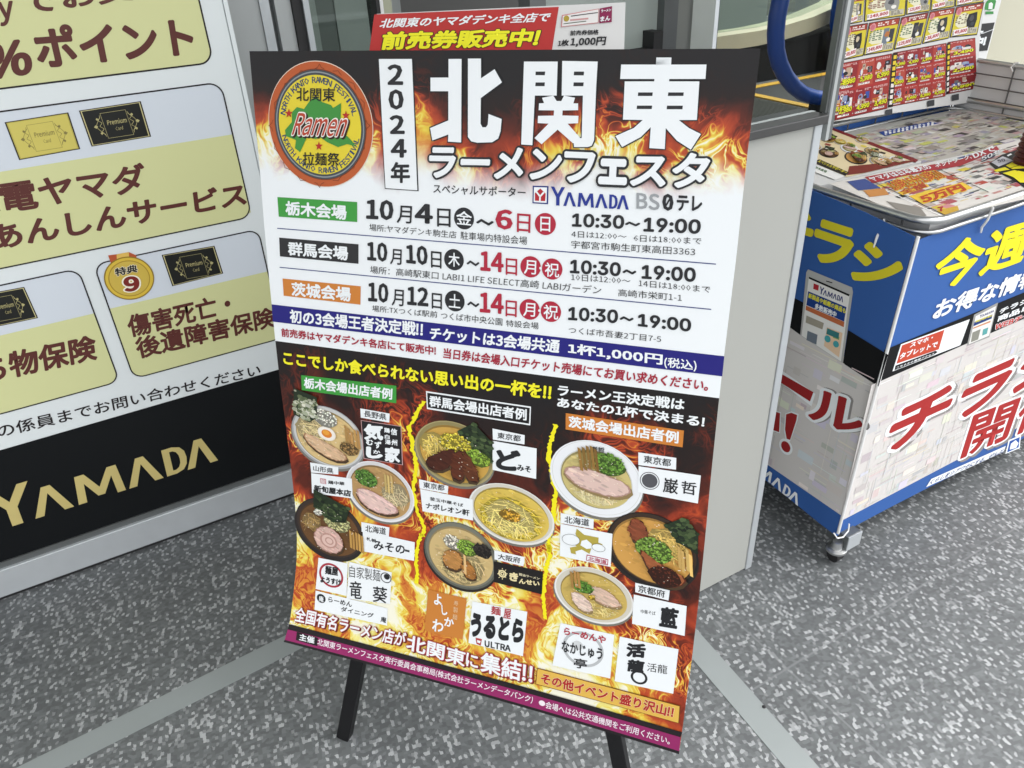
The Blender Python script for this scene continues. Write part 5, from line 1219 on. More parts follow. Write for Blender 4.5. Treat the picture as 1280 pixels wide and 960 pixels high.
class Sheet:
    """flat print: triangles in page millimetres with a height and a colour"""
    def __init__(s): s.V, s.T, s.H, s.C, s.n, s.k = [], [], [], [], 0, 0
    def tri(s, v, t, h, col):
        v = np.asarray(v, float)
        if not len(v): return
        s.V.append(v); s.T.append(np.asarray(t, np.int64) + s.n); s.H.append(np.full(len(v), h)); s.C.append(np.tile(np.array([*col, 1.0]), (len(t), 1))); s.n += len(v)
    def height(s, layer):
        s.k += 1
        return layer * .30 + (s.k % 30) * .009
    def poly(s, cs, h, col):
        vv = [[Vector((p[0], p[1], 0)) for p in c] for c in cs]
        t = tessellate_polygon(vv); flat = [p for c in cs for p in c]
        if t: s.tri(flat, t, h, col)
    def line(s, pts, w, h, col):
        for a, b in zip(pts[:-1], pts[1:]):
            dx, dy = b[0]-a[0], b[1]-a[1]; L = math.hypot(dx, dy) or 1; nx, ny = -dy/L*w/2, dx/L*w/2
            ex, ey = dx/L*w*.2, dy/L*w*.2
            s.poly([[(a[0]+nx-ex,a[1]+ny-ey),(b[0]+nx+ex,b[1]+ny+ey),(b[0]-nx+ex,b[1]-ny+ey),(a[0]-nx-ex,a[1]-ny-ey)]], h, col); h += .009
    def ell(s, c, a, b, h, col, n=28, t0=0, t1=2*pi):
        s.poly([[(c[0]+a[0]*cos(t)+b[0]*sin(t), c[1]+a[1]*cos(t)+b[1]*sin(t)) for t in (t0+(t1-t0)*i/n for i in range(n))]], h, col)
    def text(s, body, P, w, w0, h, col, f='N'):
        BLp, BRp, TLp = [np.array(p, float) for p in P]
        size = np.hypot(*(TLp - BLp))
        v, t = raw_text(body, f, size)
        if not len(v): return
        x0, y0 = v.min(0) - w0; x1, y1 = v.max(0) + w0
        if w <= .006: sh = [(0, 0)]
        elif size > 22:
            sh = [(w*cos(2*pi*i/20), w*sin(2*pi*i/20)) for i in range(20)]
            if w > .035: sh += [(w*.5*cos(2*pi*i/8), w*.5*sin(2*pi*i/8)) for i in range(8)]
        elif w <= .034: sh = [(w, w), (-w, w), (w, -w), (-w, -w)]
        else:
            sh = [(w*cos(2*pi*i/12), w*sin(2*pi*i/12)) for i in range(12)]
            if w > .05: sh += [(w*.5*cos(2*pi*i/6), w*.5*sin(2*pi*i/6)) for i in range(6)]
        for i, (a, b) in enumerate(sh):
            q = v + np.array([a, b])
            p = BLp + ((q[:, :1] - x0) / (x1 - x0)) * (BRp - BLp) + ((q[:, 1:] - y0) / (y1 - y0)) * (TLp - BLp)
            s.tri(p, t, h + i * .009, col)
    def yam(s, P, h, col):
        B, R, T = [np.array(p, float) for p in P]
        for i, cs in enumerate(YAM):
            s.poly([[tuple(B + x*(R-B) + y*(T-B)) for x, y in c] for c in cs], h + i*.009, col)

def rrect_pts(a, b, r, n=7):
    x0, x1 = sorted((a[0], b[0])); y0, y1 = sorted((a[1], b[1]))
    if r <= 0: return [(x0,y0),(x1,y0),(x1,y1),(x0,y1)]
    out = []
    for cx, cy, t0 in ((x1-r,y0+r,-pi/2),(x1-r,y1-r,0),(x0+r,y1-r,pi/2),(x0+r,y0+r,pi)):
        out += [(cx+r*cos(t0+pi/2*i/n), cy+r*sin(t0+pi/2*i/n)) for i in range(n+1)]
    return out

def bump_fn(U, V):
    s = np.clip((V-.70)/.33, 0, 2); g = np.clip((.683-U)/.683, 0, 1.3)
    return .03*s*s*g*g
def place(pl, U, V, h):
    O, Uv, Vv, N = [np.array(t) for t in PLANES[pl]]
    d = h + (bump_fn(U, V) if pl == 'P' else 0)
    return O + U[:, None]*Uv + V[:, None]*Vv + d[:, None]*N

def refine(V, T, H, C):
    """split long triangles where the page curls"""
    V = [tuple(p) for p in V]; H = list(H); out = []; oc = []
    st = [(tuple(t), c) for t, c in zip(T, C)]
    while st:
        t, c = st.pop()
        a, b, d = (V[i] for i in t)
        if max(a[1], b[1], d[1]) > 690:
            L = [((b[0]-a[0])**2+(b[1]-a[1])**2, 0), ((d[0]-b[0])**2+(d[1]-b[1])**2, 1), ((a[0]-d[0])**2+(a[1]-d[1])**2, 2)]
            m, k = max(L)
            if m > 26**2:
                i, j, o = t[k], t[(k+1) % 3], t[(k+2) % 3]
                V.append(((V[i][0]+V[j][0])/2, (V[i][1]+V[j][1])/2)); H.append((H[i]+H[j])/2); n = len(V)-1
                st += [((i, n, o), c), ((n, j, o), c)]; continue
        out.append(t); oc.append(c)
    return np.array(V), np.array(out), np.array(H), np.array(oc)

def sheet_object(name, pl, S, mat, parent):
    V, T, H, C = np.concatenate(S.V), np.concatenate(S.T), np.concatenate(S.H), np.concatenate(S.C)
    if pl == 'P' and V[:, 1].max() > 690: V, T, H, C = refine(V, T, H, C)
    W = place(pl, V[:, 0]/1000, V[:, 1]/1000, H/1000)
    # one winding: facing the viewer
    O, Uv, Vv, N = [np.array(t) for t in PLANES[pl]]
    a, b, c = W[T[:, 0]], W[T[:, 1]], W[T[:, 2]]
    fl = np.einsum('ij,j->i', np.cross(b-a, c-a), N) < 0
    T = T.copy(); T[fl] = T[fl][:, ::-1]
    me = bpy.data.meshes.new(name)
    me.vertices.add(len(W)); me.vertices.foreach_set('co', W.astype(np.float32).ravel())
    me.loops.add(len(T)*3); me.loops.foreach_set('vertex_index', T.astype(np.int32).ravel())
    me.polygons.add(len(T)); me.polygons.foreach_set('loop_start', np.arange(0, len(T)*3, 3, dtype=np.int32))
    me.update(calc_edges=True)
    at = me.attributes.new('ink', 'FLOAT_COLOR', 'CORNER')
    at.data.foreach_set('color', np.repeat(C, 3, axis=0).astype(np.float32).ravel())
    o = link(name, me, mat, parent)
    if name == 'faded_print': o['kind'] = 'stuff'
    return o

# ---- the printed bowls -------------------------------------------------------
BOWLS = {
 'nagano':  dict(rim='#9fa0a2', inn='#c9c9c6', broth='#d9bd84', ing=[('noodle','#e3cf98',(-.45,-.05,.45),50),('slab','#d8b692','#a87d5c',[(-.72,.12),(-.3,.1),(.5,.32),(.62,.55),(.2,.72),(-.45,.5)]),('egg',-.02,-.12,.25),('scal','#e9e8d8',-.1,-.62,.32,60),('menma','#b58b52',.45,-.25,5),('scal','#9a7a4a',.62,.1,.25,50),('nori',[(-.98,-1.25),(-.35,-1.2),(-.3,-.55),(-.5,-.3),(-.95,-.4)])]),
 'yamagata':dict(rim='#e6e4e6', inn='#d4d2d2', broth='#b99562', ing=[('noodle','#d9c79c',(.45,-.1,.42),50),('slab','#e3c3ba','#b98f86',[(-.72,.25),(-.4,.05),(.1,.12),(.55,.28),(.62,.5),(.2,.75),(-.4,.7)]),('scal','#5f8a3c',-.42,-.3,.33,110),('menma','#d2b474',.1,-.4,3)]),
 'black':   dict(rim='#2b2626', inn='#3c302a', broth='#6a4a2c', ing=[('noodle','#b0905a',(-.5,.0,.3),30),('scal','#c9c68c',.2,-.35,.38,110),('menma','#b98f4c',.6,.0,5),('slab','#d3b0a4','#a97f74',[(-.3,.05),(.05,-.1),(.4,.1),(.5,.5),(.25,.82),(-.2,.8),(-.42,.45)]),('ring','#b98f84',.05,.4,.25),('nori',[(-.55,-1.15),(.5,-1.0),(.45,-.45),(.1,-.3),(-.1,-.35),(-.5,-.55)]),('scal','#d9d8c8',-.35,-.45,.12,20)]),
 'miso':    dict(rim='#a89c6e', inn='#8f8458', broth='#c99f4c', ing=[('noodle','#e3c96a',(-.5,-.1,.4),60),('nori',[(.0,-.75),(.35,-1.15),(.85,-.75),(.95,-.1),(.5,-.25)]),('scal','#e0cf4a',.0,-.35,.4,90),('scal','#8fae3f',.6,-.15,.3,70),('slab','#4a2418','#2a120c',[(-.7,.45),(-.2,-.05),(.02,-.2),(.08,.1),(-.1,.6),(-.5,.75)]),('slab','#5a2c1a','#2a120c',[(.0,.75),(.02,.0),(.15,-.3),(.35,.2),(.35,.8)]),('slab','#63361f','#33170e',[(.4,.7),(.3,.0),(.2,-.35),(.6,.15),(.75,.6)])]),
 'yellow':  dict(rim='#e4e2dc', inn='#cfcbbf', broth='#d9bd5a', ing=[('noodle','#e8cf4e',(0,.15,.75),170),('noodle','#f0de86',(0,.1,.6),70),('scal','#d9a83a',.0,.0,.25,30)]),
 'osaka':   dict(rim='#5e6058', inn='#77776a', broth='#cdb37c', ing=[('noodle','#d9c38a',(.1,.3,.6),70),('scal','#e9e4d4',-.25,-.35,.25,50),('scal','#8fb347',.15,-.35,.28,80),('scal','#35302c',.55,-.45,.25,50),('slab','#b9854a','#7d4f26',[(-.4,-.05),(-.05,-.15),(.1,.1),(.05,.45),(-.3,.5),(-.45,.3)]),('slab','#a87238','#6e4420',[(.15,.0),(.4,.15),(.55,.45),(.3,.6),(.12,.4)]),('menma','#d9b47a',.12,.1,1)]),
 'white':   dict(rim='#e9ebee', inn='#cfcfca', broth='#cdbd7c', k=.78, ing=[('noodle','#ddd0a0',(.05,.45,.62),120),('slab','#dcbfb4','#b08c80',[(-.75,-.02),(-.4,-.25),(.1,-.2),(.7,-.1),(.78,.15),(.4,.38),(-.2,.36),(-.5,.25)]),('scal','#6f9a3f',.25,-.5,.34,130),('menma','#8a6a34',-.4,-.5,5)]),
 'dark':    dict(rim='#1f1c1c', inn='#3a2c22', broth='#cf9c50', ing=[('noodle','#e0c06a',(.3,-.3,.45),70),('nori',[(.2,-.8),(.55,-1.15),(.9,-.85),(.95,-.3),(.5,-.45)]),('slab','#8a4a30','#4a2016',[(-.5,-.75),(-.2,-.7),(-.1,-.2),(-.4,-.05),(-.55,-.4)]),('scal','#7fa345',.05,-.05,.4,150),('slab','#9a5a36','#5a2a18',[(-.3,.0),(.0,.15),(.35,.35),(.85,.4),(.7,.75),(.3,.85),(.0,.55)]),('scal','#5a2a1a',.35,.55,.35,40),('menma','#d9b46a',.55,-.05,4)]),
 'kyoto':   dict(rim='#e6e4e0', inn='#cfcabc', broth='#c9ad5e', k=.86, ing=[('noodle','#ddc982',(.2,.5,.5),60),('slab','#d9bba6','#b08a70',[(-.15,-.3),(.2,-.4),(.6,-.15),(.75,.1),(.4,.25),(.0,.15)]),('slab','#e0c8b8','#b59880',[(-.55,.1),(-.3,.05),(.0,.35),(.05,.65),(-.25,.7),(-.5,.4)]),('scal','#5f8a35',-.28,-.22,.26,90),('menma','#a87f44',-.62,-.35,3),('scal','#e0b83a',-.02,.05,.09,14)]),
}
def bowl(S, style, c, vx, vy, layer):
    st = BOWLS[style]; rnd = random.Random(style); c = np.array(c); vx = np.array(vx); vy = np.array(vy)
    h = [layer*.3]
    size = (np.hypot(*vx) + np.hypot(*vy)) / 2
    def M(x, y): return tuple(c + x*vx + y*vy)
    def put(pts, col, j=0):
        h[0] += .006
        b_ = 1+rnd.uniform(-j, j); cc = [max(0, v*b_*(1+rnd.uniform(-.12, .12)*j)*KINK) for v in lin(col)]
        S.poly([[M(*p) for p in pts]], h[0], cc)
    def disc(x, y, r, col, n=32, sy=1): put([(x+r*cos(2*pi*i/n), y+sy*r*sin(2*pi*i/n)) for i in range(n)], col)
    dark = '#2a2522' if style in ('black', 'dark', 'osaka') else '#77746c'
    put([(1.02*cos(t), .10+1.0*sin(t)) for t in (i*2*pi/40 for i in range(40))], dark)
    disc(0, .02, 1.0, st['rim'], 40); disc(0, .0, .955, st['inn'], 40)
    k = st.get('k', .90)
    if k < .85: disc(0, 0, .945, st['rim'], 40)
    disc(0, .02, k, st['inn'], 40)
    sh_ = '#%02x%02x%02x' % tuple(int(int(st['broth'].lstrip('#')[i:i+2], 16)*.72) for i in (0, 2, 4)); disc(0, .03, k-.02, sh_, 40)
    h[0] += .006; put([((k-.03)*cos(t)+.015, (k-.06)*sin(t)+.05) for t in (i*2*pi/40 for i in range(40))], st['broth'])
    for i in range(150):
        a, r = rnd.uniform(0, 2*pi), (k-.12)*math.sqrt(rnd.random()); x, y = r*cos(a), r*sin(a)
        q = rnd.uniform(.015, .08)
        put([(x+q*cos(t)*rnd.uniform(.7, 1.5), y+q*.6*sin(t)) for t in (j*2*pi/8 for j in range(8))], st['broth'], .22)
    for g in st['ing']:
        if g[0] == 'noodle':
            col, (cx, cy, cr), n = g[1:]
            put([(cx+cr*.95*cos(u)*rnd.uniform(.9, 1.1), cy+cr*.9*sin(u)*rnd.uniform(.9, 1.1)) for u in (j*2*pi/18 for j in range(18))], '#%02x%02x%02x' % tuple(int(int(col[1+i:3+i], 16)*.68) for i in (0, 2, 4))) if math.hypot(cx, cy)+cr < k+.12 else None
            for i in range(int(n*1.7)):
                a = rnd.uniform(0, 2*pi); r = cr*math.sqrt(rnd.random())*.9; x, y = cx+r*cos(a), cy+r*sin(a); d = rnd.uniform(0, pi); cv = rnd.uniform(-1.6, 1.6); L = cr*rnd.uniform(.4, .9); wd = .62/size
                P = []
                for j in range(7):
                    P.append((x, y)); x += cos(d)*L/6; y += sin(d)*L/6; d += cv/6
                    if math.hypot(x, y) > k-.08: break
                if len(P) < 3: continue
                up = [(p[0]-wd*sin(d), p[1]+wd) for p in P]; dn = [(p[0]+wd*sin(d), p[1]-wd) for p in P]
                put(up+dn[::-1], col, .34)
        elif g[0] == 'slab':
            col, edge, P = g[1:]
            P = [q for a, b in zip(P, P[1:]+P[:1]) for q in ((a[0]*.75+b[0]*.25, a[1]*.75+b[1]*.25), (a[0]*.25+b[0]*.75, a[1]*.25+b[1]*.75))]
            cx = sum(p[0] for p in P)/len(P); cy = sum(p[1] for p in P)/len(P)
            def rough(P, kk, jit):
                out = []
                for i in range(len(P)):
                    a, b = P[i], P[(i+1) % len(P)]
                    for j in range(4):
                        t = j/4; out.append((cx+(a[0]+(b[0]-a[0])*t-cx)*kk+rnd.uniform(-jit, jit), cy+(a[1]+(b[1]-a[1])*t-cy)*kk+rnd.uniform(-jit, jit)))
                return out
            put([(x+.02, y+.06) for x, y in rough(P, 1.04, .0)], '#4a3826' if style not in ('white', 'kyoto') else '#8f7a52')
            put(rough(P, 1.0, .012), edge); put(rough(P, .93, .02), col)
            for i in range(60):
                t = rnd.random(); a, b = rnd.choice(P), rnd.choice(P); x = cx+((a[0]+(b[0]-a[0])*t)-cx)*.8; y = cy+((a[1]+(b[1]-a[1])*t)-cy)*.8; q = rnd.uniform(.012, .055)
                put([(x+q*2*cos(u), y+q*.7*sin(u)+q*cos(u)*.5) for u in (j*2*pi/7 for j in range(7))], col, .3)
        elif g[0] == 'scal':
            col, cx, cy, cr, n = g[1:]
            put([(cx+cr*1.02*cos(u)*rnd.uniform(.9, 1.08), cy+.03+cr*.82*sin(u)*rnd.uniform(.9, 1.08)) for u in (j*2*pi/16 for j in range(16))], '#%02x%02x%02x' % tuple(int(int(col[1+i:3+i], 16)*.55) for i in (0, 2, 4)))
            for i in range(int(n*1.5)):
                a = rnd.uniform(0, 2*pi); r = cr*math.sqrt(rnd.random()); x, y = cx+r*cos(a), cy+r*sin(a)*.8; q = rnd.uniform(.9, 1.9)/size; e = rnd.uniform(.5, 1.6); d = rnd.uniform(0, pi)
                put([(x+q*(e*cos(u)*cos(d)-sin(u)*sin(d)), y+q*(e*cos(u)*sin(d)+sin(u)*cos(d))) for u in (j*2*pi/6 for j in range(6))], col, .45)
        elif g[0] == 'menma':
            col, cx, cy, n = g[1:]
            for i in range(n):
                x = cx+i*.085; y = cy+rnd.uniform(-.08, .08); L = .3; ww = .035
                put([(x-ww, y-L), (x+ww, y-L+.03), (x+ww+.1, y+L), (x-ww+.1, y+L-.02)], col, .25)
        elif g[0] == 'egg':
            x, y, r = g[1:]; disc(x, y, r, '#e9dfcf', 24, .9); disc(x, y, r*.92, '#f1ebe0', 24, .9); disc(x-.0, y+.0, r*.58, '#d9812c', 20, .9); disc(x-.02, y-.03, r*.36, '#e8a03c', 16, .9)
        elif g[0] == 'ring':
            col, x, y, r = g[1:]; disc(x, y, r, col); disc(x, y, r*.8, '#dcbcb0'); disc(x+.02, y, r*.5, col); disc(x+.02, y, r*.35, '#dcbcb0')
        elif g[0] == 'nori':
            P = g[1]; put(P, '#23301f'); cx = sum(p[0] for p in P)/len(P); cy = sum(p[1] for p in P)/len(P)
            pale = style == 'nagano'
            for i in range(140):
                a, b = rnd.choice(P), rnd.choice(P); t = rnd.random(); u = rnd.uniform(.1, .97); x = cx+(a[0]+(b[0]-a[0])*t-cx)*u; y = cy+(a[1]+(b[1]-a[1])*t-cy)*u; q = rnd.uniform(.03, .09)
                put([(x+q*cos(v), y+q*.8*sin(v)) for v in (j*2*pi/6 for j in range(6))], rnd.choice(['#a9ad94', '#8f9678', '#c9cbb9', '#5a6648']) if pale else rnd.choice(['#2c3b24', '#394a2c', '#1c261a', '#4a5a38']), .2)
    for i in range(34):                                             # wet glints in the photograph of the food
        a, r = rnd.uniform(0, 2*pi), (k-.1)*math.sqrt(rnd.random()); x, y = r*cos(a), r*sin(a); q = rnd.uniform(.35, .8)/size
        put([(x+q*rnd.uniform(.8, 2.2)*cos(u), y+q*sin(u)) for u in (j*2*pi/6 for j in range(6))], '#f1e9d6')

def ghost(S, x0, y0, x1, y1, n, seed, mode, layer):
    rnd = random.Random(seed); h = layer*.3
    pal = {'pale': ['#cdc8c6','#d6d2cf','#c3bebc','#e3dcd0','#d9cdca','#cfd0d6','#e6e2e0','#bdb9b8'],
           'news': ['#8f8c88','#a9a6a0','#6f6c6a','#c9c6c0','#d8d5cf','#9a948c','#b5a9a0','#c9b9b0','#b9bda0','#4e4a48','#a39ab0','#c4c66a','#bfa09a'],
           'front': ['#c9c6c0','#d8d5cf','#b5a9a0','#a8505a','#d8c24a','#8f8c88','#e6e2da','#c98a8a','#6f6c6a','#c9b9b0','#4e5a8a','#3a3838','#d8d5cf','#b04a3c'],
           'small': ['#9a9da4','#b9bbc0','#7d8088']}[mode]
    for i in range(n):
        x, y = rnd.uniform(x0, x1), rnd.uniform(y0, y1); h += .0009
        if mode == 'pale':
            k = rnd.random()
            if k < .55: ww, hh = rnd.uniform(20, 110), rnd.uniform(1.2, 3)
            elif k < .7: ww, hh = rnd.uniform(1, 2), rnd.uniform(40, 120)
            else: ww, hh = rnd.uniform(12, 45), rnd.uniform(8, 26)
        elif mode in ('news', 'front'):
            ww, hh = (rnd.uniform(14, 48), rnd.uniform(9, 26)) if rnd.random() < .3 else (rnd.uniform(5, 40), rnd.uniform(1.5, 5))
        else: ww, hh = rnd.uniform(4, 18), rnd.uniform(1.5, 3)
        ww = min(ww, x1-x); hh = min(hh, y1-y)
        if ww < 1 or hh < .8: continue
        c = [v*KINK*rnd.uniform(.92, 1.08) for v in lin(rnd.choice(pal))]
        S.poly([[(x, y), (x+ww, y), (x+ww, y+hh), (x, y+hh)]], h, c)

def product_cell(S, Q, style, seed, price, layer):
    """one advertised article: heading bar, pictures, small print and its price"""
    rnd = random.Random(seed); Q = [np.array(p, float) for p in Q]; hh = [layer*.3 + (seed % 7)*.002]
    at_ = lambda u, v: tuple((Q[0]*(1-u)+Q[1]*u)*(1-v)+(Q[3]*(1-u)+Q[2]*u)*v)
    def put(pts, col):
        hh[0] += .006; S.poly([[at_(*p) for p in pts]], hh[0], [v*KINK for v in lin(col)])
    def box(a, b, c, d, col): put([(a, b), (c, b), (c, d), (a, d)], col)
    def blobs(a, b, w_, h_, col, n=9):
        put([(a+w_*(.5+.5*cos(t)*rnd.uniform(.75, 1.05)), b+h_*(.5+.5*sin(t)*rnd.uniform(.8, 1.05))) for t in (i*2*pi/n for i in range(n))], col)
    def bars(a, b, c, d, nx, ny, col):
        for i in range(nx):
            for j in range(ny):
                if rnd.random() < .8:
                    x, y = a+(c-a)*i/nx, b+(d-b)*j/ny; box(x, y, x+(c-a)/nx*rnd.uniform(.5, .95), y+(d-b)/ny*.6, col)
    if style == 'y':
        box(0, 0, 1, 1, '#28221e'); box(.025, .025, .975, .965, '#d3c436'); box(.025, .025, .975, .2, rnd.choice(['#96332a', '#a34030', '#8c3030']))
        bars(.3, .06, .9, .18, 8, 2, '#efe6e0'); blobs(.03, .03, .22, .26, '#d08a90'); blobs(.06, .07, .15, .18, '#c06a74')
        blobs(.05, .24, .62, .5, '#e2dfc4', 12); bars(.08, .27, .5, .6, 4, 6, rnd.choice(['#6a5a3a', '#7a3a30', '#4a6a4a']))
        c = rnd.choice(['#2c2e32', '#8f8f8c', '#d9d7d0', '#1e1e22', '#55565a', '#6f7a86', '#b5a48c']); x = rnd.uniform(.45, .6)
        if rnd.random() < .5: put([(x, .3), (x+.3, .26), (x+.34, .5), (x+.3, .76), (x+.02, .74), (x-.04, .5)], c)
        else: box(x, .26, x+.18, .78, c); box(x+.2, .3, x+.36, .7, rnd.choice(['#3a3a40', '#c9c6bc', '#7a4a3a']))
        blobs(x+.04, .34, .18, .2, rnd.choice(['#c9bba0', '#9fb0b8', '#4a4a4e', '#b5703a'])); blobs(x+.12, .55, .16, .14, rnd.choice(['#e6e4de', '#3a3e44']))
        box(.62, .74, .95, .93, '#bdb8a6'); bars(.64, .76, .94, .92, 4, 4, '#6a665c')
        put([(.05, .76), (.6, .70), (.61, .93), (.06, .97)], '#241e1c'); put([(.06, .76), (.59, .70), (.6, .91), (.06, .95)], '#efe6e4')
        S.text(price, [at_(.12, .92), at_(.56, .88), at_(.13, .78)], .05, .05, hh[0]+.1, [v*KINK for v in lin('#b02a38')]); bars(.07, .8, .12, .94, 1, 3, '#3a3030')
    else:
        box(0, 0, 1, 1, rnd.choice(['#a83f38', '#8e282c', '#9c3832', '#b04a3c', '#842226'])); bars(.03, .03, .95, .12, 7, 2, '#dcb0ae')
        for i in range(6):
            x, y = rnd.uniform(.02, .66), rnd.uniform(.14, .46); w_, h_ = rnd.uniform(.12, .34), rnd.uniform(.14, .34)
            c = rnd.choice(['#dedad6', '#2a282c', '#8796b8', '#c9b9ae', '#ece8e4', '#6a6a70', '#1c1c20', '#3a52a0', '#b8a08c', '#d9d4d0'])
            (blobs if rnd.random() < .45 else (lambda a, b, w2, h2, cc: box(a, b, a+w2, b+h2, cc)))(x, y, w_, h_, c)
            if rnd.random() < .6: blobs(x+w_*.2, y+h_*.2, w_*.5, h_*.4, rnd.choice(['#4a4a50', '#f0eeea', '#a0a8b8', '#7a2a2a']))
        if rnd.random() < .5: box(.04, .5, .46, .63, '#d98a2c'); bars(.06, .52, .44, .62, 4, 1, '#7a3a1a')
        bars(.06, .56, .94, .68, 6, 2, '#e6c8c4'); box(.1, .88, .8, .95, '#efe9e6'); bars(.12, .89, .78, .95, 6, 1, '#7a6a6a')
        P = [at_(.15, .86), at_(.92, .84), at_(.17, .62)]
        S.text(price, P, .11, .05, hh[0]+.1, [v*KINK for v in lin('#1e1a14')]); S.text(price, P, .05, .05, hh[0]+.3, [v*KINK for v in lin('#dedc2c')])

def arc_text(S, layer, col, c, r):
    w = 'NORTH KANTO RAMEN FESTIVAL'
    for up in (True, False):
        for i, ch in enumerate(w):
            if ch == ' ': continue
            t = (i-(len(w)-1)/2)/(len(w)-1)
            a = t*2.55
            if up: th = -pi/2+a; rb, rt = .67, .765; tx, ty = -sin(th), cos(th)
            else: th = pi/2-a; rb, rt = .775, .68; tx, ty = sin(th), -cos(th)
            wd = .036*r*(1.25 if ch in 'MNOK' else (.35 if ch == 'I' else 1))
            B = (c[0]+rb*r*cos(th), c[1]+rb*r*sin(th)); Tp = (c[0]+rt*r*cos(th), c[1]+rt*r*sin(th))
            S.text(ch, [(B[0]-tx*wd, B[1]-ty*wd), (B[0]+tx*wd, B[1]+ty*wd), (Tp[0]-tx*wd, Tp[1]-ty*wd)], .012, .0, S.height(layer), col)

def build_print(pl, part, mat, parent, name=None):
    S = Sheet(); gold = False
    for it in PRINTS[(pl, part)]:
        layer, col, kind = it[:3]; a = it[3:]
        if col == 'GOLD': gold = True; col = '#c9a83c'
        c = [v*KINK for v in lin(col)]; h = S.height(layer)
        if kind == 'p': S.poly(a[0], h, c)
        elif kind == 'r':
            pts = rrect_pts(a[0][0], a[0][1], a[1])
            if a[2]:
                k = a[2]; (xa, ya), (xb, yb) = a[0]
                x0, x1 = sorted((xa, xb)); y0, y1 = sorted((ya, yb))
                inner = rrect_pts((x0+k, y0+k), (x1-k, y1-k), max(a[1]-k, 0))
                S.poly([pts, inner], h, c)
            else: S.poly([pts], h, c)
        elif kind == 'c':
            n = 64 if a[1] > 20 else 28
            ring = lambda r: [(a[0][0]+r*cos(2*pi*i/n), a[0][1]+r*sin(2*pi*i/n)) for i in range(n)]
            S.poly([ring(a[1])] + ([ring(a[1]*a[2])] if a[2] else []), h, c)
        elif kind == 'l': S.line(a[0], a[1], h, c)
        elif kind == 'w':                              # two rows of little white strokes: lettering too small to read
            Q = [np.array(p) for p in a[0]]; at_ = lambda u, v: tuple((Q[0]*(1-u)+Q[1]*u)*(1-v)+(Q[3]*(1-u)+Q[2]*u)*v)
            for i in range(a[1]):
                for j in range(a[2]):
                    u0, u1, v0, v1 = (i+.08)/a[1], (i+.78)/a[1], (j+.1+.12*(i % 2))/a[2], (j+.72)/a[2]
                    S.poly([[at_(u0, v0), at_(u1, v0), at_(u1, v1), at_(u0, v1)]], h, c)
        elif kind == 'j':                              # torn yellow stroke: ragged ribbon along a path
            rj = random.Random(part); Q = np.array(a[0]); sg = np.r_[0, np.cumsum(np.hypot(*np.diff(Q, axis=0).T))]
            nn = int(sg[-1]/3.0); tt = np.linspace(0, sg[-1], nn); X = np.interp(tt, sg, Q[:, 0]); Yv = np.interp(tt, sg, Q[:, 1]); Lp, Rp_ = [], []
            for i in range(nn):
                Lp.append((X[i]-a[1]/2-rj.choice((-.9,-.3,.3,1,2.3)), Yv[i]+rj.uniform(-.7,.7))); Rp_.append((X[i]+a[1]/2+rj.choice((-.9,-.3,.3,1,2)), Yv[i]+rj.uniform(-.7,.7)))
            for i in range(nn-1): S.poly([[Lp[i], Rp_[i], Rp_[i+1], Lp[i+1]]], h, c)
        elif kind == 't': S.text(a[0], a[1:][0] if False else a[1], a[2], a[3], h, c, a[4] if len(a) > 4 else 'N')
        elif kind == 'y': S.yam(a[0], h, c)
        elif kind == 'b': bowl(S, a[0], a[1], a[2], a[3], layer)
        elif kind == 'g': ghost(S, *a, layer)
        elif kind == 'k': product_cell(S, a[0], a[1], a[2], a[3], layer)
        elif kind == 'a': arc_text(S, layer, c, a[0], a[1])
    return sheet_object(name or part.split('#')[0], pl, S, GOLD if gold else mat, parent)

# ------------------------------------------------------------------ materials of the place
M_ALU = material('brushed_aluminium', (.50,.53,.55), .36, metal=.35, noise=.06, nscale=30)
M_ALU_D = material('dark_aluminium', (.16,.17,.17), .4, metal=.6, noise=.08, nscale=20)
M_CHROME = material('wire_steel', (.55,.56,.56), .28, metal=.9)
M_WIRE = material('grey_wire', (.13,.13,.13), .4, metal=.5)
M_STEEL = material('escalator_steel', (.86,.79,.60), .36, metal=.4, noise=.1, nscale=4)
M_RAIL = material('dark_rail', (.045,.045,.045), .4, noise=.1, nscale=12)
M_BLACK = material('black_paint', (.006,.006,.007), .45, spec=.3, noise=.2, nscale=25)
M_RUBBER = material('black_rubber', (.015,.015,.016), .65)
M_PANEL = material('pale_grey_panel', (.37,.375,.35), .5, noise=.02, nscale=3)
M_WALL = material('grey_metal_wall', (.40,.42,.42), .42, metal=.2, noise=.03, nscale=3)
M_CREAM = material('cream_wall', (.50,.485,.38), .7, noise=.03, nscale=2)
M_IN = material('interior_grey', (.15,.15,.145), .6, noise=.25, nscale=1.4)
M_BLUE = material('blue_rubber', (.008,.075,.42), .3, spec=.3, noise=.08, nscale=9)
M_YEL = material('yellow_paint', (.62,.36,.03), .5, noise=.1, nscale=20)
M_SKIN = material('pale_cloth', (.60,.60,.60), .8)
M_BLUECLOTH = material('blue_cloth', (.022,.095,.33), .75, noise=.05, nscale=10)
M_BLUECLOTH2 = M_BLUECLOTH
M_WHITE = material('white_plastic', (.75,.75,.74), .4)
M_PAPER = material('paper', (.66,.66,.65), .6)
M_SIGN = material('sign_film', (.70,.745,.75), .36, spec=.45)
M_SIGNBLACK = material('black_sign_film', (.005,.006,.007), .3, spec=.25)
M_MAROON = material('dark_red_lacquer', (.075,.012,.012), .35, noise=.15, nscale=40)
M_TAPE = material('grey_floor_tape', (.24,.265,.265), .5, noise=.05, nscale=14)
M_GL = glass('clear_glass', (.90,.93,.92), .022)
M_GLG = glass('greenish_glass', (.80,.86,.82), .2)
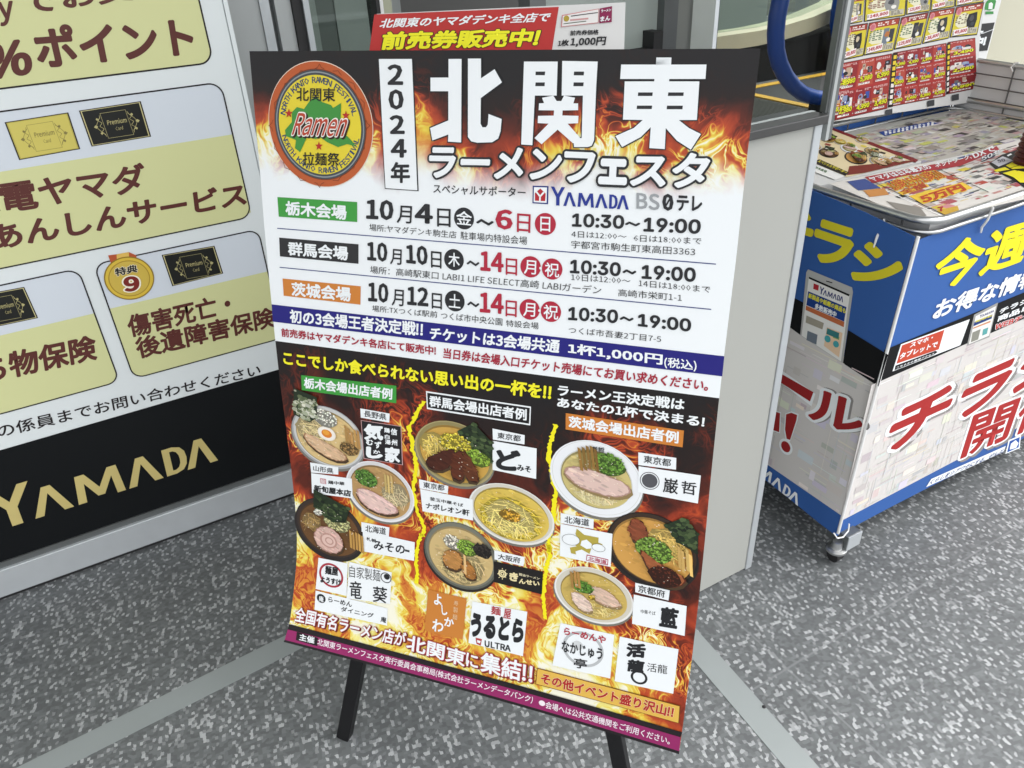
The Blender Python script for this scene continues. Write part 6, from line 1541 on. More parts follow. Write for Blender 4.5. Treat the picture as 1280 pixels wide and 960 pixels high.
M_FROST = material('frosted_glass', (.40,.45,.42), .3, spec=.5, noise=.06, nscale=1.5)

def floor_material():
    m = bpy.data.materials.new('mosaic_vinyl'); m.use_nodes = True; n = m.node_tree; L = n.links; b = n.nodes['Principled BSDF']
    tc = n.nodes.new('ShaderNodeTexCoord'); mp = n.nodes.new('ShaderNodeMapping'); mp.inputs['Rotation'].default_value = (0, 0, radians(12))
    L.new(tc.outputs['Object'], mp.inputs['Vector'])
    def vor(scale, rnd=.75, stretch=(1, 1, 1)):
        mm_ = n.nodes.new('ShaderNodeMapping'); mm_.inputs['Scale'].default_value = stretch; L.new(mp.outputs[0], mm_.inputs[0])
        v = n.nodes.new('ShaderNodeTexVoronoi'); v.voronoi_dimensions = '2D'; v.distance = 'CHEBYCHEV'; v.inputs['Scale'].default_value = scale; v.inputs['Randomness'].default_value = rnd
        L.new(mm_.outputs[0], v.inputs['Vector']); s = n.nodes.new('ShaderNodeSeparateColor'); L.new(v.outputs['Color'], s.inputs[0]); return s
    def ramp(src, stops):
        r = n.nodes.new('ShaderNodeValToRGB'); r.color_ramp.interpolation = 'CONSTANT'; e = r.color_ramp.elements
        e[0].position, e[0].color = stops[0][0], (*stops[0][1], 1); e[1].position, e[1].color = stops[1][0], (*stops[1][1], 1)
        for p, c in stops[2:]: x = e.new(p); x.color = (*c, 1)
        L.new(src, r.inputs[0]); return r
    a = vor(128, .6, (1, 1.25, 1)); c1 = ramp(a.outputs[0], [(0, (.096,.102,.106)), (.3, (.110,.117,.121)), (.6, (.124,.132,.136)), (.84, (.142,.151,.155))])
    b2 = vor(134, .6, (1.25, 1, 1)); w2 = ramp(b2.outputs[1], [(0, (0,0,0)), (.79, (1,1,1))]); w3 = ramp(b2.outputs[2], [(0, (.20,.21,.215)), (.3, (.28,.292,.298)), (.7, (.35,.363,.37))])
    mx = n.nodes.new('ShaderNodeMix'); mx.data_type = 'RGBA'; L.new(w2.outputs[0], mx.inputs[0]); L.new(c1.outputs[0], mx.inputs[6]); L.new(w3.outputs[0], mx.inputs[7])
    # worn, slightly dirty patches
    nz = n.nodes.new('ShaderNodeTexNoise'); nz.inputs['Scale'].default_value = 3.2; nz.inputs['Detail'].default_value = 6; L.new(tc.outputs['Object'], nz.inputs[0])
    mr = n.nodes.new('ShaderNodeMapRange'); mr.inputs[1].default_value = .3; mr.inputs[2].default_value = .7; mr.inputs[3].default_value = .88; mr.inputs[4].default_value = 1.08; L.new(nz.outputs[0], mr.inputs[0])
    m2 = n.nodes.new('ShaderNodeMix'); m2.data_type = 'RGBA'; m2.blend_type = 'MULTIPLY'; m2.inputs[0].default_value = 1; L.new(mx.outputs[2], m2.inputs[6]); L.new(mr.outputs[0], m2.inputs[7])
    # welded sheet seams
    sp = n.nodes.new('ShaderNodeSeparateXYZ'); L.new(tc.outputs['Object'], sp.inputs[0])
    def seam(sock, off, per):
        s = n.nodes.new('ShaderNodeMath'); s.operation = 'SUBTRACT'; L.new(sock, s.inputs[0]); s.inputs[1].default_value = off-per/2
        q = n.nodes.new('ShaderNodeMath'); q.operation = 'PINGPONG'; L.new(s.outputs[0], q.inputs[0]); q.inputs[1].default_value = per/2
        g = n.nodes.new('ShaderNodeMath'); g.operation = 'GREATER_THAN'; L.new(q.outputs[0], g.inputs[0]); g.inputs[1].default_value = per/2-.0022; return g
    sx, sy = seam(sp.outputs[0], .963, 1.82), seam(sp.outputs[1], .655, 1.82)
    ad = n.nodes.new('ShaderNodeMath'); ad.operation = 'MAXIMUM'; L.new(sx.outputs[0], ad.inputs[0]); L.new(sy.outputs[0], ad.inputs[1])
    ml = n.nodes.new('ShaderNodeMath'); ml.operation = 'MULTIPLY'; L.new(ad.outputs[0], ml.inputs[0]); ml.inputs[1].default_value = .6
    m3 = n.nodes.new('ShaderNodeMix'); m3.data_type = 'RGBA'; L.new(ml.outputs[0], m3.inputs[0]); L.new(m2.outputs[2], m3.inputs[6]); m3.inputs[7].default_value = (.19,.2,.205,1)
    L.new(m3.outputs[2], b.inputs['Base Color'])
    r2 = n.nodes.new('ShaderNodeMapRange'); r2.inputs[3].default_value = .38; r2.inputs[4].default_value = .6; L.new(nz.outputs[0], r2.inputs[0]); L.new(r2.outputs[0], b.inputs['Roughness'])
    b.inputs['Specular IOR Level'].default_value = .35
    return m

def fire_material():
    """printed flames: black, rust, orange, yellow and white by page position (UV in metres)"""
    m = bpy.data.materials.new('flame_print'); m.use_nodes = True; n = m.node_tree; L = n.links; b = n.nodes['Principled BSDF']
    uvn = n.nodes.new('ShaderNodeUVMap'); uvn.uv_map = 'page'
    sp = n.nodes.new('ShaderNodeSeparateXYZ'); L.new(uvn.outputs[0], sp.inputs[0]); U, V = sp.outputs[0], sp.outputs[1]
    def math_(op, a, b_=None, c=None, clamp=False):
        x = n.nodes.new('ShaderNodeMath'); x.operation = op; x.use_clamp = clamp
        for i, s in enumerate((a, b_, c)):
            if s is None: continue
            if isinstance(s, (int, float)): x.inputs[i].default_value = s
            else: L.new(s, x.inputs[i])
        return x.outputs[0]
    def mapr(v, a, b_, c, d, smooth=True):
        x = n.nodes.new('ShaderNodeMapRange'); x.interpolation_type = 'SMOOTHSTEP' if smooth else 'LINEAR'
        for i, s in enumerate((v, a, b_, c, d)):
            if isinstance(s, (int, float)): x.inputs[i].default_value = s
            else: L.new(s, x.inputs[i])
        return x.outputs[0]
    def noise(vec, sc, det=4, dist=0, rough=.55):
        x = n.nodes.new('ShaderNodeTexNoise'); x.inputs['Scale'].default_value = sc; x.inputs['Detail'].default_value = det; x.inputs['Distortion'].default_value = dist; x.inputs['Roughness'].default_value = rough
        L.new(vec, x.inputs['Vector']); return x
    w1 = noise(uvn.outputs[0], 7, 3)
    vm = n.nodes.new('ShaderNodeVectorMath'); vm.operation = 'MULTIPLY_ADD'; L.new(w1.outputs['Color'], vm.inputs[0]); vm.inputs[1].default_value = (.16, .16, .16); L.new(uvn.outputs[0], vm.inputs[2])
    st = n.nodes.new('ShaderNodeVectorMath'); st.operation = 'MULTIPLY'; L.new(vm.outputs[0], st.inputs[0]); st.inputs[1].default_value = (1.25, .8, 1)
    blob = noise(st.outputs[0], 8, 5, .6).outputs[0]
    na = noise(st.outputs[0], 13, 2, 1.6).outputs[0]; nb = noise(st.outputs[0], 26, 2, 2.2).outputs[0]
    ridge = lambda s, k: math_('POWER', math_('SUBTRACT', 1, math_('MULTIPLY', math_('ABSOLUTE', math_('SUBTRACT', s, .5)), k), clamp=True), 2.2)
    fil = math_('MAXIMUM', ridge(na, 9), math_('MULTIPLY', ridge(nb, 7), .75))
    mask = mapr(noise(uvn.outputs[0], 6.5, 2).outputs[0], .42, .62, 0, 1)
    fil = math_('MULTIPLY', fil, mask)
    # zone levels
    top = mapr(V, .01, .135, -.04, .66)
    t = mapr(V, .422, 1.0, 0, 1, False)
    botlvl = n.nodes.new('ShaderNodeFloatCurve')
    cu = botlvl.mapping.curves[0]; cu.points[0].location = (0, .0); cu.points[1].location = (1, .83)
    for p in ((.12, .13), (.28, .33), (.45, .42), (.58, .64), (.74, .80)): cu.points.new(*p)
    botlvl.mapping.update(); L.new(t, botlvl.inputs['Value'])
    red_right = math_('MULTIPLY', mapr(U, .45, .68, 0, .26), mapr(V, .60, .80, 0, 1))
    bot = math_('SUBTRACT', botlvl.outputs[0], red_right)
    isb = math_('GREATER_THAN', V, .4215)
    lvl = math_('ADD', math_('MULTIPLY', top, math_('SUBTRACT', 1, isb)), math_('MULTIPLY', bot, isb))
    gain = mapr(lvl, 0, .5, .25, 1)
    I = math_('ADD', lvl, math_('MULTIPLY', math_('MULTIPLY', math_('SUBTRACT', blob, .5), 1.35), gain))
    I = math_('ADD', I, math_('MULTIPLY', math_('MULTIPLY', fil, .60), mapr(lvl, -.02, .3, .35, 1)))
    str_ = math_('MAXIMUM', ridge(nb, 5), ridge(blob, 8))
    I = math_('SUBTRACT', I, math_('MULTIPLY', math_('MULTIPLY', str_, .24), math_('MULTIPLY', mapr(lvl, .5, .8, 0, 1), isb)))
    r = n.nodes.new('ShaderNodeValToRGB'); e = r.color_ramp.elements
    stops = [(0, '#1a181a'), (.16, '#231715'), (.32, '#5c2418'), (.46, '#9c3a22'), (.57, '#bb4c28'), (.67, '#d98f38'), (.75, '#e8cc48'), (.86, '#efe68e'), (.96, '#f4f1dc')]
    e[0].position = 0; e[1].position = 1
    for p, c in stops[1:-1]: e.new(p)
    for i, (p, c) in enumerate(stops): e[i].position = p; e[i].color = (*[v*KINK for v in lin(c)], 1)
    L.new(I, r.inputs[0])
    edge = math_('ADD', V, math_('MULTIPLY', math_('SUBTRACT', blob, .5), .10))
    white = math_('MULTIPLY', mapr(edge, .112, .168, 0, 1), math_('SUBTRACT', 1, isb))
    mx = n.nodes.new('ShaderNodeMix'); mx.data_type = 'RGBA'; L.new(white, mx.inputs[0]); L.new(r.outputs[0], mx.inputs[6]); mx.inputs[7].default_value = (*[v*KINK for v in lin('#eef2f4')], 1)
    L.new(mx.outputs[2], b.inputs['Base Color'])
    b.inputs['Roughness'].default_value = .42; b.inputs['Specular IOR Level'].default_value = .28
    return m

# ------------------------------------------------------------------ setting
CEIL_Y = .15  # front edge of the added slab; sets how far daylight reaches in
fl = MB().add([(-14,-10,0),(22,-10,0),(22,26,0),(-14,26,0)], [(0,1,2,3)]).build('floor', floor_material())
tag(fl, kind='structure')
ce = MB().box((-5, CEIL_Y, 2.85), (5.8, 9, 2.95)).build('added_ceiling', material('added_ceiling_white', (.74,.74,.72), .8))  # unseen slab added to block overhead sky, so light enters from the front
tag(ce, kind='structure')

def strip(pts, label):
    o = MB().add([(x, y, .0004) for x, y in pts]+[(x, y, .0012) for x, y in pts], [(4,5,6,7),(0,1,5,4),(1,2,6,5),(2,3,7,6),(3,0,4,7)]).build('floor_tape', M_TAPE)
    return tag(o, label, 'tape', 'grey tape strips on the floor')
strip([(-1.70,1.118),(.33,1.262),(.33,1.318),(-1.70,1.172)], 'grey tape strip on the floor at the left, in front of the signboard')
strip([(.770,.10),(.822,.08),(.892,1.10),(.836,1.11)], 'grey tape strip slanting across the floor at the right of the easel')
sp_ = MB(); sp_.lathe((.856,.614,0), [(.0035,0),(.004,.002),(.002,.004)], 7)
tag(sp_.build('floor_debris', M_RUBBER), 'tiny black crumb lying on the mosaic floor beside the right tape strip', 'debris')

# store front behind: wall panel, sliding doors
def vbox(x0, x1, y0, y1, z0, z1): return MB().box((x0, y0, z0), (x1, y1, z1))
DY = 1.95
wp = thing('wall_panel', (.30, DY, 0), 'plain grey metal wall panel with a vertical groove behind the signboard edge', 'wall')
vbox(-1.6, .456, DY, DY+.10, 0, 2.4).build('panel', M_WALL, wp)
vbox(.4565, .478, DY-.006, DY+.09, 0, 2.4).build('edge_trim', M_ALU, wp)
vbox(.4785, .492, DY+.03, DY+.09, 0, 2.4).build('groove', M_ALU_D, wp)
vbox(.4925, .529, DY+.004, DY+.09, 0, 2.4).build('jamb', M_WALL, wp)

d1 = thing('sliding_door', (.75, DY, 0), 'sliding glass door with black gasket beside the grey wall panel at top left', 'door', 'store entrance doors')
vbox(.530, .553, DY-.004, DY+.06, 0, 2.4).build('gasket', M_RUBBER, d1)
vbox(.5535, .567, DY-.012, DY+.06, 0, 2.4).build('stile', M_ALU, d1)
vbox(.5675, .728, DY+.02, DY+.028, .12, 2.3).build('glass_pane', M_GLG, d1)
vbox(.5675, .728, DY+.008, DY+.045, 0, .119).build('bottom_rail', M_ALU, d1)
vbox(.7285, .738, DY-.014, DY+.05, 0, 2.4).build('seal', M_RUBBER, d1)
vbox(.7385, .748, DY-.010, DY+.05, 0, 2.4).build('stile', M_WHITE, d1)
vbox(.7485, .772, DY-.004, DY+.05, 0, 2.4).build('stile', material('olive_film', (.36,.37,.27), .5), d1)
# column just inside that leaf, with a door-glass reflection built as a strip
ip = thing('interior_column', (.80, 2.45, 0), 'pale grey column with a dark strip imitating a reflection inside behind the door glass', 'column')
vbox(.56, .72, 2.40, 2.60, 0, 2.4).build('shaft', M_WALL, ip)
vbox(.7205, .775, 2.405, 2.60, 0, 2.4).build('reflection_band', M_ALU_D, ip)  # dark strip standing in for a soft reflection in the door glass
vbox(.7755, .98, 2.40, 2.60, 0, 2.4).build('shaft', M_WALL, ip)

d2 = thing('sliding_door', (1.4, DY, 0), 'greenish glass sliding door with dark frame and small black handle above the poster centre', 'door', 'store entrance doors')
vbox(1.158, 1.208, DY-.01, DY+.05, 0, 2.4).build('stile', M_ALU_D, d2)
vbox(1.2085, 1.612, DY+.018, DY+.028, 0, 2.4).build('glass_pane', M_FROST, d2)
vbox(1.6125, 1.665, DY-.012, DY+.05, 0, 2.4).build('stile', M_ALU_D, d2)
vbox(1.6655, 1.728, DY-.006, DY+.05, 0, 2.4).build('stile', material('grey_olive_metal', (.24,.25,.23), .45, metal=.3), d2)
vbox(1.7285, 1.742, DY-.016, DY+.05, 0, 2.4).build('edge_strip', M_ALU, d2)
hd = MB(); hd.box((1.560, DY-.035, .985), (1.594, DY+.017, 1.04)); hd.box((1.44, DY-.022, .985), (1.5595, DY+.006, .996))
hd.build('handle', M_RUBBER, d2)
d3 = thing('door_frame', (1.85, DY, 0), 'dark upright door frame beside the brownish gap left of the silver partition post', 'door frame')
vbox(1.792, 1.830, DY-.01, DY+.06, 0, 2.4).build('upright', M_ALU_D, d3)
vbox(1.7425, 1.7915, DY+.02, DY+.05, 0, .93).build('lower_panel', material('brown_grey_panel', (.20,.18,.15), .5), d3)

for px_, lab, xx in ((0, 'thin dark pole inside the store behind the left end of the red notice', .93), (1, 'thin dark pole inside the store, nearer the white hanging sheet', 1.10)):
    o = MB().tube([(xx+.03, 2.9, 0), (xx, 2.9, 2.2)], .011, 10).build('steel_pole', M_ALU_D); tag(o, lab, 'pole', 'dark poles inside the store')
hs_ = thing('hanging_sheet', (1.33, 2.35, 1.15), 'white sheet with a dark blue curved mark hanging inside above the red notice', 'sign')
vbox(1.245, 1.36, 2.350, 2.352, 1.13, 1.6).build('sheet', M_PAPER, hs_)
MB().tube([(1.335+.022*sin(a), 2.3485, 1.175+.03*cos(a)) for a in (i*1.7*pi/14-.4 for i in range(15))], .0055, 8).build('mark', M_BLUECLOTH, hs_)
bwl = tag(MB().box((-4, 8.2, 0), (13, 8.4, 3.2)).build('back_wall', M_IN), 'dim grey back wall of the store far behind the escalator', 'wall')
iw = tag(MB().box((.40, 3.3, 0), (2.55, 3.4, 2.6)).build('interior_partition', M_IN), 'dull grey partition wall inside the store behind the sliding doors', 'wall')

# cream wall and wall sign to the right
cw = tag(MB().box((4.30, 3.05, 0), (9, 3.2, 3.0)).build('cream_wall', M_CREAM), 'plain cream wall at the top right behind the flyer wagon', 'wall')
ws = thing('standing_sign', (4.2, 2.6, 0), 'white standing sign with a green house mark, half hidden by the hanging flyer', 'sign')
vbox(4.08, 4.402, 2.602, 2.63, 0, 1.5).build('board', M_WHITE, ws)
build_print('WS', 'mark', INK_SIGN, ws, 'house_mark'); build_print('WS', 'black_field', INK_SIGN, ws)

# ------------------------------------------------------------------ escalator
es = thing('escalator', (4.6, 4.4, 0), 'escalator with thick blue handrails and a steel deck behind the glass partition', 'escalator')
fp = MB().box((2.3, 3.2, .0005), (4.79, 6.0, .012))
for i in range(90):
    x = 2.32+i*.0273; fp.box((x, 3.22, .0125), (x+.012, 5.98, .017))
fp.build('landing_plate', material('ribbed_metal', (.13,.13,.12), .4, metal=.7, noise=.2, nscale=6), es)
MB().box((4.795, 3.98, .013), (4.87, 4.82, .022)).build('yellow_comb_line', M_YEL, es)
MB().box((4.795, 4.825, .013), (9, 4.90, .022)).build('yellow_side_line', M_YEL, es)
stp = MB()
for i in range(10): stp.box((4.872+i*.4, 3.98, .0+max(0, i-2)*.2), (5.27+i*.4, 4.82, .018+max(0, i-2)*.2))
stp.build('steps', M_RUBBER, es)
sk = MB(); sk.add([(3.9,5.05,0),(9,5.05,0),(9,5.05,1.9),(6.2,5.05,.34),(5.4,5.05,.28),(3.9,5.05,.28),(3.9,5.25,0),(9,5.25,0),(9,5.25,1.9),(6.2,5.25,.34),(5.4,5.25,.28),(3.9,5.25,.28)],
      [(0,1,2,3,4,5),(6,11,10,9,8,7),(0,5,11,6),(5,4,10,11),(4,3,9,10),(3,2,8,9),(1,7,8,2)])
sk.build('black_skirt', material('black_skirting', (.006,.006,.007), .6, spec=.15), es)
dk = MB(); pr = [(3.9,.30),(4.8,.305),(5.2,.305),(5.45,.315),(5.8,.35),(6.15,.42),(6.7,.68),(9,1.95)]
for k in range(len(pr)-1):
    (xa, za), (xb, zb) = pr[k], pr[k+1]
    dk.obox((xa,5.02,za),(xb-xa,0,zb-za),(0,.26,0),(0,0,.115))
dk.build('steel_deck', M_STEEL, es)
MB().box((3.9,5.15,.425),(9,5.165,1.6)).build('balustrade_glass', M_GLG, es)
def rail(path, y, name):
    MB().tube([(x, y, z) for x, z in path], [.05]*len(path), 14, sx=1.25).build(name, M_BLUE, es, smooth=True)
rail([(4.75,1.02),(4.5,1.01),(4.33,.97),(4.23,.90),(4.19,.80),(4.178,.70),(4.182,.60),(4.205,.50),(4.25,.41),(4.325,.32),(4.42,.24),(4.52,.18),(4.62,.145),(4.72,.12),(4.80,.11)], 3.9, 'handrail')
rail([(6.9,1.2),(6.4,1.02),(6.15,.92),(6.06,.80),(6.03,.65),(6.02,.5),(6.03,.40),(6.08,.28),(6.2,.16),(6.4,.10)], 4.95, 'handrail')
MB().box((4.68,3.82,.0),(4.95,3.98,.17)).build('handrail_inlet', M_RUBBER, es, bevel=.02)
# showcase glimpsed behind
sc_ = thing('display_case', (5.3, 6.6, 0), 'pale glass display case in the store behind the escalator deck', 'display case')
vbox(3.6, 6.8, 6.5, 7.1, 0, .55).build('base', M_WALL, sc_)
vbox(3.6, 4.6, 6.52, 7.08, .551, 1.5).build('pale_goods', M_PANEL, sc_)
vbox(4.75, 5.4, 6.52, 7.08, .551, 1.4).build('dark_goods', M_ALU_D, sc_)
vbox(5.5, 6.8, 6.52, 7.08, .551, 1.5).build('pale_goods', M_PANEL, sc_)

# ------------------------------------------------------------------ glass partition with pale panel
PY = .907
pt = thing('glass_partition', (.9, PY, 0), 'low partition of pale grey panel with black rail and clear glass above', 'partition')
vbox(.62, 1.0895, PY, PY+.045, .004, 1.030).build('panel', M_PANEL, pt)
vbox(1.0900, 1.109, PY-.003, PY+.048, 0, 1.030).build('edge_trim', M_ALU, pt, bevel=.002)
vbox(.62, 1.1115, PY-.010, PY+.055, 1.0305, 1.046).build('top_rail', M_RAIL, pt, bevel=.002)
vbox(.86, 1.112, PY+.018, PY+.028, 1.0465, 2.2).build('glass_pane', M_GL, pt)
vbox(.62, .845, PY+.018, PY+.028, 1.0465, 1.0600).build('glass_bead', M_ALU, pt)
vbox(.8455, .8525, PY-.002, PY+.045, 1.0465, 2.2).build('post', M_ALU, pt)
vbox(1.1125, 1.1185, PY+.000, PY+.012, 1.0465, 2.2).build('post', M_ALU_D, pt)
vbox(1.1188, 1.126, PY-.004, PY+.012, 1.0, 2.2).build('post', M_WALL, pt)
vbox(1.1263, 1.138, PY+.000, PY+.012, 1.0, 2.2).build('post', M_ALU_D, pt)

# ------------------------------------------------------------------ membership signboard
SBY = 1.783
sb = thing('signboard', (-.3, SBY, 0), 'white membership benefits signboard with pale gold boxes and a black base at the left', 'signboard')
vbox(-1.9, .347, SBY, SBY+.06, .39, 2.0).build('white_field', M_SIGN, sb, bevel=.002)
vbox(-1.9, .347, SBY, SBY+.06, .104, .3895).build('black_field', M_SIGNBLACK, sb)
vbox(-1.9, .347, SBY-.012, SBY+.06, .012, .088).build('bottom_rail', M_ALU, sb, bevel=.002)
vbox(-1.9, .347, SBY-.004, SBY+.06, .0885, .1035).build('rail_groove', M_ALU_D, sb)
vbox(-1.9, .347, SBY-.004, SBY+.05, .0005, .0118).build('base_gasket', M_RUBBER, sb)
vbox(.3475, .356, SBY-.003, SBY+.06, .0, 2.0).build('side_trim', M_SIGN, sb)
for (pl, part) in list(PRINTS):
    if pl == 'SB': build_print(pl, part, INK_SIGN, sb)

# ------------------------------------------------------------------ easel and poster
PO, PU, PV, PN = [Vector(t) for t in PLANES['P']]
def pg(u, v, d=0): return PO+PU*u+PV*v+PN*d
ea = thing('easel', (pg(.34, 1.05).x-.0, pg(.34, 1.05).y, 0), 'black A-frame easel with splayed legs holding the ramen festival poster', 'easel')
def bar(a, b, ww, th, name, mat=M_BLACK, par=ea):
    ax = (b-a).normalized(); sd_ = PN.cross(ax).normalized(); nn = ax.cross(sd_).normalized()
    O = a-sd_*ww/2-nn*th/2
    return MB().obox(O, sd_*ww, nn*th, b-a).build(name, mat, par, bevel=.0015)
for s in (-1, 1):
    t0, t1 = pg(.334+s*.012, .03, -.022), pg(.334+s*.2845, 1.2325, -.022)
    bar(t0, t1, .026, .02, 'leg')
apex = pg(.334, .05, -.05); foot = Vector((apex.x+.30, apex.y+.36, .0))
bar(apex, foot, .024, .018, 'rear_leg')
bar(pg(-.014, .872, -.0135), pg(.66, .872, -.0135), .020, .014, 'ledge')
bar(pg(.16, .52, -.036), pg(.508, .52, -.036), .022, .012, 'cross_bar')

po = thing('festival_poster', tuple(pg(.34, 1.0)), 'large ramen festival poster with flames and noodle bowls on a black easel', 'poster')
# the sheet
NU, NV = 40, 64
lv = np.array(LEFT); rv = np.array(RIGHT)
gu, gv, uv_ = [], [], []
def edge(E, t):
    s = np.r_[0, np.cumsum(np.hypot(*np.diff(E, axis=0).T))]; s /= s[-1]
    return np.array([np.interp(t, s, E[:, 0]), np.interp(t, s, E[:, 1])])
ts = np.linspace(0, 1, NV+1); ss = np.linspace(0, 1, NU+1)
P = []
for t in ts:
    a, b = edge(lv, t), edge(rv, t)
    for s in ss: P.append(a+(b-a)*s)
P = np.array(P)
front = place('P', P[:, 0], P[:, 1], np.zeros(len(P))); back = place('P', P[:, 0], P[:, 1], np.full(len(P), -.0008))
n0 = len(P); F = []
for j in range(NV):
    for i in range(NU):
        a = j*(NU+1)+i; F.append((a, a+NU+1, a+NU+2, a+1)); F.append((n0+a, n0+a+1, n0+a+NU+2, n0+a+NU+1))
for i in range(NU):
    F.append((i, i+1, n0+i+1, n0+i)); a = NV*(NU+1)+i; F.append((a, n0+a, n0+a+1, a+1))
for j in range(NV):
    a = j*(NU+1); F.append((a, n0+a, n0+a+NU+1, a+NU+1)); a += NU; F.append((a, a+NU+1, n0+a+NU+1, n0+a))
me = bpy.data.meshes.new('sheet'); me.from_pydata([tuple(v) for v in np.concatenate([front, back])], [], F); me.update()
ul = me.uv_layers.new(name='page'); PP = np.concatenate([P, P])
vi = np.zeros(len(me.loops), dtype=np.int32); me.loops.foreach_get('vertex_index', vi)
ul.data.foreach_set('uv', PP[vi].astype(np.float32).ravel())
me.polygons.foreach_set('use_smooth', [True]*len(me.polygons))
try: me.set_sharp_from_angle(angle=radians(35))
except Exception: pass
sheet = link('sheet', me, None, po); me.materials.append(fire_material()); me.materials.append(M_PAPER)
for k in range(NU*NV): me.polygons[2*k+1].material_index = 1       # unprinted back
for (pl, part) in list(PRINTS):
    if pl == 'P': build_print(pl, part, INK_GLOSS, po)

# red notice standing up behind the poster top
NO, NU_, NV_, NN = [Vector(t) for t in PLANES['NT']]
no = thing('notice_sheet', tuple(NO+NU_*.18+Vector((0,0,1.10))), 'red and white ticket sale notice sticking up behind the top edge of the poster', 'notice')
a = NO+NU_*(-.018); zt = 1.2478
mb = MB(); b0 = NO+NU_*.001; 
mb.obox(b0-NN*.0012+Vector((0,0,1.06)), NU_*.3375, NN*.001, Vector((0,0,zt-1.06)))
mb.build('card', M_PAPER, no)
for part in ('red_field', 'notice_lettering', 'ticket_picture', 'price_lettering'): build_print('NT', part, INK_GLOSS, no)

# ------------------------------------------------------------------ flyer wagon
CX0, CX1, CY0, CY1, RZ = 1.335, 2.300, .815, 1.425, .83
ca = thing('flyer_wagon', (2.0, 1.3, 0), 'wire flyer wagon on casters wrapped in a blue and white printed cloth', 'wagon')
# front cloth
fs = MB(); NX = 24
def topz(x): return .803+.004*sin(x*9)+.003*sin(x*23)
def botz(x): return .066+.006*sin(x*5+1)
vs_, fs_ = [], []
for i in range(NX+1):
    x = 1.286+(CX1-1.286)*i/NX; xt = 1.316+(CX1-1.316)*i/NX
    for k in range(5):
        t = k/4; vs_.append((x+(xt-x)*t, .8235, botz(x)+(topz(x)-botz(x))*t))
for i in range(NX):
    for k in range(4): a = i*5+k; fs_.append((a, a+5, a+6, a+1))
nb = len(vs_); vs_ += [(x, .8255, z) for x, y, z in vs_]; fs_ += [tuple(i+nb for i in f[::-1]) for f in fs_]
for i in range(NX): a = i*5; fs_ += [(a, nb+a, nb+a+5, a+5), (a+4, a+9, nb+a+9, nb+a+4)]
fc = MB().add(vs_, fs_).build('front_skirt', M_BLUECLOTH, ca)
for part in ('front_print', 'faded_print', 'heading_lettering', 'access_panel', 'phone_picture', 'campaign_lettering', 'slogan_strip'): build_print('CF', part, INK_CLOTH, fc)
# left cloth
LO, LU, LV, LN = [Vector(t) for t in PLANES['CL']]
def lp(u, v, d=0): return LO+LU*u+LV*v+LN*d
tl = [(0,-.728),(-.05,-.735),(-.117,-.744),(-.253,-.754),(-.4,-.755),(-.60,-.755)]; bl_ = [(0,.004),(-.05,.002),(-.117,-.004),(-.253,-.012),(-.4,-.012),(-.60,-.012)]
mb = MB(); V_ = []
for d in (0, -.0015):
    for (u1, v1), (u2, v2) in zip(tl, bl_): V_ += [lp(u1, v1, d), lp(u2, v2, d)]
m_ = 2*len(tl); F_l = []
for i in range(len(tl)-1):
    a = 2*i; F_l += [(a, a+1, a+3, a+2), (m_+a, m_+a+2, m_+a+3, m_+a+1), (a, a+2, m_+a+2, m_+a), (a+1, m_+a+1, m_+a+3, a+3)]
F_l.append((0, m_, m_+1, 1)); a = m_-2; F_l.append((a, a+1, m_+a+1, m_+a))
lc = mb.add(V_, F_l).build('side_skirt', M_BLUECLOTH2, ca)
for part in ('side_print', 'faded_print', 'heading_lettering', 'phone_picture', 'campaign_lettering', 'brand_lettering'): build_print('CL', part, INK_CLOTH, lc)
vbox(CX1+.006, CX1+.008, CY0, CY1, .08, .93).build('side_skirt', M_SKIN, ca)
vbox(CX0, CX1, CY1+.006, CY1+.008, .08, .826).build('rear_skirt', M_BLUECLOTH, ca)
vbox(1.755, CX1, CY1+.006, CY1+.008, .8265, .93).build('rear_skirt', M_BLUECLOTH, ca)
MB().tube([(1.3185, .8205, .808), (1.316, .8195, .79), (1.300, .8195, .45), (1.2855, .8195, .085)], .0036, 8).build('corner_cord', M_WHITE, ca)
MB().tube([(1.258, .812, .105), (1.266, .806, .09), (1.284, .804, .086), (1.302, .806, .095), (1.305, .81, .112)], .0018, 7).build('cord_knot', M_WHITE, ca)
def rim(z, r, x0=CX0, x1=CX1, y0=CY0, y1=CY1, c=.045):
    pts = []
    for cx, cy, t0 in ((x1-c, y1-c, 0), (x0+c, y1-c, pi/2), (x0+c, y0+c, pi), (x1-c, y0+c, 1.5*pi)):
        pts += [(cx+c*cos(t0+pi/2*i/7), cy+c*sin(t0+pi/2*i/7), z) for i in range(8)]
    return MB().tube(pts, r, 12, closed=True)
rim(RZ, .0075).build('basket_rim', M_CHROME, ca, smooth=True)
rim(RZ-.025, .0045, CX0+.004, CX1-.004, CY0+.004, CY1-.004).build('basket_rim', M_CHROME, ca, smooth=True)
for z in (.775, .728): rim(z, .0022, CX0+.008, CX1-.008, CY0+.022, CY1-.008).build('wire', M_WIRE, ca)
MB().tube([(1.76, CY1, .80), (1.76, CY1, .92), (1.775, CY1, .936), (CX1-.02, CY1, .938), (CX1-.005, CY1-.006, .938), (CX1, CY1-.02, .938), (CX1, .95, .930), (CX1, .90, .90), (CX1, .865, .835)], .0062, 10).build('basket_rim', M_CHROME, ca, smooth=True)
for z in (.905, .872, .838):
    MB().tube([(1.765, CY1-.003, z), (CX1-.012, CY1-.003, z), (CX1-.004, CY1-.012, z), (CX1-.004, .96 if z < .88 else 1.0, z-.004)], .0018, 7).build('wire', M_WIRE, ca)
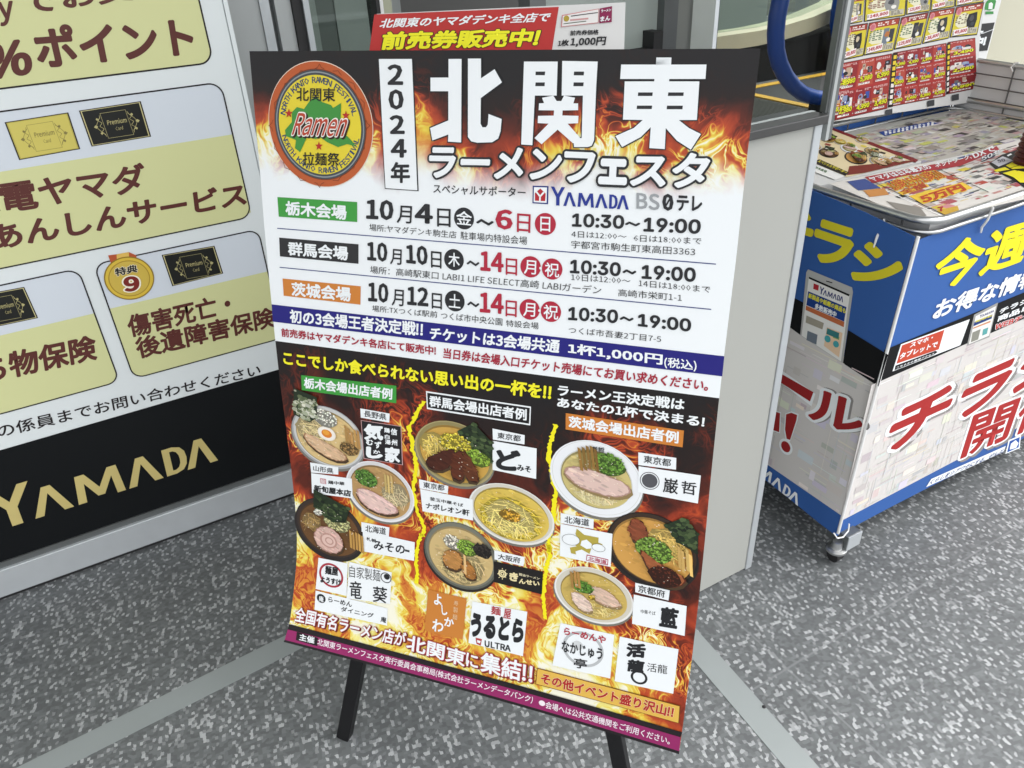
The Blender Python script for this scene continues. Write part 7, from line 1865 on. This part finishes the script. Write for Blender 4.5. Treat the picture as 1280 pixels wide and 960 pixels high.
for i in range(9):
    x = CX0+.06+i*.112
    MB().tube([(x, CY1-.004, .60), (x, CY1-.004, .936 if x > 1.76 else RZ)], .002, 7).build('wire', M_WIRE, ca)
for y in (.98, 1.125, 1.272): MB().tube([(CX1-.003, y, .60), (CX1-.003, y, .934)], .0022, 7).build('wire', M_WIRE, ca)
for i in range(5):
    y = CY0+.06+i*.12; MB().tube([(CX0+.008, y, .74), (CX0+.008, y, RZ)], .0025, 7).build('wire', M_WIRE, ca)
vbox(CX0+.012, CX1-.012, CY0+.012, CY1-.012, .590, .598).build('shelf', M_SKIN, ca)
for x, y in ((CX0+.01, CY0+.02), (CX1-.03, CY0+.02), (CX0+.01, CY1-.03), (CX1-.03, CY1-.03)):
    vbox(x, x+.022, y, y+.022, .085, .589).build('upright', M_CHROME, ca)
vbox(1.300, 1.345, .800, .86, .040, .078).build('foot_bracket', M_ALU_D, ca, bevel=.002)
vbox(1.300, 1.345, .7975, .7997, .039, .0785).build('bracket_cap', M_ALU, ca)
cs = MB(); cs.lathe((1.290, .818, .031), [(.010,-.004),(.021,-.001),(.0245,.003),(.0245,.008),(.014,.011),(.011,.028)], 20)
cw_ = cs.build('caster', M_CHROME, ca, smooth=True)
wh = MB(); wh.tube([(1.281, .818, .016), (1.301, .818, .016)], .0158, 20); wh.build('wheel', M_RUBBER, cw_, smooth=True)
for x, y in ((2.24, .86), (1.40, 1.36), (2.24, 1.36)):
    k_ = MB().lathe((x, y, .031), [(.010,-.004),(.021,-.001),(.0245,.003),(.0245,.008),(.014,.011),(.011,.028)], 14).build('caster', M_CHROME, ca)
    MB().tube([(x-.01, y, .016), (x+.01, y, .016)], .0158, 14).build('wheel', M_RUBBER, k_)
def tie(pts): MB().tube(pts, [.0022]+[.0026]*(len(pts)-2)+[.0016], 7).build('cable_tie', M_WHITE, ca)
tie([(1.512,.812,.838),(1.514,.806,.825),(1.515,.810,.800),(1.517,.818,.782),(1.521,.819,.770)])
tie([(1.330,.905,.815),(1.322,.902,.800),(1.309,.898,.785),(1.304,.897,.765)])
tie([(2.292,1.262,.945),(2.292,1.272,.944),(2.291,1.280,.932),(2.292,1.272,.922)])

# ---- printed matter lying in the wagon (things of their own)
def slab_xy(pts, z0, z1, name, mat, par=None):
    n = len(pts); v = [(x, y, z0) for x, y in pts]+[(x, y, z1) for x, y in pts]
    return MB().add(v, [tuple(range(n))[::-1], tuple(range(n, 2*n))]+[(i, (i+1) % n, n+(i+1) % n, n+i) for i in range(n)]).build(name, mat, par)
f2 = thing('newspaper_stack', (2.0, 1.2, .60), 'wide grey newspaper stack with a blue heading at the back of the wagon', 'newspaper stack', 'printed flyers in the wagon')
slab_xy([(1.60, 1.03), (2.285, 1.03), (2.285, 1.405), (1.60, 1.405)], .6, .8022, 'paper_block', M_PAPER, f2)
build_print('F2', 'print', INK_PAPER, f2, 'top_print')
f1 = thing('flyer_stack', (1.55, 1.25, .60), 'stack of food flyers with noodle bowl pictures and a dark red edge', 'flyer stack', 'printed flyers in the wagon')
slab_xy([(1.778, 1.412), (1.684, 1.084), (1.37, 1.10), (1.40, 1.405)], .70, .8252, 'paper_block', M_PAPER, f1)
build_print('F1', 'print', INK_PAPER, f1, 'top_print')
f3 = thing('newspaper_flyer', (1.7, .95, .75), 'newspaper flyer with red heading and orange price blocks at the front of the wagon', 'flyer', 'printed flyers in the wagon')
slab_xy([(1.375, .838), (2.26, .835), (2.26, 1.03), (1.93, 1.035), (1.45, 1.075), (1.38, 1.075)], .70, .8312, 'paper_block', M_PAPER, f3)
build_print('F3', 'print', INK_PAPER, f3, 'top_print')
fb = thing('hanging_flyer', (2.0, 1.38, .84), 'tall yellow and red price flyer hanging at the back of the wagon', 'flyer')
fm = MB(); V_ = []; F_ = []
nz_ = 14
for k in range(nz_+1):
    t = k/nz_
    V_.append((1.698, 1.3815, .857+t*.80)); V_.append((2.272+.072*max(0, 1-t*4.2)**1.4+.01*sin(t*12), 1.3815, .819+t*.84))
for k in range(nz_): a = 2*k; F_.append((a, a+1, a+3, a+2))
n_ = len(V_); V_ += [(x, y+.0012, z) for x, y, z in V_]; F_ += [tuple(i+n_ for i in f[::-1]) for f in F_]
for k in range(nz_): a = 2*k; F_ += [(a, a+2, n_+a+2, n_+a), (a+1, n_+a+1, n_+a+3, a+3)]
fm.add(V_, F_).build('sheet', M_PAPER, fb)
build_print('FB', 'print', INK_PAPER, fb, 'price_print')
# dark red turned piece standing on the flyers at the right edge
rp = MB(); prof = [(.036,0)]
z = 0
for i in range(9): prof += [(.040-.0009*i, z+.004), (.036-.0009*i, z+.010)]; z += .0105
prof += [(.026, z+.004), (.024, z+.018), (.034, z+.026), (.040, z+.031), (.038, z+.036), (.0, z+.037)]
rp.lathe((1.822, .915, .8265), prof[:-1], 30)
tag(rp.build('ridged_figurine', M_MAROON, None, smooth=True), 'dark red ridged ornament with a flared top standing on the front flyer', 'ornament')
